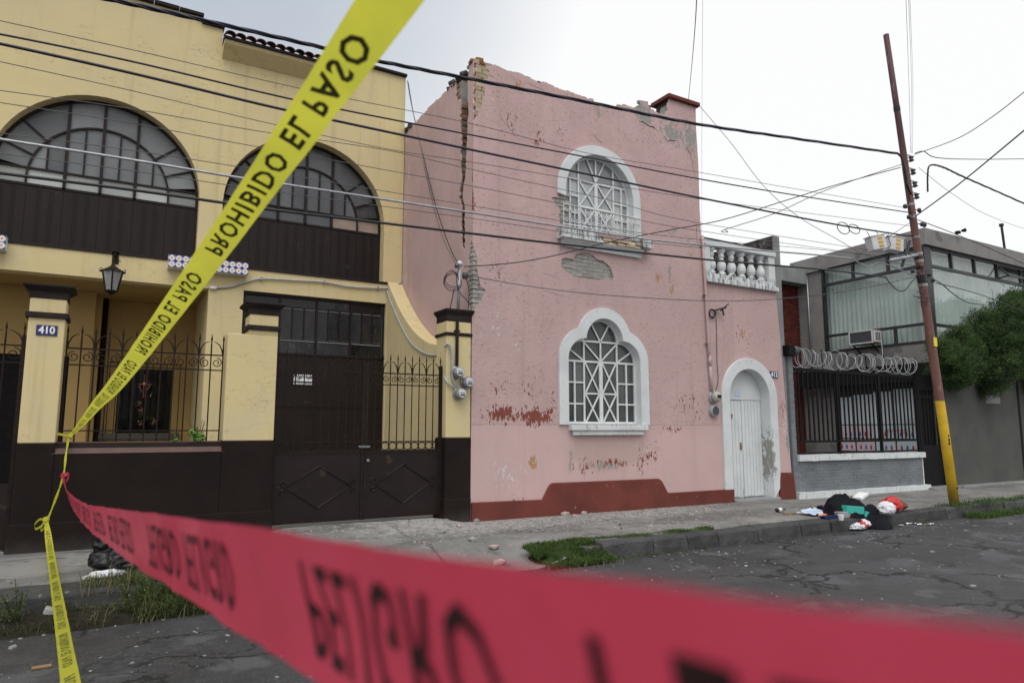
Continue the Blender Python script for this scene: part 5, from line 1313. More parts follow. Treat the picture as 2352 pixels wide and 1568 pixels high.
solo('meter_hose', m, M['galv_matt'], (4.66, WY - .04, 2.6), 'grey flexible hose curving down to the meters on the pillar', 'hose', smooth=True)
m = MB(); m.tube(smooth_path([(4.58, WY + .05, 2.45), (4.62, WY - .04, 2.33), (4.74, WY - .04, 2.26), (4.82, WY - .04, 2.2), (4.85, WY - .04, 2.08)], 6), .016, 6)
solo('meter_hose', m, M['galv_matt'], (4.70, WY - .04, 2.3), 'short grey hose leaving the gate hinge and linking the meters', 'hose', smooth=True)

# the boundary goes on past the entrance gate
bw2 = thing('boundary_wall', (-4.5, WY, .1), 'yellow and brown boundary wall beyond the iron entrance gate', 'wall')
m = MB(); m.box(-9, -2.17, WY + .002, WY + .38, 1.432, 2.9); part('upper', m, M['yellow'], bw2)
m = MB(); m.box(-9, -2.165, WY - .003, WY + .385, .05, 1.43); part('base', m, M['dark'], bw2)
# ================================================================== neighbouring grey property
pw_ = thing('party_wall', (12.85, 10.2, .1), 'raw concrete party wall end rising beside the white balustrade', 'wall')
m = MB(); m.prism([[(10.135, .05), (14.5, .05), (14.5, 6.02), (10.135, 5.98)]], lambda u, v: (12.72, u, v), (.22, 0, 0)); part('body', m, M['grey_conc'], pw_, bev=.01)
m = MB(); m.prism([[(10.16, 4.7), (14.4, 4.7), (14.4, 6.0), (10.16, 5.96)]], lambda u, v: (12.705, u, v), (.014, 0, 0)); part('weathered_face', m, M['mortar_dark'], pw_)
GB = brick_variants('brick', M['grey_paint'], .238, .06, .066, 3, 80)
gw = thing('grey_boundary_wall', (15.5, 10.1, .08), 'low blue-grey painted brick wall with white coping below the black bar fence', 'wall')
m = MB(); m.box(12.955, 13.10, 10.084, 10.35, .02, 3.22); part('pier', m, M['grey_paint'], gw)
m = MB(); m.box(13.101, 17.93, 10.084, 10.30, .02, .90); part('core', m, M['grey_paint'], gw)
for j in range(9):
    for i in range(20):
        x = 13.23 + .2435 * i + (.12 if j % 2 else 0)
        if x > 17.85: continue
        o = link('brick', RN.choice(GB), gw, (x, 10.109 + RN.uniform(-.002, .002), .27 + .071 * j))
for j in range(41):
    o = link('brick', RN.choice(GB), gw, (13.027, 10.109 + RN.uniform(-.002, .002), .27 + .071 * j)); o.scale.x = .58
m = MB(); m.prism([rough([(13.11, .895), (18.0, .885), (18.0, 1.015), (13.11, 1.03)], .006, .25, 2)], lambda u, v: (u, 10.02, v), (0, .36, 0)); part('coping', m, M['white_old'], gw, bev=.015)
m = MB(); m.prism([rough([(12.99, .01), (18.1, -.01), (18.1, .20), (12.99, .225)], .008, .2, 6)], lambda u, v: (u, 10.0, v), (0, .112, 0)); part('plinth', m, M['white_old'], gw, bev=.02)
m = MB(); m.box(17.94, 18.0, 10.10, 10.32, .02, .89); part('end_post', m, M['white_old'], gw)
fl_ = thing('wall_floodlight', (12.98, 10.0, 3.28), 'black box floodlight on top of the grey brick pier', 'floodlight')
m = MB(); m.box(12.86, 13.06, 9.96, 10.20, 3.225, 3.46); part('housing', m, M['black_iron'], fl_, bev=.012)
m = MB(); m.lathe([(.12, 0), (.12, .12), (.09, .14)], (13.06, 10.06, 3.34), 16, 'x'); part('lens', m, M['ac_grey'], fl_)
bf = thing('bar_fence', (15.5, 10.16, 1.03), 'black steel bar fence standing on the low grey wall', 'fence')
b = MB(); b.box(-.02, .02, -.012, .012, 1.32, 2.94); bme = b.mesh('bar', None, [M['black_iron']])
x = 13.22
while x < 17.95:
    link('bar', bme, bf, (x, 10.18, 0)); x += .163
for z, h in ((2.95, .07), (1.32, .05), (1.06, .04)):
    m = MB(); m.box(13.11, 18.02, 10.16, 10.20, z - h / 2, z + h / 2); part('rail', m, M['black_iron'], bf)
for x in (13.13, 14.75, 16.4, 18.0):
    m = MB(); m.box(x - .03, x + .03, 10.15, 10.21, 1.03, 2.97); part('post', m, M['black_iron'], bf)
rz = thing('razor_wire_coil', (15.5, 10.18, 2.99), 'coil of razor wire on stakes along the top of the black fence', 'razor wire')
pts = []
N = 27
for i in range(N * 18):
    t = i / (N * 18); a = 2 * PI * i / 18
    r = .20 + .03 * math.sin(t * 23) + .02 * math.sin(t * 61)
    pts.append((13.15 + 4.85 * t + .08 * math.sin(a * .5 + 2 * t) + .07 * math.sin(t * 60) + .05 * math.sin(t * 37), 10.18 + r * math.sin(a) * .85, 3.215 + r * math.cos(a)))
m = MB(); m.tube(pts, .0068, 4); part('coil', m, M['razor'], rz)
m = MB()
for i in range(0, len(pts), 3):
    p = V(pts[i]); d = V((RN.uniform(-1, 1), RN.uniform(-1, 1), RN.uniform(-1, 1))).normalized() * .03
    m.add([p - d, p + V((0, .006, .006)), p + d], [(0, 1, 2)])
part('barbs', m, M['razor'], rz)
rz.children[-1]['kind'] = 'stuff'
for x in (14.3, 15.3, 16.0, 16.75, 17.6, 18.15):
    m = MB(); m.tube([(x, 10.18, 2.95), (x - .03, 10.18, 3.46)], .012, 5); part('stake', m, M['black_iron'], rz)
# dark gate and garden wall
dg = thing('steel_gate', (18.6, 10.2, .1), 'black steel gate with upper bars between the grey wall ends', 'gate')
m = MB(); m.box(18.12, 19.16, 10.20, 10.24, .12, 1.18); part('lower_panel', m, M['black_iron'], dg)
m = MB(); m.box(18.06, 19.22, 10.16, 10.24, 2.62, 3.02); part('head_panel', m, M['black_iron'], dg)
for x in (18.10, 19.18):
    m = MB(); m.box(x - .04, x + .04, 10.15, 10.25, .1, 3.0); part('post', m, M['black_iron'], dg)
for k in range(6):
    m = MB(); x = 18.26 + k * .15; m.box(x - .018, x + .018, 10.20, 10.23, 1.18, 2.62); part('bar', m, M['black_iron'], dg)
m = MB(); m.box(18.14, 19.14, 10.19, 10.235, 2.42, 2.47); part('rail', m, M['black_iron'], dg)
m = MB(); m.box(17.98, 19.3, 9.86, 10.4, .01, .13); part('threshold', m, M['grey_conc'], dg, bev=.01)
dw_ = thing('garden_wall', (24, 10.2, .08), 'tall dark grey rendered garden wall under the green bush', 'wall')
m = MB(); m.box(19.23, 48, 10.08, 10.34, .02, 3.12); part('body', m, M['grey_dark_wall'], dw_)
m = MB(); m.box(19.23, 48, 9.78, 10.078, .0, .13); part('footing', m, M['grey_conc'], dw_, bev=.02)
for x in (23.15, 26.5):
    m = MB(); m.box(x - .05, x + .05, 10.06, 10.079, .13, 3.1); part('joint', m, M['black'], dw_)
q = PY(2283, 912, 10.06); m = MB(); m.box(q.x - .45, q.x + .35, 10.068, 10.079, q.z - .18, q.z + .22); part('paint_patch', m, M['grey_conc'], dw_)
# ---- grey modern building
BX, BY = 20.5, 11.02
gb = thing('grey_building', (22, 13, .1), 'grey modern building with large curtained corner windows', 'building')
m = MB(); m.prism([[(BY, .05), (15.7, .05), (15.7, 7.22), (BY, 7.32)], [(BY + .14, 4.16), (BY + .14, 7.02), (14.45, 6.98), (14.45, 4.12)]], lambda u, v: (BX, u, v), (.25, 0, 0)); part('side_wall', m, M['grey_plaster'], gb)
m = MB(); m.prism([[(BX + .252, .05), (30, .05), (30, 7.30), (BX + .252, 7.32)], [(BX + .40, 4.10), (BX + .40, 7.02), (27.2, 7.02), (27.2, 4.10)]], lambda u, v: (u, BY, v), (0, .25, 0)); part('front_wall', m, M['grey_plaster'], gb)
m = MB(); m.prism([[(BX - .10, BY - .12), (30.1, BY - .12), (30.1, 15.6), (BX - .10, 15.6)]], lambda u, v: (u, v, 7.02 + (v - BY) * -.02), (0, 0, .50)); part('roof_fascia', m, M['grey_plaster'], gb)
m = MB(); m.prism([[(30, .05), (30, 7.0), (30.2, 7.0), (30.2, .05)]], lambda u, v: (u, BY + .26, v), (0, 4, 0)); part('end_wall', m, M['grey_plaster'], gb)
def curtain(name, p0, p1, z0, z1, parent, fold=.16, amp=.035, seed=1):
    rr = random.Random(seed); p0, p1 = V(p0), V(p1); L = (p1 - p0).length; d = (p1 - p0) / L; nrm = V((-d.y, d.x, 0)); n = int(L / .025); v = []
    for i in range(n + 1):
        s_ = L * i / n; ph = 2 * PI * s_ / fold + 1.5 * noise.noise((s_ * 1.3, seed, 0)) * 2
        o = nrm * amp * (math.sin(ph) + .4 * noise.noise((s_ * 5, seed, 2)))
        q = p0 + d * s_
        v += [(q.x + o.x, q.y + o.y, z0), (q.x + o.x * .7, q.y + o.y * .7, z1)]
    m = MB(); m.add(v, [(2 * i, 2 * i + 2, 2 * i + 3, 2 * i + 1) for i in range(n)]); return part(name, m, M['curtain'], parent, True)
# side window
m = MB(); m.box(BX - .02, BX + .10, BY + .14, 14.45, 6.94, 7.02); m.box(BX - .02, BX + .10, BY + .14, 14.45, 4.12, 4.19); m.box(BX - .02, BX + .10, 14.38, 14.45, 4.12, 7.0)
sw_ = part('side_window', m, M['frame_dark'], gb)
for za, zb in ((6.37, 6.46), (4.64, 4.72)):
    m = MB(); m.box(BX - .02, BX + .08, BY + .14, 14.40, za, zb); part('transom', m, M['frame_dark'], sw_)
for y, z0, z1 in ((13.32, 6.461, 6.939), (12.15, 6.461, 6.939), (12.06, 4.191, 4.639)):
    m = MB(); m.box(BX - .02, BX + .08, y - .035, y + .035, z0, z1); part('mullion', m, M['frame_dark'], sw_)
for (ya, yb) in ((BY + .16, 12.12), (12.18, 13.28), (13.36, 14.38)):
    m = MB(); m.box(BX + .03, BX + .036, ya, yb, 6.47, 6.94); part('pane', m, M['glass_clear'], sw_)
m = MB(); m.box(BX + .03, BX + .036, BY + .16, 14.38, 4.73, 6.36); part('pane', m, M['glass_clear'], sw_)
for (ya, yb) in ((BY + .16, 12.02), (12.10, 14.38)):
    m = MB(); m.box(BX + .03, BX + .036, ya, yb, 4.20, 4.63); part('pane', m, M['glass_clear'], sw_)
curtain('curtain', (BX + .32, BY + .2, 0), (BX + .32, 13.24, 0), 4.12, 6.98, sw_, .15, .04, 1)
curtain('curtain', (BX + .32, 13.20, 0), (BX + .36, 14.6, 0), 4.12, 6.98, sw_, .17, .05, 2)
# front window
m = MB(); m.box(BX - .04, BX + .30, BY - .03, BY + .13, 4.0, 7.02); part('corner_post', m, M['frame_dark'], gb)
m = MB(); m.box(BX + .40, 27.2, BY - .02, BY + .08, 6.95, 7.02); m.box(BX + .40, 27.2, BY - .02, BY + .08, 4.10, 4.18)
fw_ = part('front_window', m, M['frame_dark'], gb)
for za, zb in ((6.40, 6.48), (4.62, 4.70)):
    m = MB(); m.box(BX + .31, 27.2, BY - .02, BY + .07, za, zb); part('transom', m, M['frame_dark'], fw_)
for x in (22.0, 23.35, 24.75, 26.3):
    m = MB(); m.box(x - .035, x + .035, BY - .02, BY + .07, 6.481, 6.949); part('mullion', m, M['frame_dark'], fw_)
xs_ = [BX + .31, 22.0, 23.35, 24.75]
for a, b in zip(xs_, xs_[1:]):
    m = MB(); m.box(a + .04, b - .04, BY + .03, BY + .036, 6.49, 6.94); part('pane', m, M['glass_clear'], fw_)
m = MB(); m.add([(24.80, BY + .02, 6.93), (26.25, BY + .02, 6.93), (26.25, BY - .30, 6.53), (24.80, BY - .30, 6.53)], [(0, 1, 2, 3)]); ow = part('open_pane', m, M['glass_clear'], fw_)
m = MB()
for a, b in (((24.80, BY + .02, 6.93), (24.80, BY - .30, 6.53)), ((26.25, BY + .02, 6.93), (26.25, BY - .30, 6.53)), ((24.80, BY - .30, 6.53), (26.25, BY - .30, 6.53)), ((24.80, BY + .0, 6.5), (24.80, BY - .30, 6.53))): m.bar(a, b, .04)
part('open_frame', m, M['frame_dark'], ow)
m = MB(); m.box(BX + .32, 27.15, BY + .03, BY + .036, 4.71, 6.39); part('pane', m, M['glass_clear'], fw_)
curtain('curtain', (BX + .45, BY + .34, 0), (27.2, BY + .34, 0), 4.12, 6.98, fw_, .2, .04, 3)
m = MB(); m.box(BX + .6, 27, BY + .7, BY + .72, 4.0, 7.0); m.box(BX + .7, BX + .72, BY + .7, 14.9, 4.0, 7.0); part('room_wall', m, M['room'], gb)
# ground floor: dark shop window with papers, seen through the fence
m = MB(); m.box(BX - .06, BX - .002, BY + .1, 14.2, .6, 2.98); sh_ = part('shop_window', m, M['frame_dark'], gb)
m = MB(); m.box(BX - .45, BX - .061, BY - .1, 15.2, 2.98, 3.5); part('awning', m, M['black'], gb)
k = 0
for i, (ya, yb) in enumerate(((13.55, 14.15), (12.9, 13.5), (12.25, 12.85), (11.6, 12.2))):
    for j, (za, zb) in enumerate(((1.75, 2.62 + .06 * i), (1.32, 1.72), (.92, 1.28))):
        m = MB(); m.box(BX - .07, BX - .063, ya, yb, za, zb); po = part('poster', m, M['poster' if j == 0 or i > 1 else 'poster_pink'], sh_)
        if j:
            for q in range(3):
                m = MB(); yy = ya + .12 + .17 * q; m.box(BX - .074, BX - .071, yy - .03, yy + .03, za + .06, za + .16); m.box(BX - .0735, BX - .071, yy - .015, yy + .015, za + .16, za + .20); part('printed_figure', m, M[('print_blue', 'print_red')[(q + k) % 2]], po)
            k += 1
vs_, fs = text_mesh('EVITES', .16, .003, 1.0)
m = MB(); m.add([(BX - .076, 12.2 - p.x * 1.5, 1.52 + p.y) for p in vs_], fs); part('lettering', m, M['print_red'], sh_)
# back wall of the courtyard: dark red brick under a concrete beam
bw = thing('brick_wall', (17, 15.3, .1), 'dark red brick wall under a concrete beam behind the fenced courtyard', 'wall')
m = MB(); m.box(12.98, 20.52, 15.42, 15.6, .05, 6.6); part('core', m, M['brick_red'], bw)
m = MB(); m.box(12.98, 20.51, 14.98, 15.62, 6.56, 7.10); part('beam', m, M['grey_conc'], bw, bev=.01)
RB = brick_variants('brick', M['brick_red'], .236, .06, .058, 3, 90)
for j in range(44):
    for i in range(6):
        link('brick', RN.choice(RB), bw, (19.02 + .246 * i + (.12 if j % 2 else 0), 15.405 + RN.uniform(-.003, .003), 3.55 + .068 * j))
m = MB(); m.box(19.0, 20.1, 15.36, 15.40, .12, 2.3); part('wooden_door', m, M['brown_wood'], bw)
m = MB(); m.box(15.5, 18.6, 15.30, 15.36, .12, 2.9); part('grey_panel', m, M['grey_plaster'], bw)
m = MB(); m.tube([(BX - .04, 14.98, 7.1), (BX - .04, 14.98, 3.4)], .035, 6); m.tube([(BX - .04, 14.98, 7.05), (BX - .04, 15.15, 7.35), (BX - .1, 15.5, 7.36)], .02, 5)
solo('drain_pipe', m, M['galv'], (BX, 14.98, 5), 'shiny metal downpipe on the grey building beside the red brick', 'pipe', smooth=True)
# air conditioner
ac = thing('air_conditioner', (BX - .25, 12.9, 4.2), 'rusty window air conditioner sticking out of the curtained side window', 'air conditioner')
m = MB(); m.box(BX - .42, BX + .02, 12.50, 13.30, 4.24, 4.66); part('case', m, M['rust'], ac, bev=.01)
m = MB(); m.box(BX - .435, BX - .422, 12.53, 13.27, 4.27, 4.63); part('grille', m, M['ac_grey'], ac)
m = MB()
for a in ((12.50, 12.54, 4.24, 4.66), (13.26, 13.30, 4.24, 4.66), (12.54, 13.26, 4.24, 4.28), (12.54, 13.26, 4.62, 4.66)): m.box(BX - .45, BX - .436, *a)
part('face_frame', m, M['plastic_white'], ac)
m = MB(); m.box(BX - .40, BX - .02, 12.485, 12.499, 4.28, 4.62); part('side_panel', m, M['plastic_white'], ac)
for k in range(3):
    m = MB(); m.box(BX - .32 + .09 * k, BX - .27 + .09 * k, 12.475, 12.484, 4.33, 4.58); part('vent', m, M['ac_grey'], ac)
for y in (12.6, 13.2):
    m = MB(); m.bar((BX - .38, y, 4.23), (BX, y, 3.98), .03); part('bracket', m, M['black_iron'], ac)
m = MB(); m.tube([(BX - .05, 12.47, 4.3), (BX - .06, 12.46, 3.8)], .012, 5); part('drain_hose', m, M['plastic_white'], ac)
# things on the roof
p0, p1 = PY(2309, 575, 13.5), PY(2300, 517, 13.5)
m = MB(); m.tube([p0 - V((0, 0, .4)), p1], .05, 6); m.lathe([(.09, -.05), (.09, .05)], p1, 8)
solo('roof_mast', m, M['wire'], p0, 'thin dark mast standing on the grey building roof', 'mast')
p0 = PY(2196, 535, BY - .13)
rl_ = thing('roof_lamp', p0, 'small dark lamp on the fascia of the grey building', 'lamp')
m = MB(); m.box(p0.x - .06, p0.x + .06, BY - .24, BY - .122, p0.z - .04, p0.z + .04); part('base', m, M['black_iron'], rl_)
m = MB(); m.lathe([(.03, 0), (.05, -.06), (.06, -.12)], (p0.x + .1, BY - .24, p0.z + .05), 10, 'y'); part('shade', m, M['black_iron'], rl_)

# ================================================================== green bush over the garden wall
rr = random.Random(21)
def foliage(cl, n, s, slim=.17):
    m = MB()
    for (c, r, sq) in cl:
        for _ in range(int(n * r * r)):
            d = V((rr.gauss(0, 1), rr.gauss(0, 1), rr.gauss(0, 1))).normalized()
            q = rr.random() ** .45 * (1 + .5 * noise.noise(V(c) + d * 3.1))
            p = V(c) + V((d.x * r, d.y * r, d.z * r * sq)) * q
            a = (V((rr.gauss(0, 1), rr.gauss(0, 1), rr.gauss(.2, .7))) + d * .8).normalized(); b = a.cross(V((rr.gauss(0, 1), rr.gauss(0, 1), rr.gauss(0, 1)))).normalized()
            L = s * rr.uniform(.6, 1.4)
            m.add([p - a * L * .5, p + b * L * slim, p + a * L * .5, p - b * L * slim], [(0, 1, 2, 3)])
    return m
bush = thing('bushy_tree', (23.5, 10.6, .1), 'dense green bushy tree hanging over the dark garden wall', 'tree')
core = []; tufts = []; tips = []
for (x, y, r) in ((2172, 838, .50), (2165, 805, .36), (2205, 800, .55), (2196, 772, .36), (2240, 780, .6), (2250, 738, .42), (2285, 760, .65), (2300, 718, .5), (2335, 745, .7), (2350, 695, .65), (2390, 700, .85), (2400, 770, .85), (2190, 866, .42), (2230, 850, .58), (2290, 845, .7), (2350, 830, .75), (2410, 840, .85), (2320, 692, .36), (2270, 882, .4), (2340, 886, .5), (2215, 835, .5), (2260, 815, .6), (2310, 800, .6), (2370, 800, .8), (2440, 760, .9)):
    c = PY(x, y, 9.9 + RN.uniform(-.45, .45)); core.append((c, r * .95, .85))
    for k in range(22):
        d = V((rr.gauss(0, 1), rr.gauss(0, 1) - .3, rr.gauss(.15, 1))).normalized(); tufts.append((c + V((d.x, d.y, d.z * .8)) * r * rr.uniform(.75, 1.08), rr.uniform(.10, .22), .9))
        if d.z > .1 and k % 2: tips.append((c + V((d.x, d.y, d.z * .8)) * r * 1.0, d))
part('crown', foliage(core, 15000, .055), M['leaf_shaded'], bush)
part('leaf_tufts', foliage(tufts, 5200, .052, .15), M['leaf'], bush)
m = MB(); L_ = MB()
for (p, d) in tips:                                # thin shoots with their leaves standing out of the outline
    e = p + (d * .5 + V((rr.gauss(0, .25), rr.gauss(0, .25), .8))).normalized() * rr.uniform(.15, .42); m.tube([p - d * .1, e], [.005, .002], 4)
    for k in range(16):
        c = p.lerp(e, rr.uniform(0, 1.05)); a = V((rr.gauss(0, 1), rr.gauss(0, 1), rr.gauss(.5, .6))).normalized(); b_ = a.cross(V((0, 0, 1))).normalized(); L = rr.uniform(.035, .065)
        L_.add([c, c + a * L * .5 + b_ * L * .15, c + a * L, c + a * L * .5 - b_ * L * .15], [(0, 1, 2, 3)])
part('twigs', m, M['bark'], bush); part('shoots', L_, M['leaf'], bush)
m = MB(); m.tube([(23.5, 10.75, .1), (23.4, 10.7, 1.5), (23.6, 10.4, 3.0), (23.8, 10.1, 4.2)], [.13, .11, .09, .05], 8)
for e in ((22.0, 10.0, 4.2), (21.2, 9.8, 3.7), (25, 10.0, 4.4), (22.8, 9.7, 4.6)): m.tube([(23.5, 10.6, 2.2), ((23.5 + e[0]) / 2, 10.3, 3.3), e], [.06, .045, .015], 6)
part('trunk', m, M['bark'], bush)
ft = thing('bare_tree', PY(2335, 640, 38), 'far bare twiggy tree behind the grey building', 'tree')
m = MB(); root = PY(2345, 700, 38)
def branch(p, d, L, r, lv):
    q = p + d * L; m.tube([p, (p + q) / 2 + V((rr.uniform(-.1, .1), 0, rr.uniform(-.1, .1))) * L, q], [r, r * .8, r * .6], 4)
    if lv:
        for _ in range(3): branch(q, (d + V((rr.gauss(0, .5), rr.gauss(0, .5), rr.gauss(.1, .35)))).normalized(), L * .72, r * .55, lv - 1)
branch(V((root.x, root.y, .1)), V((0, 0, 1)), root.z, .25, 0)
branch(root, V((0, 0, 1)), 1.6, .14, 4); branch(root, V((-.5, 0, .8)).normalized(), 1.7, .12, 4)
part('trunk', m, M['bark'], ft)
part('crown', foliage([(root + V((-.6, 0, 3.2)), 2.4, .8)], 260, .12), M['weed'], ft)

# ================================================================== leaning utility pole
PB = PZ(2194, 1163, .08); PT = PY(2035, 80, 7.6)
def pole_at(y):                                     # point of the pole's axis at photo row y
    t = (1163 - y) / (1163 - 80.); best = None
    lo, hi = 0.0, 1.0
    for _ in range(30):
        mi = (lo + hi) / 2; p = PB + (PT - PB) * mi; w = p - CAM; yy = PH / 2 - FPX * w.dot(UPV) / w.dot(FWD)
        if yy > y: lo = mi
        else: hi = mi
    return PB + (PT - PB) * lo
pole = thing('utility_pole', PB, 'leaning red-brown steel utility pole with yellow painted foot', 'pole')
m = MB(); pr = [.092, .088, .082, .076, .066, .058, .054]; pts = [PB + (PT - PB) * (i / 6) - (V((0, 0, .12)) if i == 0 else V((0, 0, 0))) for i in range(7)]
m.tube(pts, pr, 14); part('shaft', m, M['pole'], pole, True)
for y, h, r, mt in ((700, .05, .085, 'pole'), (806, .04, .088, 'pole'), (1120, .04, .094, 'black_iron'), (498, .06, .075, 'galv'), (545, .03, .076, 'galv'), (583, .05, .08, 'galv'), (600, .04, .08, 'galv'), (615, .05, .082, 'wire'), (592, .035, .082, 'wire'), (640, .16, .088, 'wire'), (655, .05, .09, 'galv'), (250, .1, .064, 'wire'), (470, .05, .074, 'galv')):
    c = pole_at(y); d = (PT - PB).normalized(); m = MB(); m.tube([c - d * h / 2, c + d * h / 2], r, 12); part('band', m, M[mt], pole)
c = pole_at(785); d = (PT - PB).normalized()
m = MB(); m.box(c.x - .06, c.x + .05, c.y - .092, c.y - .078, c.z - .10, c.z + .08); part('tag_plate', m, M['lemon'], pole)
for (dz, w, h) in ((0, .02, .05), (-.07, .035, .04), (-.12, .02, .07), (-.16, .04, .03)):
    c = pole_at(1000) + V((0, 0, dz)); m = MB(); m.box(c.x - .02 - w / 2, c.x - .02 + w / 2, c.y - .092, c.y - .083, c.z - h / 2, c.z + h / 2); part('painted_mark', m, M['print_black'], pole)
# insulators on a rack at the pole's far side
for y in (361, 391, 420, 447):
    c = pole_at(y); p = c + V((.22, -.02, 0)); m = MB(); m.lathe([(.03, -.055), (.06, -.04), (.035, -.01), (.035, .01), (.06, .04), (.03, .055)], p, 10); part('insulator', m, M['porcelain'], pole, True)
    m = MB(); m.bar(c + V((.04, 0, .07)), p + V((0, 0, .06)), .02); m.bar(c + V((.04, 0, -.07)), p + V((0, 0, -.06)), .02); part('insulator_arm', m, M['galv'], pole)
for y, dx in ((480, -.28), (480, .22), (503, -.2), (512, .25), (512, .34), (628, -.35), (628, .25), (640, .35)):
    c = pole_at(y) + V((dx, -.03, 0)); m = MB(); m.lathe([(.03, -.04), (.045, 0), (.03, .04)], c, 8); m.bar(c, pole_at(y), .015); part('clamp', m, M['porcelain'], pole)
m = MB(); a = pole_at(585); m.tube([a, PY(2045, 598, 7.45)], .035, 8); part('lamp_arm', m, M['galv_matt'], pole, True)
m = MB(); m.bar(PY(2090, 553, 7.55), PY(2072, 612, 7.5), .05, .03); part('strut', m, M['frame_dark'], pole)
m = MB()
for k in range(9):
    a = pole_at(rr.uniform(590, 660)); b = a + V((rr.uniform(-.5, .1), -.05, rr.uniform(-.5, .1))); m.tube(smooth_path([a, (a + b) / 2 + V((rr.uniform(-.2, .2), -.05, rr.uniform(-.2, .1))), b, a + V((.1, -.08, -.3))], 6), .005, 4)
for k in range(4):
    a = pole_at(rr.uniform(360, 470)) + V((-.1, -.04, 0)); m.tube(smooth_path([a, a + V((-.08, -.03, -.3)), a + V((.0, -.05, -.6))], 5), .008, 4)
part('loose_wires', m, M['wire'], pole)['kind'] = 'stuff'
m = MB(); m.tube(smooth_path([PY(2062, 353, 7.55), PY(2071, 362, 7.52), PY(2078, 385, 7.5), PY(2082, 410, 7.5), PY(2086, 432, 7.5), PY(2095, 448, 7.55)], 5), .022, 6); part('riser_cable', m, M['wire'], pole, True)

# ---- overhead wires
def wire(name, pts2, Y0, Y1, r, mt, label, group='overhead wires', twist=0, n=6):
    x0, x1 = pts2[0][0], pts2[-1][0]
    W3 = [PY(x, y, Y0 + (Y1 - Y0) * ((x - x0) / (x1 - x0) if x1 != x0 else 0)) for x, y in pts2]
    P = smooth_path(W3, n); m = MB()
    if twist:
        Q = smooth_path(W3, n * 6)
        for ph in range(3):
            m.tube([p + V((0, math.cos(i * .22 + ph * 2.1), math.sin(i * .22 + ph * 2.1))) * r * .9 for i, p in enumerate(Q)], r, 5)
    else: m.tube(P, r, 5)
    return solo(name, m, M[mt], P[len(P) // 2], label, 'wire', group, smooth=True)
LBT = 'thin grey wire strung along the street across both house fronts'
wire('overhead_cable', [(40, -40), (255, 0), (483, 51), (736, 109), (860, 139), (1086, 183), (1360, 237), (1600, 285), (1830, 319), (2062, 353)], 7.6, 7.6, .014, 'wire_blue', 'thick twisted black cable bundle running to the pole above the roofs', twist=1)
wire('overhead_cable', [(-120, 62), (0, 79), (300, 141), (603, 213), (779, 251), (1086, 311), (1300, 352), (1605, 411), (1850, 452), (2100, 490)], 7.6, 7.6, .011, 'wire_blue', 'medium black cable ending at the middle insulators of the pole')
wire('overhead_cable', [(-120, 80), (0, 101), (300, 168), (603, 241), (758, 275), (1086, 345), (1300, 390), (1600, 453), (1900, 512), (2040, 535), (2098, 543)], 7.6, 7.6, .016, 'wire_blue', 'black telephone cable carrying the two white terminal boxes')
wire('overhead_cable', [(-120, 300), (0, 320), (300, 367), (552, 409), (642, 422), (1086, 489), (1280, 519), (1480, 549), (1700, 571), (1870, 585), (1958, 594)], 7.6, 7.6, .015, 'alu', 'bare silver cable stretched across the house fronts')
wire('overhead_cable', [(-120, 382), (0, 398), (300, 436), (512, 466), (615, 481), (1086, 537), (1300, 562), (1640, 598), (1900, 620), (2035, 637)], 7.6, 7.6, .017, 'wire', 'lowest heavy black cable stretched across the house fronts')
THIN = ['thin grey wire above the black cables across both house fronts', 'thin grey wire just below the telephone cable across both house fronts', 'thin wire touching the tops of the arched windows and crossing the upper pink window', 'thin wire crossing the middle of the frosted arched window panes', 'thin wire running close above the bare silver cable', 'thin wire running close below the bare silver cable']
for lab, pts in zip(THIN, ([(-120, 20), (0, 48), (300, 114), (603, 184), (790, 225), (1086, 285), (1350, 352), (1600, 395), (2095, 480)], [(-120, 116), (0, 142), (300, 208), (603, 280), (887, 342), (1086, 373), (1400, 425), (1700, 470), (2100, 520)],
            [(-120, 190), (0, 208), (300, 250), (603, 303), (887, 345), (1086, 390), (1400, 460), (1605, 512), (2100, 590)], [(-120, 220), (0, 236), (300, 283), (550, 330), (800, 375), (1086, 428), (1400, 490), (1605, 530), (2100, 600)],
            [(-120, 288), (0, 306), (300, 345), (600, 392), (1086, 473), (1400, 525), (1605, 550), (1900, 575), (2100, 600)], [(-120, 330), (0, 352), (300, 392), (600, 436), (1086, 502), (1400, 548), (1620, 570)])):
    wire('overhead_wire', pts, 7.6, 7.6, .0045, 'wire_grey', lab)
wire('service_drop', [(1066, 612), (1160, 606), (1260, 590), (1400, 556), (1540, 528), (1660, 505), (1800, 462), (1920, 425), (2068, 385)], 10.05, 7.6, .009, 'wire', 'twisted service wire from the grey mast up to the pole')
wire('service_drop', [(1665, 527), (1672, 533), (1663, 528), (1780, 490), (1900, 436), (2070, 378)], 8.4, 7.6, .007, 'wire_grey', 'loose service wire ending in mid air near the balustrade')
wire('service_drop', [(1072, 632), (1200, 655), (1350, 674), (1500, 685), (1640, 691), (1780, 687), (1950, 668), (2120, 632)], 10.05, 7.6, .007, 'wire_grey', 'thin service wire sagging across the pink wall below the upper window')
wire('service_drop', [(936, 186), (945, 240), (970, 350), (1000, 470), (1030, 560), (1052, 606)], 13.35, 10.12, .009, 'wire', 'dark wire dropping from the yellow roof corner to the mast')
wire('service_drop', [(938, 190), (955, 290), (985, 430), (1015, 540), (1050, 612)], 13.35, 10.1, .006, 'wire_grey', 'thin wire beside the dark one from the yellow roof corner to the mast')
wire('guy_wire', [(1606, 243), (1680, 330), (1752, 425), (1830, 495), (1920, 548), (2000, 590), (2108, 612)], 10.1, 7.6, .006, 'wire_grey', 'wire slanting down from the red coping to the pole')
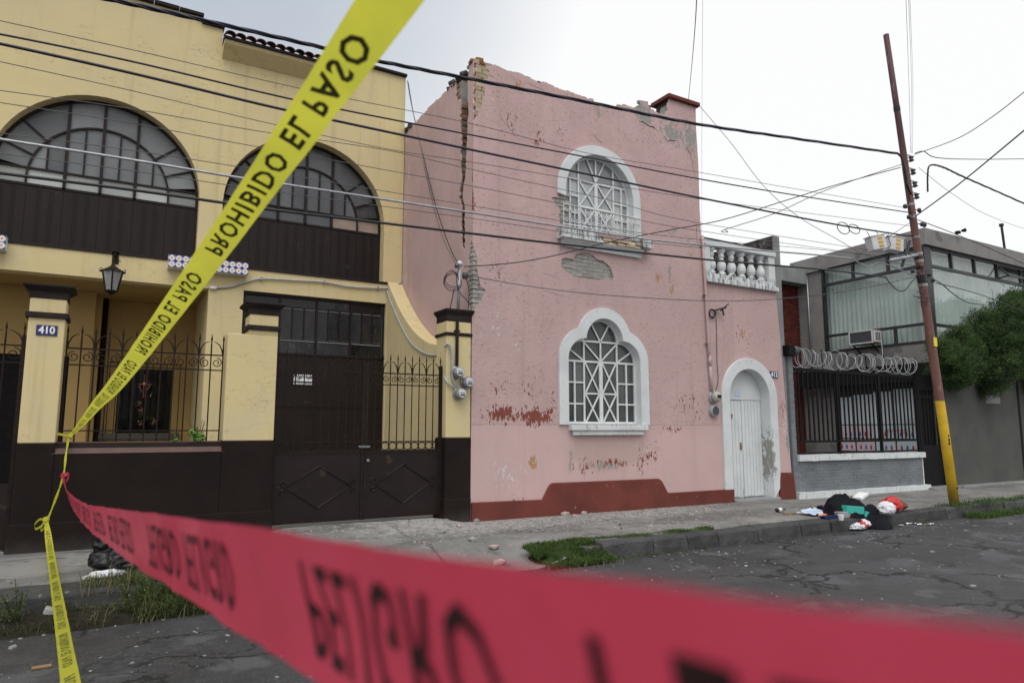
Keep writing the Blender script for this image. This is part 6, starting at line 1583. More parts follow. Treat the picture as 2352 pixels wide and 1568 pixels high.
wire('guy_wire', [(1581, 232), (1590, 140), (1598, 40), (1602, -60)], 10.2, 4.0, .006, 'wire_grey', 'wire rising steeply from the red coping')
wire('guy_wire', [(1612, 590), (1612, 300), (1614, 0), (1615, -60)], 9.8, 6.0, .003, 'alu', 'hair thin wire rising past the corner of the pink upper storey')
for dx in (0, 6, 9): wire('overhead_wire', [(2092 + dx * .4, 352), (2088 + dx, 200), (2081 + dx, 0), (2079 + dx, -60)], 7.6, 3.2, .0035, 'alu', 'hair thin wire rising steeply from the pole top', 'hair wires over the pole')
wire('overhead_cable', [(2131, 440), (2131, 400), (2137, 380), (2165, 384), (2210, 405), (2290, 440), (2380, 480)], 7.6, 7.6, .011, 'wire_blue', 'thick black cable leaving the pole down the street', twist=1)
wire('overhead_cable', [(2098, 500), (2200, 425), (2352, 300), (2420, 245)], 7.6, 3.5, .012, 'wire_blue', 'straight cable slanting up from the pole across the street')
wire('overhead_wire', [(2100, 355), (2200, 318), (2280, 268), (2352, 212), (2420, 160)], 7.6, 4.0, .008, 'wire_grey', 'twisted wire slanting up from the pole top across the street')
wire('overhead_wire', [(2102, 352), (2122, 348), (2150, 362), (2230, 366), (2352, 365), (2430, 362)], 7.6, 8.0, .010, 'wire_blue', 'level dark wire leaving the pole top down the street')
wire('overhead_wire', [(2108, 505), (2180, 532), (2260, 565), (2352, 606), (2420, 640)], 7.6, 7.6, .009, 'wire', 'dark wire falling away in front of the grey building roof')
wire('overhead_wire', [(2110, 385), (2180, 440), (2260, 490), (2352, 525), (2420, 540)], 7.6, 9.5, .005, 'wire_grey', 'faint wire falling away beyond the pole over the grey roof')
wire('overhead_wire', [(2150, 650), (2200, 662), (2250, 676), (2300, 694), (2360, 720)], 7.6, 8.2, .010, 'wire', 'dark cable leaving the pole in front of the front window curtains')
wire('overhead_wire', [(2126, 634), (2160, 650), (2190, 675), (2222, 694), (2260, 700)], 7.6, 8.2, .011, 'wire', 'drooping black cable in front of the corner window')
wire('overhead_wire', [(2130, 620), (2200, 628), (2280, 645), (2352, 652), (2420, 655)], 7.6, 8.2, .006, 'wire_grey', 'faint wire crossing the front window of the grey building')
wire('overhead_cable', [(1958, 594), (1975, 605), (1995, 611), (2008, 606), (2020, 603), (2050, 612), (2098, 632)], 7.6, 7.6, .010, 'alu', 'bent end of the silver cable tied off near the pole')
wire('overhead_cable', [(2035, 637), (2048, 655), (2065, 668), (2080, 665), (2096, 645), (2108, 636)], 7.6, 7.6, .010, 'wire', 'slack loop of black cable hanging beside the pole')
wire('overhead_wire', [(1958, 594), (2010, 562), (2065, 528), (2092, 510)], 7.6, 7.6, .006, 'wire_grey', 'stay wire slanting from the silver cable end to the pole')
m = MB()
for (cx, cy, rx, ry) in ((1937, 524, 14, 13), (1962, 526, 13, 10)):
    m.tube([PY(cx + rx * math.cos(2 * PI * i / 20), cy + ry * math.sin(2 * PI * i / 20) + .3 * rx * math.cos(2 * PI * i / 20), 7.58) for i in range(20)], .008, 5, True)
solo('cable_loop', m, M['wire'], PY(1950, 524, 7.58), 'two round loops of spare cable tied to the telephone cable', 'cable')
for i, (x, y, lab) in enumerate(((2013, 559, 'white terminal box with yellow labels beside the spare cable loops'), (2053, 563, 'white terminal box with yellow labels next to the pole'))):
    c = PY(x, y, 7.5); t = thing('terminal_box', c, lab, 'box', 'terminal boxes on the cable')
    m = MB(); m.box(c.x - .17, c.x + .15, c.y - .09, c.y + .09, c.z - .13, c.z + .13); part('case', m, M['plastic_white'], t, bev=.012)
    m = MB(); m.box(c.x - .19, c.x + .17, c.y - .10, c.y + .10, c.z + .131, c.z + .15); part('lid', m, M['plastic_white'], t, bev=.006)
    t.rotation_euler = (0, (-.22, .12)[i], -.30)
    for k in range(3):
        m = MB(); m.box(c.x - .03, c.x + .07, c.y - .097, c.y - .091, c.z + .06 - .075 * k, c.z + .10 - .075 * k); part('label', m, M['label_yellow'], t)
    m = MB()
    for dx in (-.1, .1): m.tube([(c.x + dx, c.y, c.z + .14), (c.x + dx, c.y + .05, c.z + .27)], .008, 4)
    m.tube(smooth_path([(c.x + .12, c.y, c.z - .1), (c.x + .3, c.y, c.z - .1), (c.x + .28, c.y, c.z + .15)], 5), .008, 4)
    part('hanger', m, M['wire'], t)
# ================================================================== grass and weeds
gr = random.Random(31)
def ground_z(x, y):
    if y < 7.3: return ROAD_Z
    return max(pav_z(x, y), ROAD_Z)
def grass(name, spots, mt, label, cat='grass'):
    """spots: (x0,x1,y0,y1,count,h0,h1,zfun)"""
    m = MB()
    for (x0, x1, y0, y1, n, h0, h1, zf) in spots:
        for _ in range(n):
            x, y = gr.uniform(x0, x1), gr.uniform(y0, y1)
            if noise.noise((x * 3.1, y * 3.1, 7)) < -.33: continue
            z = zf(x, y); h = gr.uniform(h0, h1) * (.7 + .5 * noise.noise((x * 2, y * 2, 1))); a = gr.uniform(0, 2 * PI); w = gr.uniform(.002, .0055)
            d = V((math.cos(a), math.sin(a), 0)); s_ = V((-d.y, d.x, 0)) * w; b = gr.uniform(.2, 1.25) * h
            p = V((x, y, z - .01)); q = p + V((0, 0, h * .6)) + d * b * .35; r = p + V((0, 0, h * (1.0 if b < .5 * h else (.8 if b < .9 * h else .55)))) + d * b
            m.add([p - s_, p + s_, q + s_ * .7, q - s_ * .7, r], [(0, 1, 2, 3), (3, 2, 4)])
    return solo(name, m, M[mt], (spots[0][0], spots[0][2], 0), label, cat, kind='stuff')
def mound(name, x0, x1, y0, y1, h, base):
    m = MB(); nx_, ny_ = 24, 12; v = []
    for j in range(ny_ + 1):
        for i in range(nx_ + 1):
            u, w = i / nx_, j / ny_; x, y = x0 + (x1 - x0) * u, y0 + (y1 - y0) * w
            e = sst(0, .3, u) * (1 - sst(.7, 1, u)) * sst(0, .4, w) * (1 - sst(.75, 1, w))
            v.append((x, y, base(x, y) - .02 + (h + .02) * e * (1 + .5 * noise.noise((x * 4, y * 4, 2))) + .02 * e))
    m.add(v, [(j * (nx_ + 1) + i, j * (nx_ + 1) + i + 1, (j + 1) * (nx_ + 1) + i + 1, (j + 1) * (nx_ + 1) + i) for j in range(ny_) for i in range(nx_)])
    return solo(name, m, M['soil' if x0 < 3 else 'turf'], (x0, y0, 0), kind='structure', smooth=True)
mound('verge', 4.55, 5.6, 7.0, 7.8, .05, lambda x, y: ROAD_Z if y < 7.3 else max(ROAD_Z, min(pav_z(x, y), .06)))
mound('verge', .75, 2.0, 6.95, 8.1, .10, lambda x, y: ROAD_Z if y < 7.3 else max(ROAD_Z, min(pav_z(x, y), .06)))
mound('verge', -3.5, 1.3, 6.95, 7.65, .06, lambda x, y: ROAD_Z)
flat = lambda z: (lambda x, y: z)
grass('verge_grass', [(5.3, 7.9, 7.52, 7.76, 7000, .04, .10, flat(.11)), (4.6, 5.65, 7.08, 7.74, 9000, .05, .12, lambda x, y: max(ROAD_Z, min(.10, ROAD_Z + (y - 6.95) * .25))), (7.9, 8.9, 7.54, 7.66, 500, .03, .07, flat(.11)), (5.7, 7.4, 7.2, 7.30, 300, .03, .08, flat(ROAD_Z))], 'grass', 'bright green grass growing behind the kerb in front of the pink house')
grass('verge_weeds', [(-.15, 1.5, 7.62, 8.2, 5500, .06, .17, flat(.11)), (-2.5, 1.9, 7.05, 7.52, 5500, .06, .24, flat(ROAD_Z)), (.3, 2.0, 7.05, 7.7, 4500, .12, .36, lambda x, y: ROAD_Z + .1 * sst(7.0, 7.5, y)), (-3.0, -.1, 7.25, 7.54, 1300, .10, .32, flat(ROAD_Z))], 'weed', 'dark overgrown weeds along the kerb in front of the low brown wall')
grass('dry_grass', [(-.2, 1.9, 7.0, 8.1, 900, .12, .36, lambda x, y: ROAD_Z if y < 7.5 else .1), (4.4, 5.8, 6.9, 7.3, 160, .05, .14, flat(ROAD_Z))], 'dry', 'pale dry straw among the weeds beside the brown wall')
grass('pole_grass', [(14.2, 18.5, 6.95, 7.32, 3800, .08, .24, flat(ROAD_Z)), (14.0, 17.8, 7.3, 7.75, 3200, .08, .22, flat(.08)), (12.5, 13.2, 7.1, 7.3, 120, .06, .14, flat(ROAD_Z)), (17.0, 20, 7.0, 7.6, 1800, .15, .40, flat(.0))], 'grass', 'grass tuft around the foot of the leaning pole')
def weed(x, y, z, h, n, label):
    t = thing('weed', (x, y, z), label, 'plant'); m = MB(); L = MB()
    for k in range(n):
        a = gr.uniform(0, 6.28); e = V((math.cos(a) * h * .35, math.sin(a) * h * .35, h * gr.uniform(.7, 1))); p = V((x, y, z)); m.tube([p, p + e * .5 + V((0, 0, h * .1)), p + e], [.005, .004, .002], 4)
        for q in range(26):
            c = p + e * gr.uniform(.25, 1) + V((gr.gauss(0, .03), gr.gauss(0, .03), gr.gauss(0, .03))); u = V((gr.gauss(0, 1), gr.gauss(0, 1), gr.gauss(0, .5))).normalized(); w = u.cross(V((0, 0, 1))).normalized()
            L.add([c - u * .02, c + w * .008, c + u * .02, c - w * .008], [(0, 1, 2, 3)])
    part('stems', m, M['weed'], t); part('leaves', L, M['weed'], t)
for i, (x, y, h, lab) in enumerate(((-.62, 7.30, .42, 'small leafy weed below the pink stained kerb stone'), (-.95, 7.35, .40, 'feathery weed in the gutter under the wide dark kerb'), (.75, 7.15, .36, 'spreading weed with pale stems beside the black rubbish bag'), (.25, 7.25, .38, 'dark bushy weed hanging over the broken kerb'), (17.6, 7.3, .6, 'tall dark weed at the end of the pole grass'))):
    weed(x, y, ROAD_Z, h, 9, lab)
# plants on the low wall's sill
sp_ = thing('sill_plant', (1.0, WY + .2, 1.44), 'green geranium growing between the railing bars on the low wall', 'plant')
m = MB()
for (x, z, n) in ((.93, 1.55, 50), (1.02, 1.50, 60), (.98, 1.47, 50), (.72, 1.46, 16)): leafmass(m, (x, WY + .14, z), .07, n, .05, gr, .8)
part('leaves', m, mat('geranium_leaf', (.12, .26, .045), (.09, .20, .035)), sp_)
m = MB()
for k in range(6): m.tube([(1.0, WY + .18, 1.44), (.98 + gr.uniform(-.1, .1), WY + .13, 1.62 + gr.uniform(-.06, .12))], .004, 4)
part('stems', m, mat('dry_stem', (.10, .05, .04), (.07, .04, .03)), sp_)

# ================================================================== rubble and litter
def chunk(size, seed, sub=1):
    rr_ = random.Random(seed); bm = bmesh.new(); bmesh.ops.create_icosphere(bm, subdivisions=sub, radius=1)
    for v in bm.verts:
        k = 1 + rr_.uniform(-.28, .28); v.co = V((v.co.x * size[0] * k, v.co.y * size[1] * k, v.co.z * size[2] * k))
        v.co.z = max(v.co.z, -size[2] * .55)
    m = MB(); bm.verts.ensure_lookup_table(); m.add([v.co.copy() for v in bm.verts], [tuple(v.index for v in f.verts) for f in bm.faces]); bm.free(); return m
big = [(1297, 1183, .075, 'pink', 'broken pink plaster block leaning at the foot of the red plinth'), (1340, 1180, .06, 'pink', 'rounded pink plaster lump beside the leaning block'), (1362, 1172, .06, 'grey', 'upright grey mortar chip against the red plinth'), (1318, 1186, .05, 'pink', 'small pink plaster piece in the rubble at the plinth'),
       (1135, 1247, .07, 'pink', 'pink plaster flake on the driveway before the gate pillar'), (1100, 1216, .075, 'grey', 'flat grey slab fragment on the pavement by the gate pillar'), (1085, 1240, .06, 'grey', 'pale mortar shard on the pavement under the meters'), (1055, 1213, .06, 'pink', 'thin pink flake in front of the gate'), (1015, 1225, .055, 'grey', 'dark mortar lump on the driveway before the gate'),
       (1150, 1262, .08, 'pink', 'long pink flake lying on the driveway edge'), (1095, 1198, .055, 'grey', 'mortar lump at the corner of the gate pillar'), (1205, 1188, .05, 'grey', 'grey chip close to the end of the red plinth'), (1620, 1170, .045, 'pink', 'pink chip at the foot of the plinth near the white door'), (1590, 1183, .05, 'grey', 'grey stone on the pavement near the white door')]
for i, (x, y, s_, k, lab) in enumerate(big):
    p = PZ(x, y, .12); z = pav_z(p.x, p.y); m = chunk((s_ * 1.25, s_ * .8, s_ * .62), i); m.v = [q + V((p.x, p.y, z + s_ * .3)) for q in m.v]
    solo('plaster_chunk', m, M['rubble_pink' if k == 'pink' else 'rubble'], (p.x, p.y, z), lab, 'rubble', 'fallen plaster chunks')
def scatter(name, n, fn, mt, label, s0, s1, flatk=.35):
    m = MB()
    for _ in range(n):
        r = fn()
        if r is None: continue
        x, y, z = r; s_ = gr.uniform(s0, s1) * (2.2 if gr.random() < .06 else 1); a = gr.uniform(0, 6.28); c, q = math.cos(a), math.sin(a); l, w, h = s_ * gr.uniform(.8, 1.6), s_ * gr.uniform(.5, 1), s_ * flatk * gr.uniform(.5, 1.6)
        P = [(-l, -w, 0), (l * gr.uniform(.6, 1), -w * gr.uniform(.4, 1), 0), (l, w * gr.uniform(.5, 1), 0), (-l * gr.uniform(.4, 1), w, 0)]
        v = [(x + u * c - t * q, y + u * q + t * c, z - .002) for u, t, _ in P] + [(x + (u * c - t * q) * .75, y + (u * q + t * c) * .75, z + h * gr.uniform(.6, 1.3)) for u, t, _ in P]
        m.add(v, [(4, 5, 6, 7), (0, 1, 5, 4), (1, 2, 6, 5), (2, 3, 7, 6), (3, 0, 4, 7)])
    return solo(name, m, M[mt], (5, 8, 0), label, 'debris', kind='stuff')
def near_wall():
    x = gr.gauss(6.6, 1.9) if gr.random() < .7 else gr.uniform(2.2, 10.8); y = 10.05 - abs(gr.gauss(0, .75)) if gr.random() < .75 else gr.uniform(7.7, 10)
    if x < 2.1 or x > 11 or y < 7.7 or (x < 4.6 and y > 10.05): return None
    return x, y, pav_z(x, y)
scatter('rubble', 3000, near_wall, 'rubble', 'grey plaster rubble strewn at the foot of the pink house', .005, .018)
scatter('rubble', 700, near_wall, 'rubble_pink', 'pink plaster crumbs strewn at the foot of the pink house', .006, .018)
def on_road():
    x, y = gr.uniform(-3, 17), 7.2 - abs(gr.gauss(0, 1.6))
    return (x, y, ROAD_Z) if y > 2 else None
scatter('road_grit', 150, on_road, 'paper', 'white crumbs of plaster scattered over the asphalt', .003, .008)
scatter('road_grit', 500, on_road, 'rubble', 'grey grit scattered over the asphalt', .006, .018)
scatter('pavement_grit', 400, lambda: (lambda x, y: (x, y, pav_z(x, y)))(gr.uniform(-2, 18), gr.uniform(8.1, 9.9)), 'rubble', 'fine grit lying on the concrete pavement', .005, .014)
BPIECE = PZ(118, 1430, ROAD_Z)
bp = thing('brick_fragment', BPIECE, 'orange brick piece with white plaster lying on the road by the weeds', 'brick')
m = MB(); m.box(-.09, .05, -.06, .06, 0, .10); m.v = [Matrix.Rotation(.35, 3, 'Y') @ p + BPIECE + V((0, 0, .02)) for p in m.v]; part('plaster', m, M['rubble'], bp, bev=.012)
m = MB(); m.box(.052, .10, -.06, .06, .0, .095); m.v = [Matrix.Rotation(.35, 3, 'Y') @ p + BPIECE + V((0, 0, .02)) for p in m.v]; part('brick', m, M['orange'], bp, bev=.01)
p = PZ(95, 1535, ROAD_Z); m = MB(); m.bar(p + V((-.06, 0, .012)), p + V((.06, .01, .012)), .025, .018); solo('wood_chip', m, M['card'], p, 'flat orange brown wood chip on the asphalt', 'wood chip', bev=.004)
def blob(c, size, seed, amp=.35, freq=2.2, sub=4, flatten=.6, ridge=True, lean=(0, 0)):
    bm = bmesh.new(); bmesh.ops.create_icosphere(bm, subdivisions=sub, radius=1); m = MB()
    for v in bm.verts:
        d = v.co.normalized(); n1 = noise.noise(d * freq + V((seed * 7.1, 0, 0))); n2 = noise.noise(d * freq * 2.3 + V((0, seed * 3.3, 0)))
        if ridge: n1 = 1 - 2 * abs(n1) * 1.6; n2 = 1 - 2 * abs(n2) * 1.6
        n3 = 1 - 2 * abs(noise.noise(d * freq * 5.1 + V((1, 2, seed)))) * 1.6 if ridge else 0
        k = 1 + amp * (n1 * .6 + n2 * .35 + n3 * .16)
        q = V((d.x * size[0] * k, d.y * size[1] * k, d.z * size[2] * k))
        if q.z < 0: q.z *= flatten
        q.x += lean[0] * q.z; q.y += lean[1] * q.z
        v.co = q + V(c)
    bm.verts.ensure_lookup_table(); m.add([v.co.copy() for v in bm.verts], [tuple(v.index for v in f.verts) for f in bm.faces]); bm.free(); return m
def litter(name, px_, py_, z, size, mt, label, cat, seed, amp=.35, fl=.35, grp=None, dz=0, sub=3):
    p = PZ(px_, py_, z); m = blob(p + V((0, 0, size[2] * fl + dz)), size, seed, amp, 2.0, sub, fl)
    return solo(name, m, M[mt], p, label, cat, grp, smooth=True)
# rubbish bag by the low brown wall
bg = PZ(268, 1318, .12)
bt = thing('rubbish_bag', (bg.x, bg.y, .12), 'knotted black plastic rubbish bag on the pavement edge by the weeds', 'bag')
part('body', blob(bg + V((.02, .08, .10)), (.25, .18, .21), 3, .22, 1.5, 5, .5), M['bag_black'], bt, True)
m = blob(bg + V((-.15, .08, .31)), (.07, .05, .11), 8, .5, 1.6, 4, 1); part('knot', m, M['bag_black'], bt, True)
p = PZ(245, 1325, .12); litter('plastic_scrap', 244, 1327, .12, (.16, .07, .05), 'bag_white', 'crumpled white plastic scrap in front of the black rubbish bag', 'plastic', 5, .5)
# spilled rubbish on the kerb
SP = 'spilled rubbish on the kerb'
b0 = PZ(1985, 1186, .12)
coat = thing('black_garment', (b0.x, b0.y, .12), 'heap of black clothing spilling over the kerb onto the road', 'clothing', SP)
def terrain(y): return .125 if y > 7.36 else (ROAD_Z + .01 if y < 7.24 else ROAD_Z + .01 + (.115 - ROAD_Z) * sst(7.24, 7.36, y))
def drape(cx, cy, rx, ry, h, seed, ang=0.0):
    m = MB(); nu, nv = 84, 70; v = []
    for j in range(nv + 1):
        for i in range(nu + 1):
            a = (i / nu * 2 - 1); b_ = (j / nv * 2 - 1); r = math.hypot(a, b_); k = max(abs(a), abs(b_)) / r if r else 1
            a *= k; b_ *= k; r = min(1, math.hypot(a, b_)); th = math.atan2(b_, a)
            rim = 1 + .22 * noise.noise((math.cos(th) * 1.7, math.sin(th) * 1.7, seed))
            x = cx + rx * a * rim * math.cos(ang) - ry * b_ * rim * math.sin(ang); y = cy + rx * a * rim * math.sin(ang) + ry * b_ * rim * math.cos(ang)
            f = 1 - abs(noise.noise((x * 5 + seed, y * 5 + x * 3, seed))) * 2.2; g2 = 1 - abs(noise.noise((x * 9 + y * 5, y * 9, seed + 3))) * 2.0
            e = (1 - r ** 3.0)
            v.append((x + .03 * g2 * e, y, terrain(y) + e * h * (.74 + .26 * f + .12 * g2) + .012 * (1 - r)))
    m.add(v, [(j * (nu + 1) + i, j * (nu + 1) + i + 1, (j + 1) * (nu + 1) + i + 1, (j + 1) * (nu + 1) + i) for j in range(nv) for i in range(nu)]); return m
part('heap', drape(b0.x - .02, b0.y + .26, .40, .28, .26, 2.2), M['cloth_black'], coat, True)
part('collar', drape(b0.x - .20, b0.y + .30, .36, .25, .33, 7.7), M['cloth_black'], coat, True)
part('sleeve', drape(b0.x + .24, 7.27, .22, .24, .19, 5.1, .5), M['cloth_black'], coat, True)
c = PY(1962, 1172, 7.40); m = MB(); m.box(-.23, .17, -.06, .06, -.05, .075); m.v = [Matrix.Rotation(-.12, 3, 'Z') @ Matrix.Rotation(.09, 3, 'Y') @ q + c for q in m.v]
tb = thing('teal_box', c, 'torn teal cardboard box in front of the black clothing', 'box', SP)
part('carton', m, M['teal'], tb, bev=.006)
m = MB(); m.box(.18, .36, -.065, -.055, -.07, .05); m.v = [Matrix.Rotation(-.12, 3, 'Z') @ Matrix.Rotation(.30, 3, 'Y') @ q + c for q in m.v]; part('flap', m, M['teal'], tb)
litter('plastic_bag', 2050, 1176, .12, (.16, .14, .15), 'bag_red', 'crumpled red plastic bag beside the black clothing', 'bag', 21, .3, .5, SP, .03, 4)
litter('plastic_bag', 2036, 1182, .12, (.17, .12, .13), 'bag_white', 'white plastic bag between black clothing and red bag', 'bag', 22, .3, .5, SP, .02, 4)
litter('paper_bag', 2066, 1172, .12, (.13, .12, .10), 'brown_bag', 'brown paper bag behind the red plastic bag', 'bag', 23, .3, .5, SP, .02)
def onheap(name, px_, py_, Y, size, mt, label, cat, seed, amp=.25):
    p = PY(px_, py_, Y); return solo(name, blob(p, size, seed, amp, 2.0, 3, .7), M[mt], p, label, cat, SP, smooth=True)
onheap('wrapper', 2046, 1151, 7.72, (.07, .06, .045), 'purple', 'purple wrapper on top of the red plastic bag', 'wrapper', 24)
onheap('plastic_bag', 2032, 1156, 7.75, (.11, .08, .07), 'bag_red', 'strip of red plastic showing behind the black clothing', 'bag', 25)
fb = PY(1976, 1140, 7.66); m = MB(); m.box(-.12, .13, -.09, .09, -.03, .035); m.v = [Matrix.Rotation(-.35, 3, 'Y') @ q + fb for q in m.v]
solo('foam_box', m, M['paper'], fb, 'white foam food box on top of the black clothing', 'box', SP, bev=.02)
onheap('foam_box', 1949, 1147, 7.64, (.06, .05, .045), 'card', 'cream carton scrap on the shoulder of the black clothing', 'box', 27)
onheap('packet', 1938, 1152, 7.6, (.025, .025, .045), 'lemon', 'small yellow packet tucked against the black clothing', 'packet', 28)
m = MB(); c = PZ(1872, 1182, .12)
W_, H_ = 8, 6; v = []
for j in range(H_ + 1):
    for i in range(W_ + 1):
        u, w = i / W_ - .5, j / H_ - .5; v.append(c + V((u * .46, w * .34, .03 + .05 * noise.noise((u * 5, w * 5, 3)) + .05 * (w + .5))))
m.add(v, [(j * (W_ + 1) + i, j * (W_ + 1) + i + 1, (j + 1) * (W_ + 1) + i + 1, (j + 1) * (W_ + 1) + i) for j in range(H_) for i in range(W_)])
lb = solo('wrapper', m, M['lightblue'], c, 'pale blue plastic wrapper lying flat on the pavement', 'wrapper', SP, smooth=True)
c = PZ(1906, 1190, .12); m = MB(); m.prism([[(-.18, 0), (.18, 0), (.20, .05), (-.20, .05)]], lambda u, w: (c.x + u, c.y - .05, c.z + w), (0, .10, 0)); solo('plastic_tray', m, M['navy'], c, 'navy blue plastic tray on the kerb edge', 'tray', SP, bev=.01)
c = PZ(1938, 1188, .12); m = MB(); m.prism([[(-.12, 0), (.12, 0), (.14, .10), (-.14, .10)]], lambda u, w: (c.x + u, c.y - .06, c.z + w), (0, .14, 0)); solo('plastic_tub', m, M['clearplastic'], c, 'grey clear plastic tub next to the navy tray', 'tub', SP, bev=.012)
c = PZ(1932, 1194, .12); m = MB(); m.lathe([(.035, 0), (.05, .09)], c, 12); solo('paper_cup', m, M['paper'], c, 'small white paper cup on the kerb edge by the plastic tub', 'cup', SP)
c = PZ(1913, 1174, .12); m = MB(); m.lathe([(.045, -.06), (.065, .06)], c + V((0, 0, .06)), 12, 'x'); solo('plastic_cup', m, M['clearplastic'], c, 'grey plastic cup lying among coloured wrappers', 'cup', SP)
c = PZ(1919, 1168, .12); m = MB(); m.lathe([(.03, 0), (.04, .12)], c, 10); solo('plastic_cup', m, M['green_pale'], c, 'pale green plastic cup standing beside the black clothing', 'cup', SP)
for i, (x, y, sz, mt, lab) in enumerate(((1904, 1167, (.07, .05, .04), 'orange', 'orange wrapper among the litter'), (1893, 1168, (.06, .05, .04), 'purple', 'purple patterned wrapper among the litter'), (1884, 1170, (.06, .05, .04), 'cloth_black', 'small black rag among the litter'), (1900, 1178, (.10, .06, .035), 'bag_white', 'white crumpled film beside the pale blue wrapper'), (1905, 1181, (.06, .04, .03), 'bag_red', 'red wrapper scrap on the white film'), (1863, 1172, (.05, .04, .04), 'brown_bag', 'brown wrapper scrap behind the pale blue wrapper'), (1870, 1172, (.05, .04, .03), 'green_pale', 'pale green scrap behind the pale blue wrapper'), (1890, 1186, (.10, .04, .025), 'orange', 'salmon coloured leaflet behind the navy tray'))):
    litter('wrapper', x, y, .12, sz, mt, lab, 'wrapper', 40 + i, .4, .5, SP, .01)
c = PZ(1793, 1175, .12); m = MB(); m.lathe([(.033, -.11), (.036, -.09), (.036, .03), (.014, .07), (.014, .12)], c + V((0, 0, .037)), 12, 'x')
bo = thing('glass_bottle', c, 'dark brown glass bottle lying on the pavement', 'bottle'); part('glass', m, M['bottle'], bo, True)
m = MB(); m.lathe([(.0368, -.07), (.0368, .02)], c + V((0, 0, .037)), 12, 'x'); part('label_band', m, M['paper'], bo, True)
c = PZ(1818, 1180, .12); m = MB(); m.bar(c + V((-.16, .03, .015)), c + V((.10, -.02, .015)), .05, .02); cs = thing('card_strip', c, 'brown card strip with a white end lying near the bottle', 'card'); part('card', m, M['card'], cs)
m = MB(); m.bar(c + V((.10, -.021, .02)), c + V((.22, -.045, .02)), .045, .02); part('white_end', m, M['paper'], cs)
c = PZ(1978, 1216, ROAD_Z)
rb = thing('shopping_bag', c, 'red and white plastic bag lying in the gutter', 'bag')
part('white_film', blob(c + V((-.10, 0, .05)), (.17, .09, .06), 61, .4, 2, 4, .5), M['bag_white'], rb, True)
part('red_film', blob(c + V((.02, -.02, .07)), (.10, .07, .06), 62, .4, 2, 4, .5), M['bag_red'], rb, True)
part('white_film', blob(c + V((.10, 0, .08)), (.09, .08, .07), 63, .4, 2, 4, .5), M['bag_white'], rb, True)
for i, (x, y, L_, a, lab) in enumerate(((2017, 1213, .20, .2, 'long curled white paper strip on the road beside the black clothing'), (2068, 1208, .09, .1, 'short white paper scrap on the road with a purple stain'), (2085, 1204, .10, 1.2, 'folded square white paper in the gutter'), (2100, 1203, .14, -.5, 'white paper strip leaning on another in the gutter'), (2112, 1206, .15, .5, 'white paper strip lying flat beside the leaning one'), (2137, 1205, .20, .1, 'straight white paper strip near the gutter weed'))):
    c = PZ(x, y, ROAD_Z); m = MB(); n_ = 6; v = []
    for k in range(n_ + 1):
        u = (k / n_ - .5) * L_; zz = .012 + .02 * abs(math.sin(k * 1.1 + i)); d = V((math.cos(a), math.sin(a), 0)); s_ = V((-d.y, d.x, 0)) * .035
        v += [c + d * u - s_ + V((0, 0, zz)), c + d * u + s_ + V((0, 0, zz * .7))]
    m.add(v, [(2 * k, 2 * k + 2, 2 * k + 3, 2 * k + 1) for k in range(n_)]); solo('paper_scrap', m, M['paper'], c, lab, 'paper', 'paper scraps in the gutter')

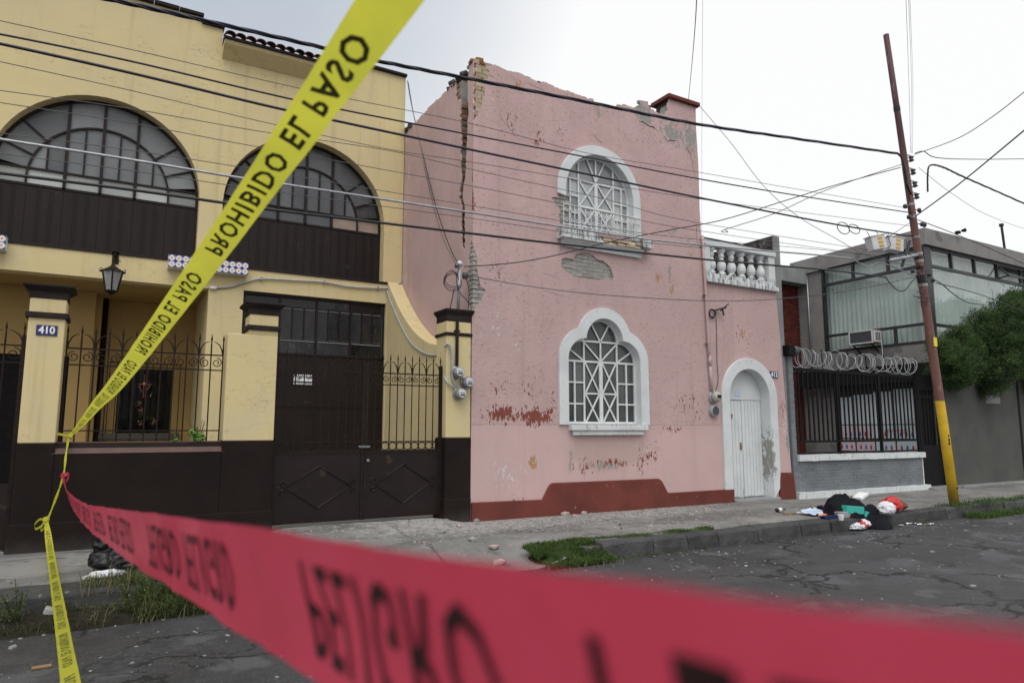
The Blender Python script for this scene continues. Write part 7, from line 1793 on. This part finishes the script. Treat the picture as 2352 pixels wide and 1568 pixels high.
# ================================================================== barrier tapes
def ribbon_path(P, n):
    """P: (px, py, depth, width scale, roll) -> dense samples of centre, with 1/depth interpolated"""
    C = smooth_path([PD(x, y, d) for x, y, d, *_ in P], n); S = smooth_path([(s_, r, 0) for *_, s_, r in P], n)
    return C, S
def tape(name, P, width, mt, ink, label, body, period, cap, adv, wdir=None, side=1, n=24, bold=.004, s_off=0, starts=None):
    C, S = ribbon_path(P, n)
    L = [0.0]
    for a, b in zip(C, C[1:]): L.append(L[-1] + (b - a).length)
    A = []
    for i, c in enumerate(C):
        t = (C[min(i + 1, len(C) - 1)] - C[max(i - 1, 0)]).normalized(); view = (c - CAM).normalized()
        w = wdir if wdir else t.cross(view)
        w = (w - t * w.dot(t)).normalized(); w = Matrix.Rotation(S[i].y, 3, t) @ w
        nn_ = t.cross(w).normalized()
        if nn_.dot(view) > 0: nn_ = -nn_
        A.append((c, w * width * S[i].x, nn_))
    K = 6
    def surf(i, v):
        c, w, nn_ = A[i]; q = L[i]; rp = noise.noise((q * 7, v * 1.6, 3)) * .05 + noise.noise((q * 23, v * 3, 9)) * .02; return c + w * v * (1 + .03 * noise.noise((q * 5, 1, 1))) + nn_ * (.10 * (v * v - .25) + rp) * w.length
    m = MB(); m.add([surf(i, k / K - .5) for i in range(len(A)) for k in range(K + 1)], [(i * (K + 1) + k, i * (K + 1) + k + 1, (i + 1) * (K + 1) + k + 1, (i + 1) * (K + 1) + k) for i in range(len(A) - 1) for k in range(K)])
    t_ = thing(name, A[0][0], label, 'barrier tape'); part('band', m, M[mt], t_, True)
    vs_, fs = text_mesh(body, 1.0, bold, 1.0, 2, 'LEFT', 1.2)
    x0 = min(p.x for p in vs_); x1 = max(p.x for p in vs_); y0 = min(p.y for p in vs_); y1 = max(p.y for p in vs_)
    bm = bmesh.new(); bv = [bm.verts.new(((p.x - x0) / (x1 - x0) * adv, (p.y - y0) / (y1 - y0), 0)) for p in vs_]
    for f in fs:
        try: bm.faces.new([bv[i] for i in f])
        except ValueError: pass
    x = .012
    while x < adv: bmesh.ops.bisect_plane(bm, geom=bm.verts[:] + bm.edges[:] + bm.faces[:], plane_co=(x, 0, 0), plane_no=(1, 0, 0), dist=1e-6); x += .012
    for yy in (.25, .5, .75): bmesh.ops.bisect_plane(bm, geom=bm.verts[:] + bm.edges[:] + bm.faces[:], plane_co=(0, yy, 0), plane_no=(0, 1, 0), dist=1e-6)
    bm.verts.ensure_lookup_table(); bm.verts.index_update()
    base = [v.co.copy() for v in bm.verts]; bf_ = [tuple(v.index for v in f.verts) for f in bm.faces]; bm.free()
    ivs = sorted((min(base[i].x for i in f), max(base[i].x for i in f), f) for f in bf_); words = [[]]; xe = 0
    for a_, b_, f in ivs:
        if a_ > xe + .030 and words[-1]: words.append([])
        words[-1].append(f); xe = max(xe, b_)
    def at(s_, v):
        lo = 0; hi = len(L) - 1
        while hi - lo > 1:
            mi = (lo + hi) // 2
            if L[mi] <= s_: lo = mi
            else: hi = mi
        f = (s_ - L[lo]) / max(1e-6, L[hi] - L[lo]); q = surf(lo, v).lerp(surf(hi, v), f); nn_ = A[lo][2].lerp(A[hi][2], f)
        return q + nn_ * .0016
    if starts is None:
        starts = []
        while s_off + adv < L[-1]: starts.append(s_off); s_off += period
    for s_ in starts:
        P3 = [at(s_ + p.x, side * (p.y - .5) * cap / width) for p in base]
        for wf in words:
            m = MB(); ids = sorted({i for f in wf for i in f}); mp = {i: k for k, i in enumerate(ids)}
            m.add([P3[i] for i in ids], [tuple(mp[i] for i in f) for f in wf]); part('lettering', m, M[ink], t_)
    return t_, C
U0, U1 = (159, 1003, 8.5), (108, 1195, 8.0)
tape('yellow_tape', [(159, 1003, 8.5, .35, .3), (185, 975, 6.6, .75, .2), (222, 930, 4.8, .95, .1), (269, 878, 3.45, 1, 0), (437, 651, 2.10, 1, .1), (640, 365, 1.45, 1, .1), (894, 0, .965, 1, .05), (1010, -170, .83, 1, 0), (1130, -350, .72, 1, 0)], .075, 'tape_yellow', 'tape_ink', 'yellow barrier tape rising from the iron railing past the arched windows', 'PROHIBIDO EL PASO', 1.24, .048, 1.05, None, -1, 24, .026, .798)
tape('yellow_tape', [(106, 1196, 8.0, .5, .3), (110, 1225, 7.8, .85, .2), (116, 1269, 7.4, .95, .1), (126, 1335, 6.0, 1, .2), (138, 1411, 4.7, 1, .0), (150, 1490, 3.7, 1, .2), (162, 1567, 3.05, 1, .1), (180, 1690, 2.4, 1, 0), (200, 1820, 1.95, 1, 0)], .075, 'tape_yellow', 'tape_ink', 'yellow barrier tape hanging down over the weeds to the road', 'PROHIBIDO EL PASO', 1.16, .046, .95, None, -1, 20, .018, .2)
RW = (-UPV + RGT * .12).normalized()
L_RED = 9.467
tape('red_tape', [(146, 1091, 8.2, .45, .4), (147, 1105, 7.6, .7, .3), (153, 1130, 5.6, .9, .15), (170, 1158, 3.7, 1, .05), (201, 1186, 2.6, 1, 0), (240, 1206, 1.82, 1, 0), (288, 1228, 1.34, 1, 0), (360, 1257, 1.0, 1, 0), (432, 1286, .81, 1, 0), (576, 1342, .575, 1, 0), (760, 1424, .415, 1, 0), (1000, 1530, .302, 1, 0), (1500, 1732, .197, 1, 0), (2000, 1930, .146, 1, 0), (2352, 2073, .122, 1, 0), (2900, 2290, .098, 1, 0)], .1, 'tape_red', 'tape_ink_red', 'red danger tape stretched low from the railing towards the kerb', 'PELIGRO', .31, .066, .243, RW, 1, 30, .006, 0, [L_RED - .76 * k + d for k in range(11) for d in (0, .304)])
# knots and the twisted string between them
kn = thing('tape_knot', PD(*U0), 'yellow tape knot and twisted strand tied to the iron railing', 'tape knot')
st = smooth_path([PD(159, 1000, 8.5), PD(152, 1040, 8.3), PD(146, 1090, 8.15), PD(130, 1140, 8.08), PD(108, 1196, 8.0)], 8)
m = MB(); m.tube([p + V((0, 0, 0)) for p in st], [.007 + .007 * abs(math.sin(i * .45)) for i in range(len(st))], 5); part('strand', m, M['tape_yellow'], kn)
m = blob(PD(159, 1002, 8.5), (.025, .025, .03), 3, .4, 3, 3, 1); part('knot', m, M['tape_yellow'], kn)
m = MB(); a, b = PD(155, 1000, 8.45), PD(130, 995, 8.4); m.add([a + V((0, 0, .01)), a - V((0, 0, .01)), b - V((0, 0, .02)), b + V((0, 0, .015))], [(0, 1, 2, 3)]); part('tail', m, M['tape_yellow'], kn)
k2_ = thing('tape_knot', PD(*U1), 'yellow tape knot with looped ends above the weeds', 'tape knot')
part('knot', blob(PD(106, 1194, 8.0), (.03, .03, .035), 4, .4, 3, 3, 1), M['tape_yellow'], k2_)
for pts in ([(104, 1194), (92, 1192), (80, 1203), (82, 1214), (94, 1208), (103, 1196)], [(104, 1196), (98, 1205), (93, 1216), (98, 1216), (105, 1203)]):
    Q = smooth_path([PD(x, y, 7.99 - .02 * i) for i, (x, y) in enumerate(pts)], 5); m = MB(); o = V((.0, -.004, .0)) + UPV * .018
    m.add([q + s_ * o * .8 for q in Q for s_ in (-1, 1)], [(2 * i, 2 * i + 1, 2 * i + 3, 2 * i + 2) for i in range(len(Q) - 1)]); part('loop', m, M['tape_yellow'], k2_)
rk = thing('tape_knot', PD(146, 1091, 8.15), 'crumpled red tape end tied to the yellow strand', 'tape knot')
Q = [PD(x, y, 8.14) for x, y in ((139, 1096), (143, 1088), (150, 1090), (157, 1087), (158, 1096), (153, 1104))]
m = MB(); n_ = len(Q); m.add([q + UPV * (.02 * s_) + RGT * (.006 * s_ * math.sin(i * 2)) - FWD * (.02 * math.sin(i * 1.7 + s_)) for i, q in enumerate(Q) for s_ in (-1, 0, 1)], [(3 * i + k, 3 * i + k + 1, 3 * i + k + 4, 3 * i + k + 3) for i in range(n_ - 1) for k in (0, 1)]); part('loose_end', m, M['tape_red'], rk, True)
part('knot', blob(PD(145, 1093, 8.15), (.022, .02, .026), 9, .6, 2.5, 3, 1), M['tape_red'], rk, True)
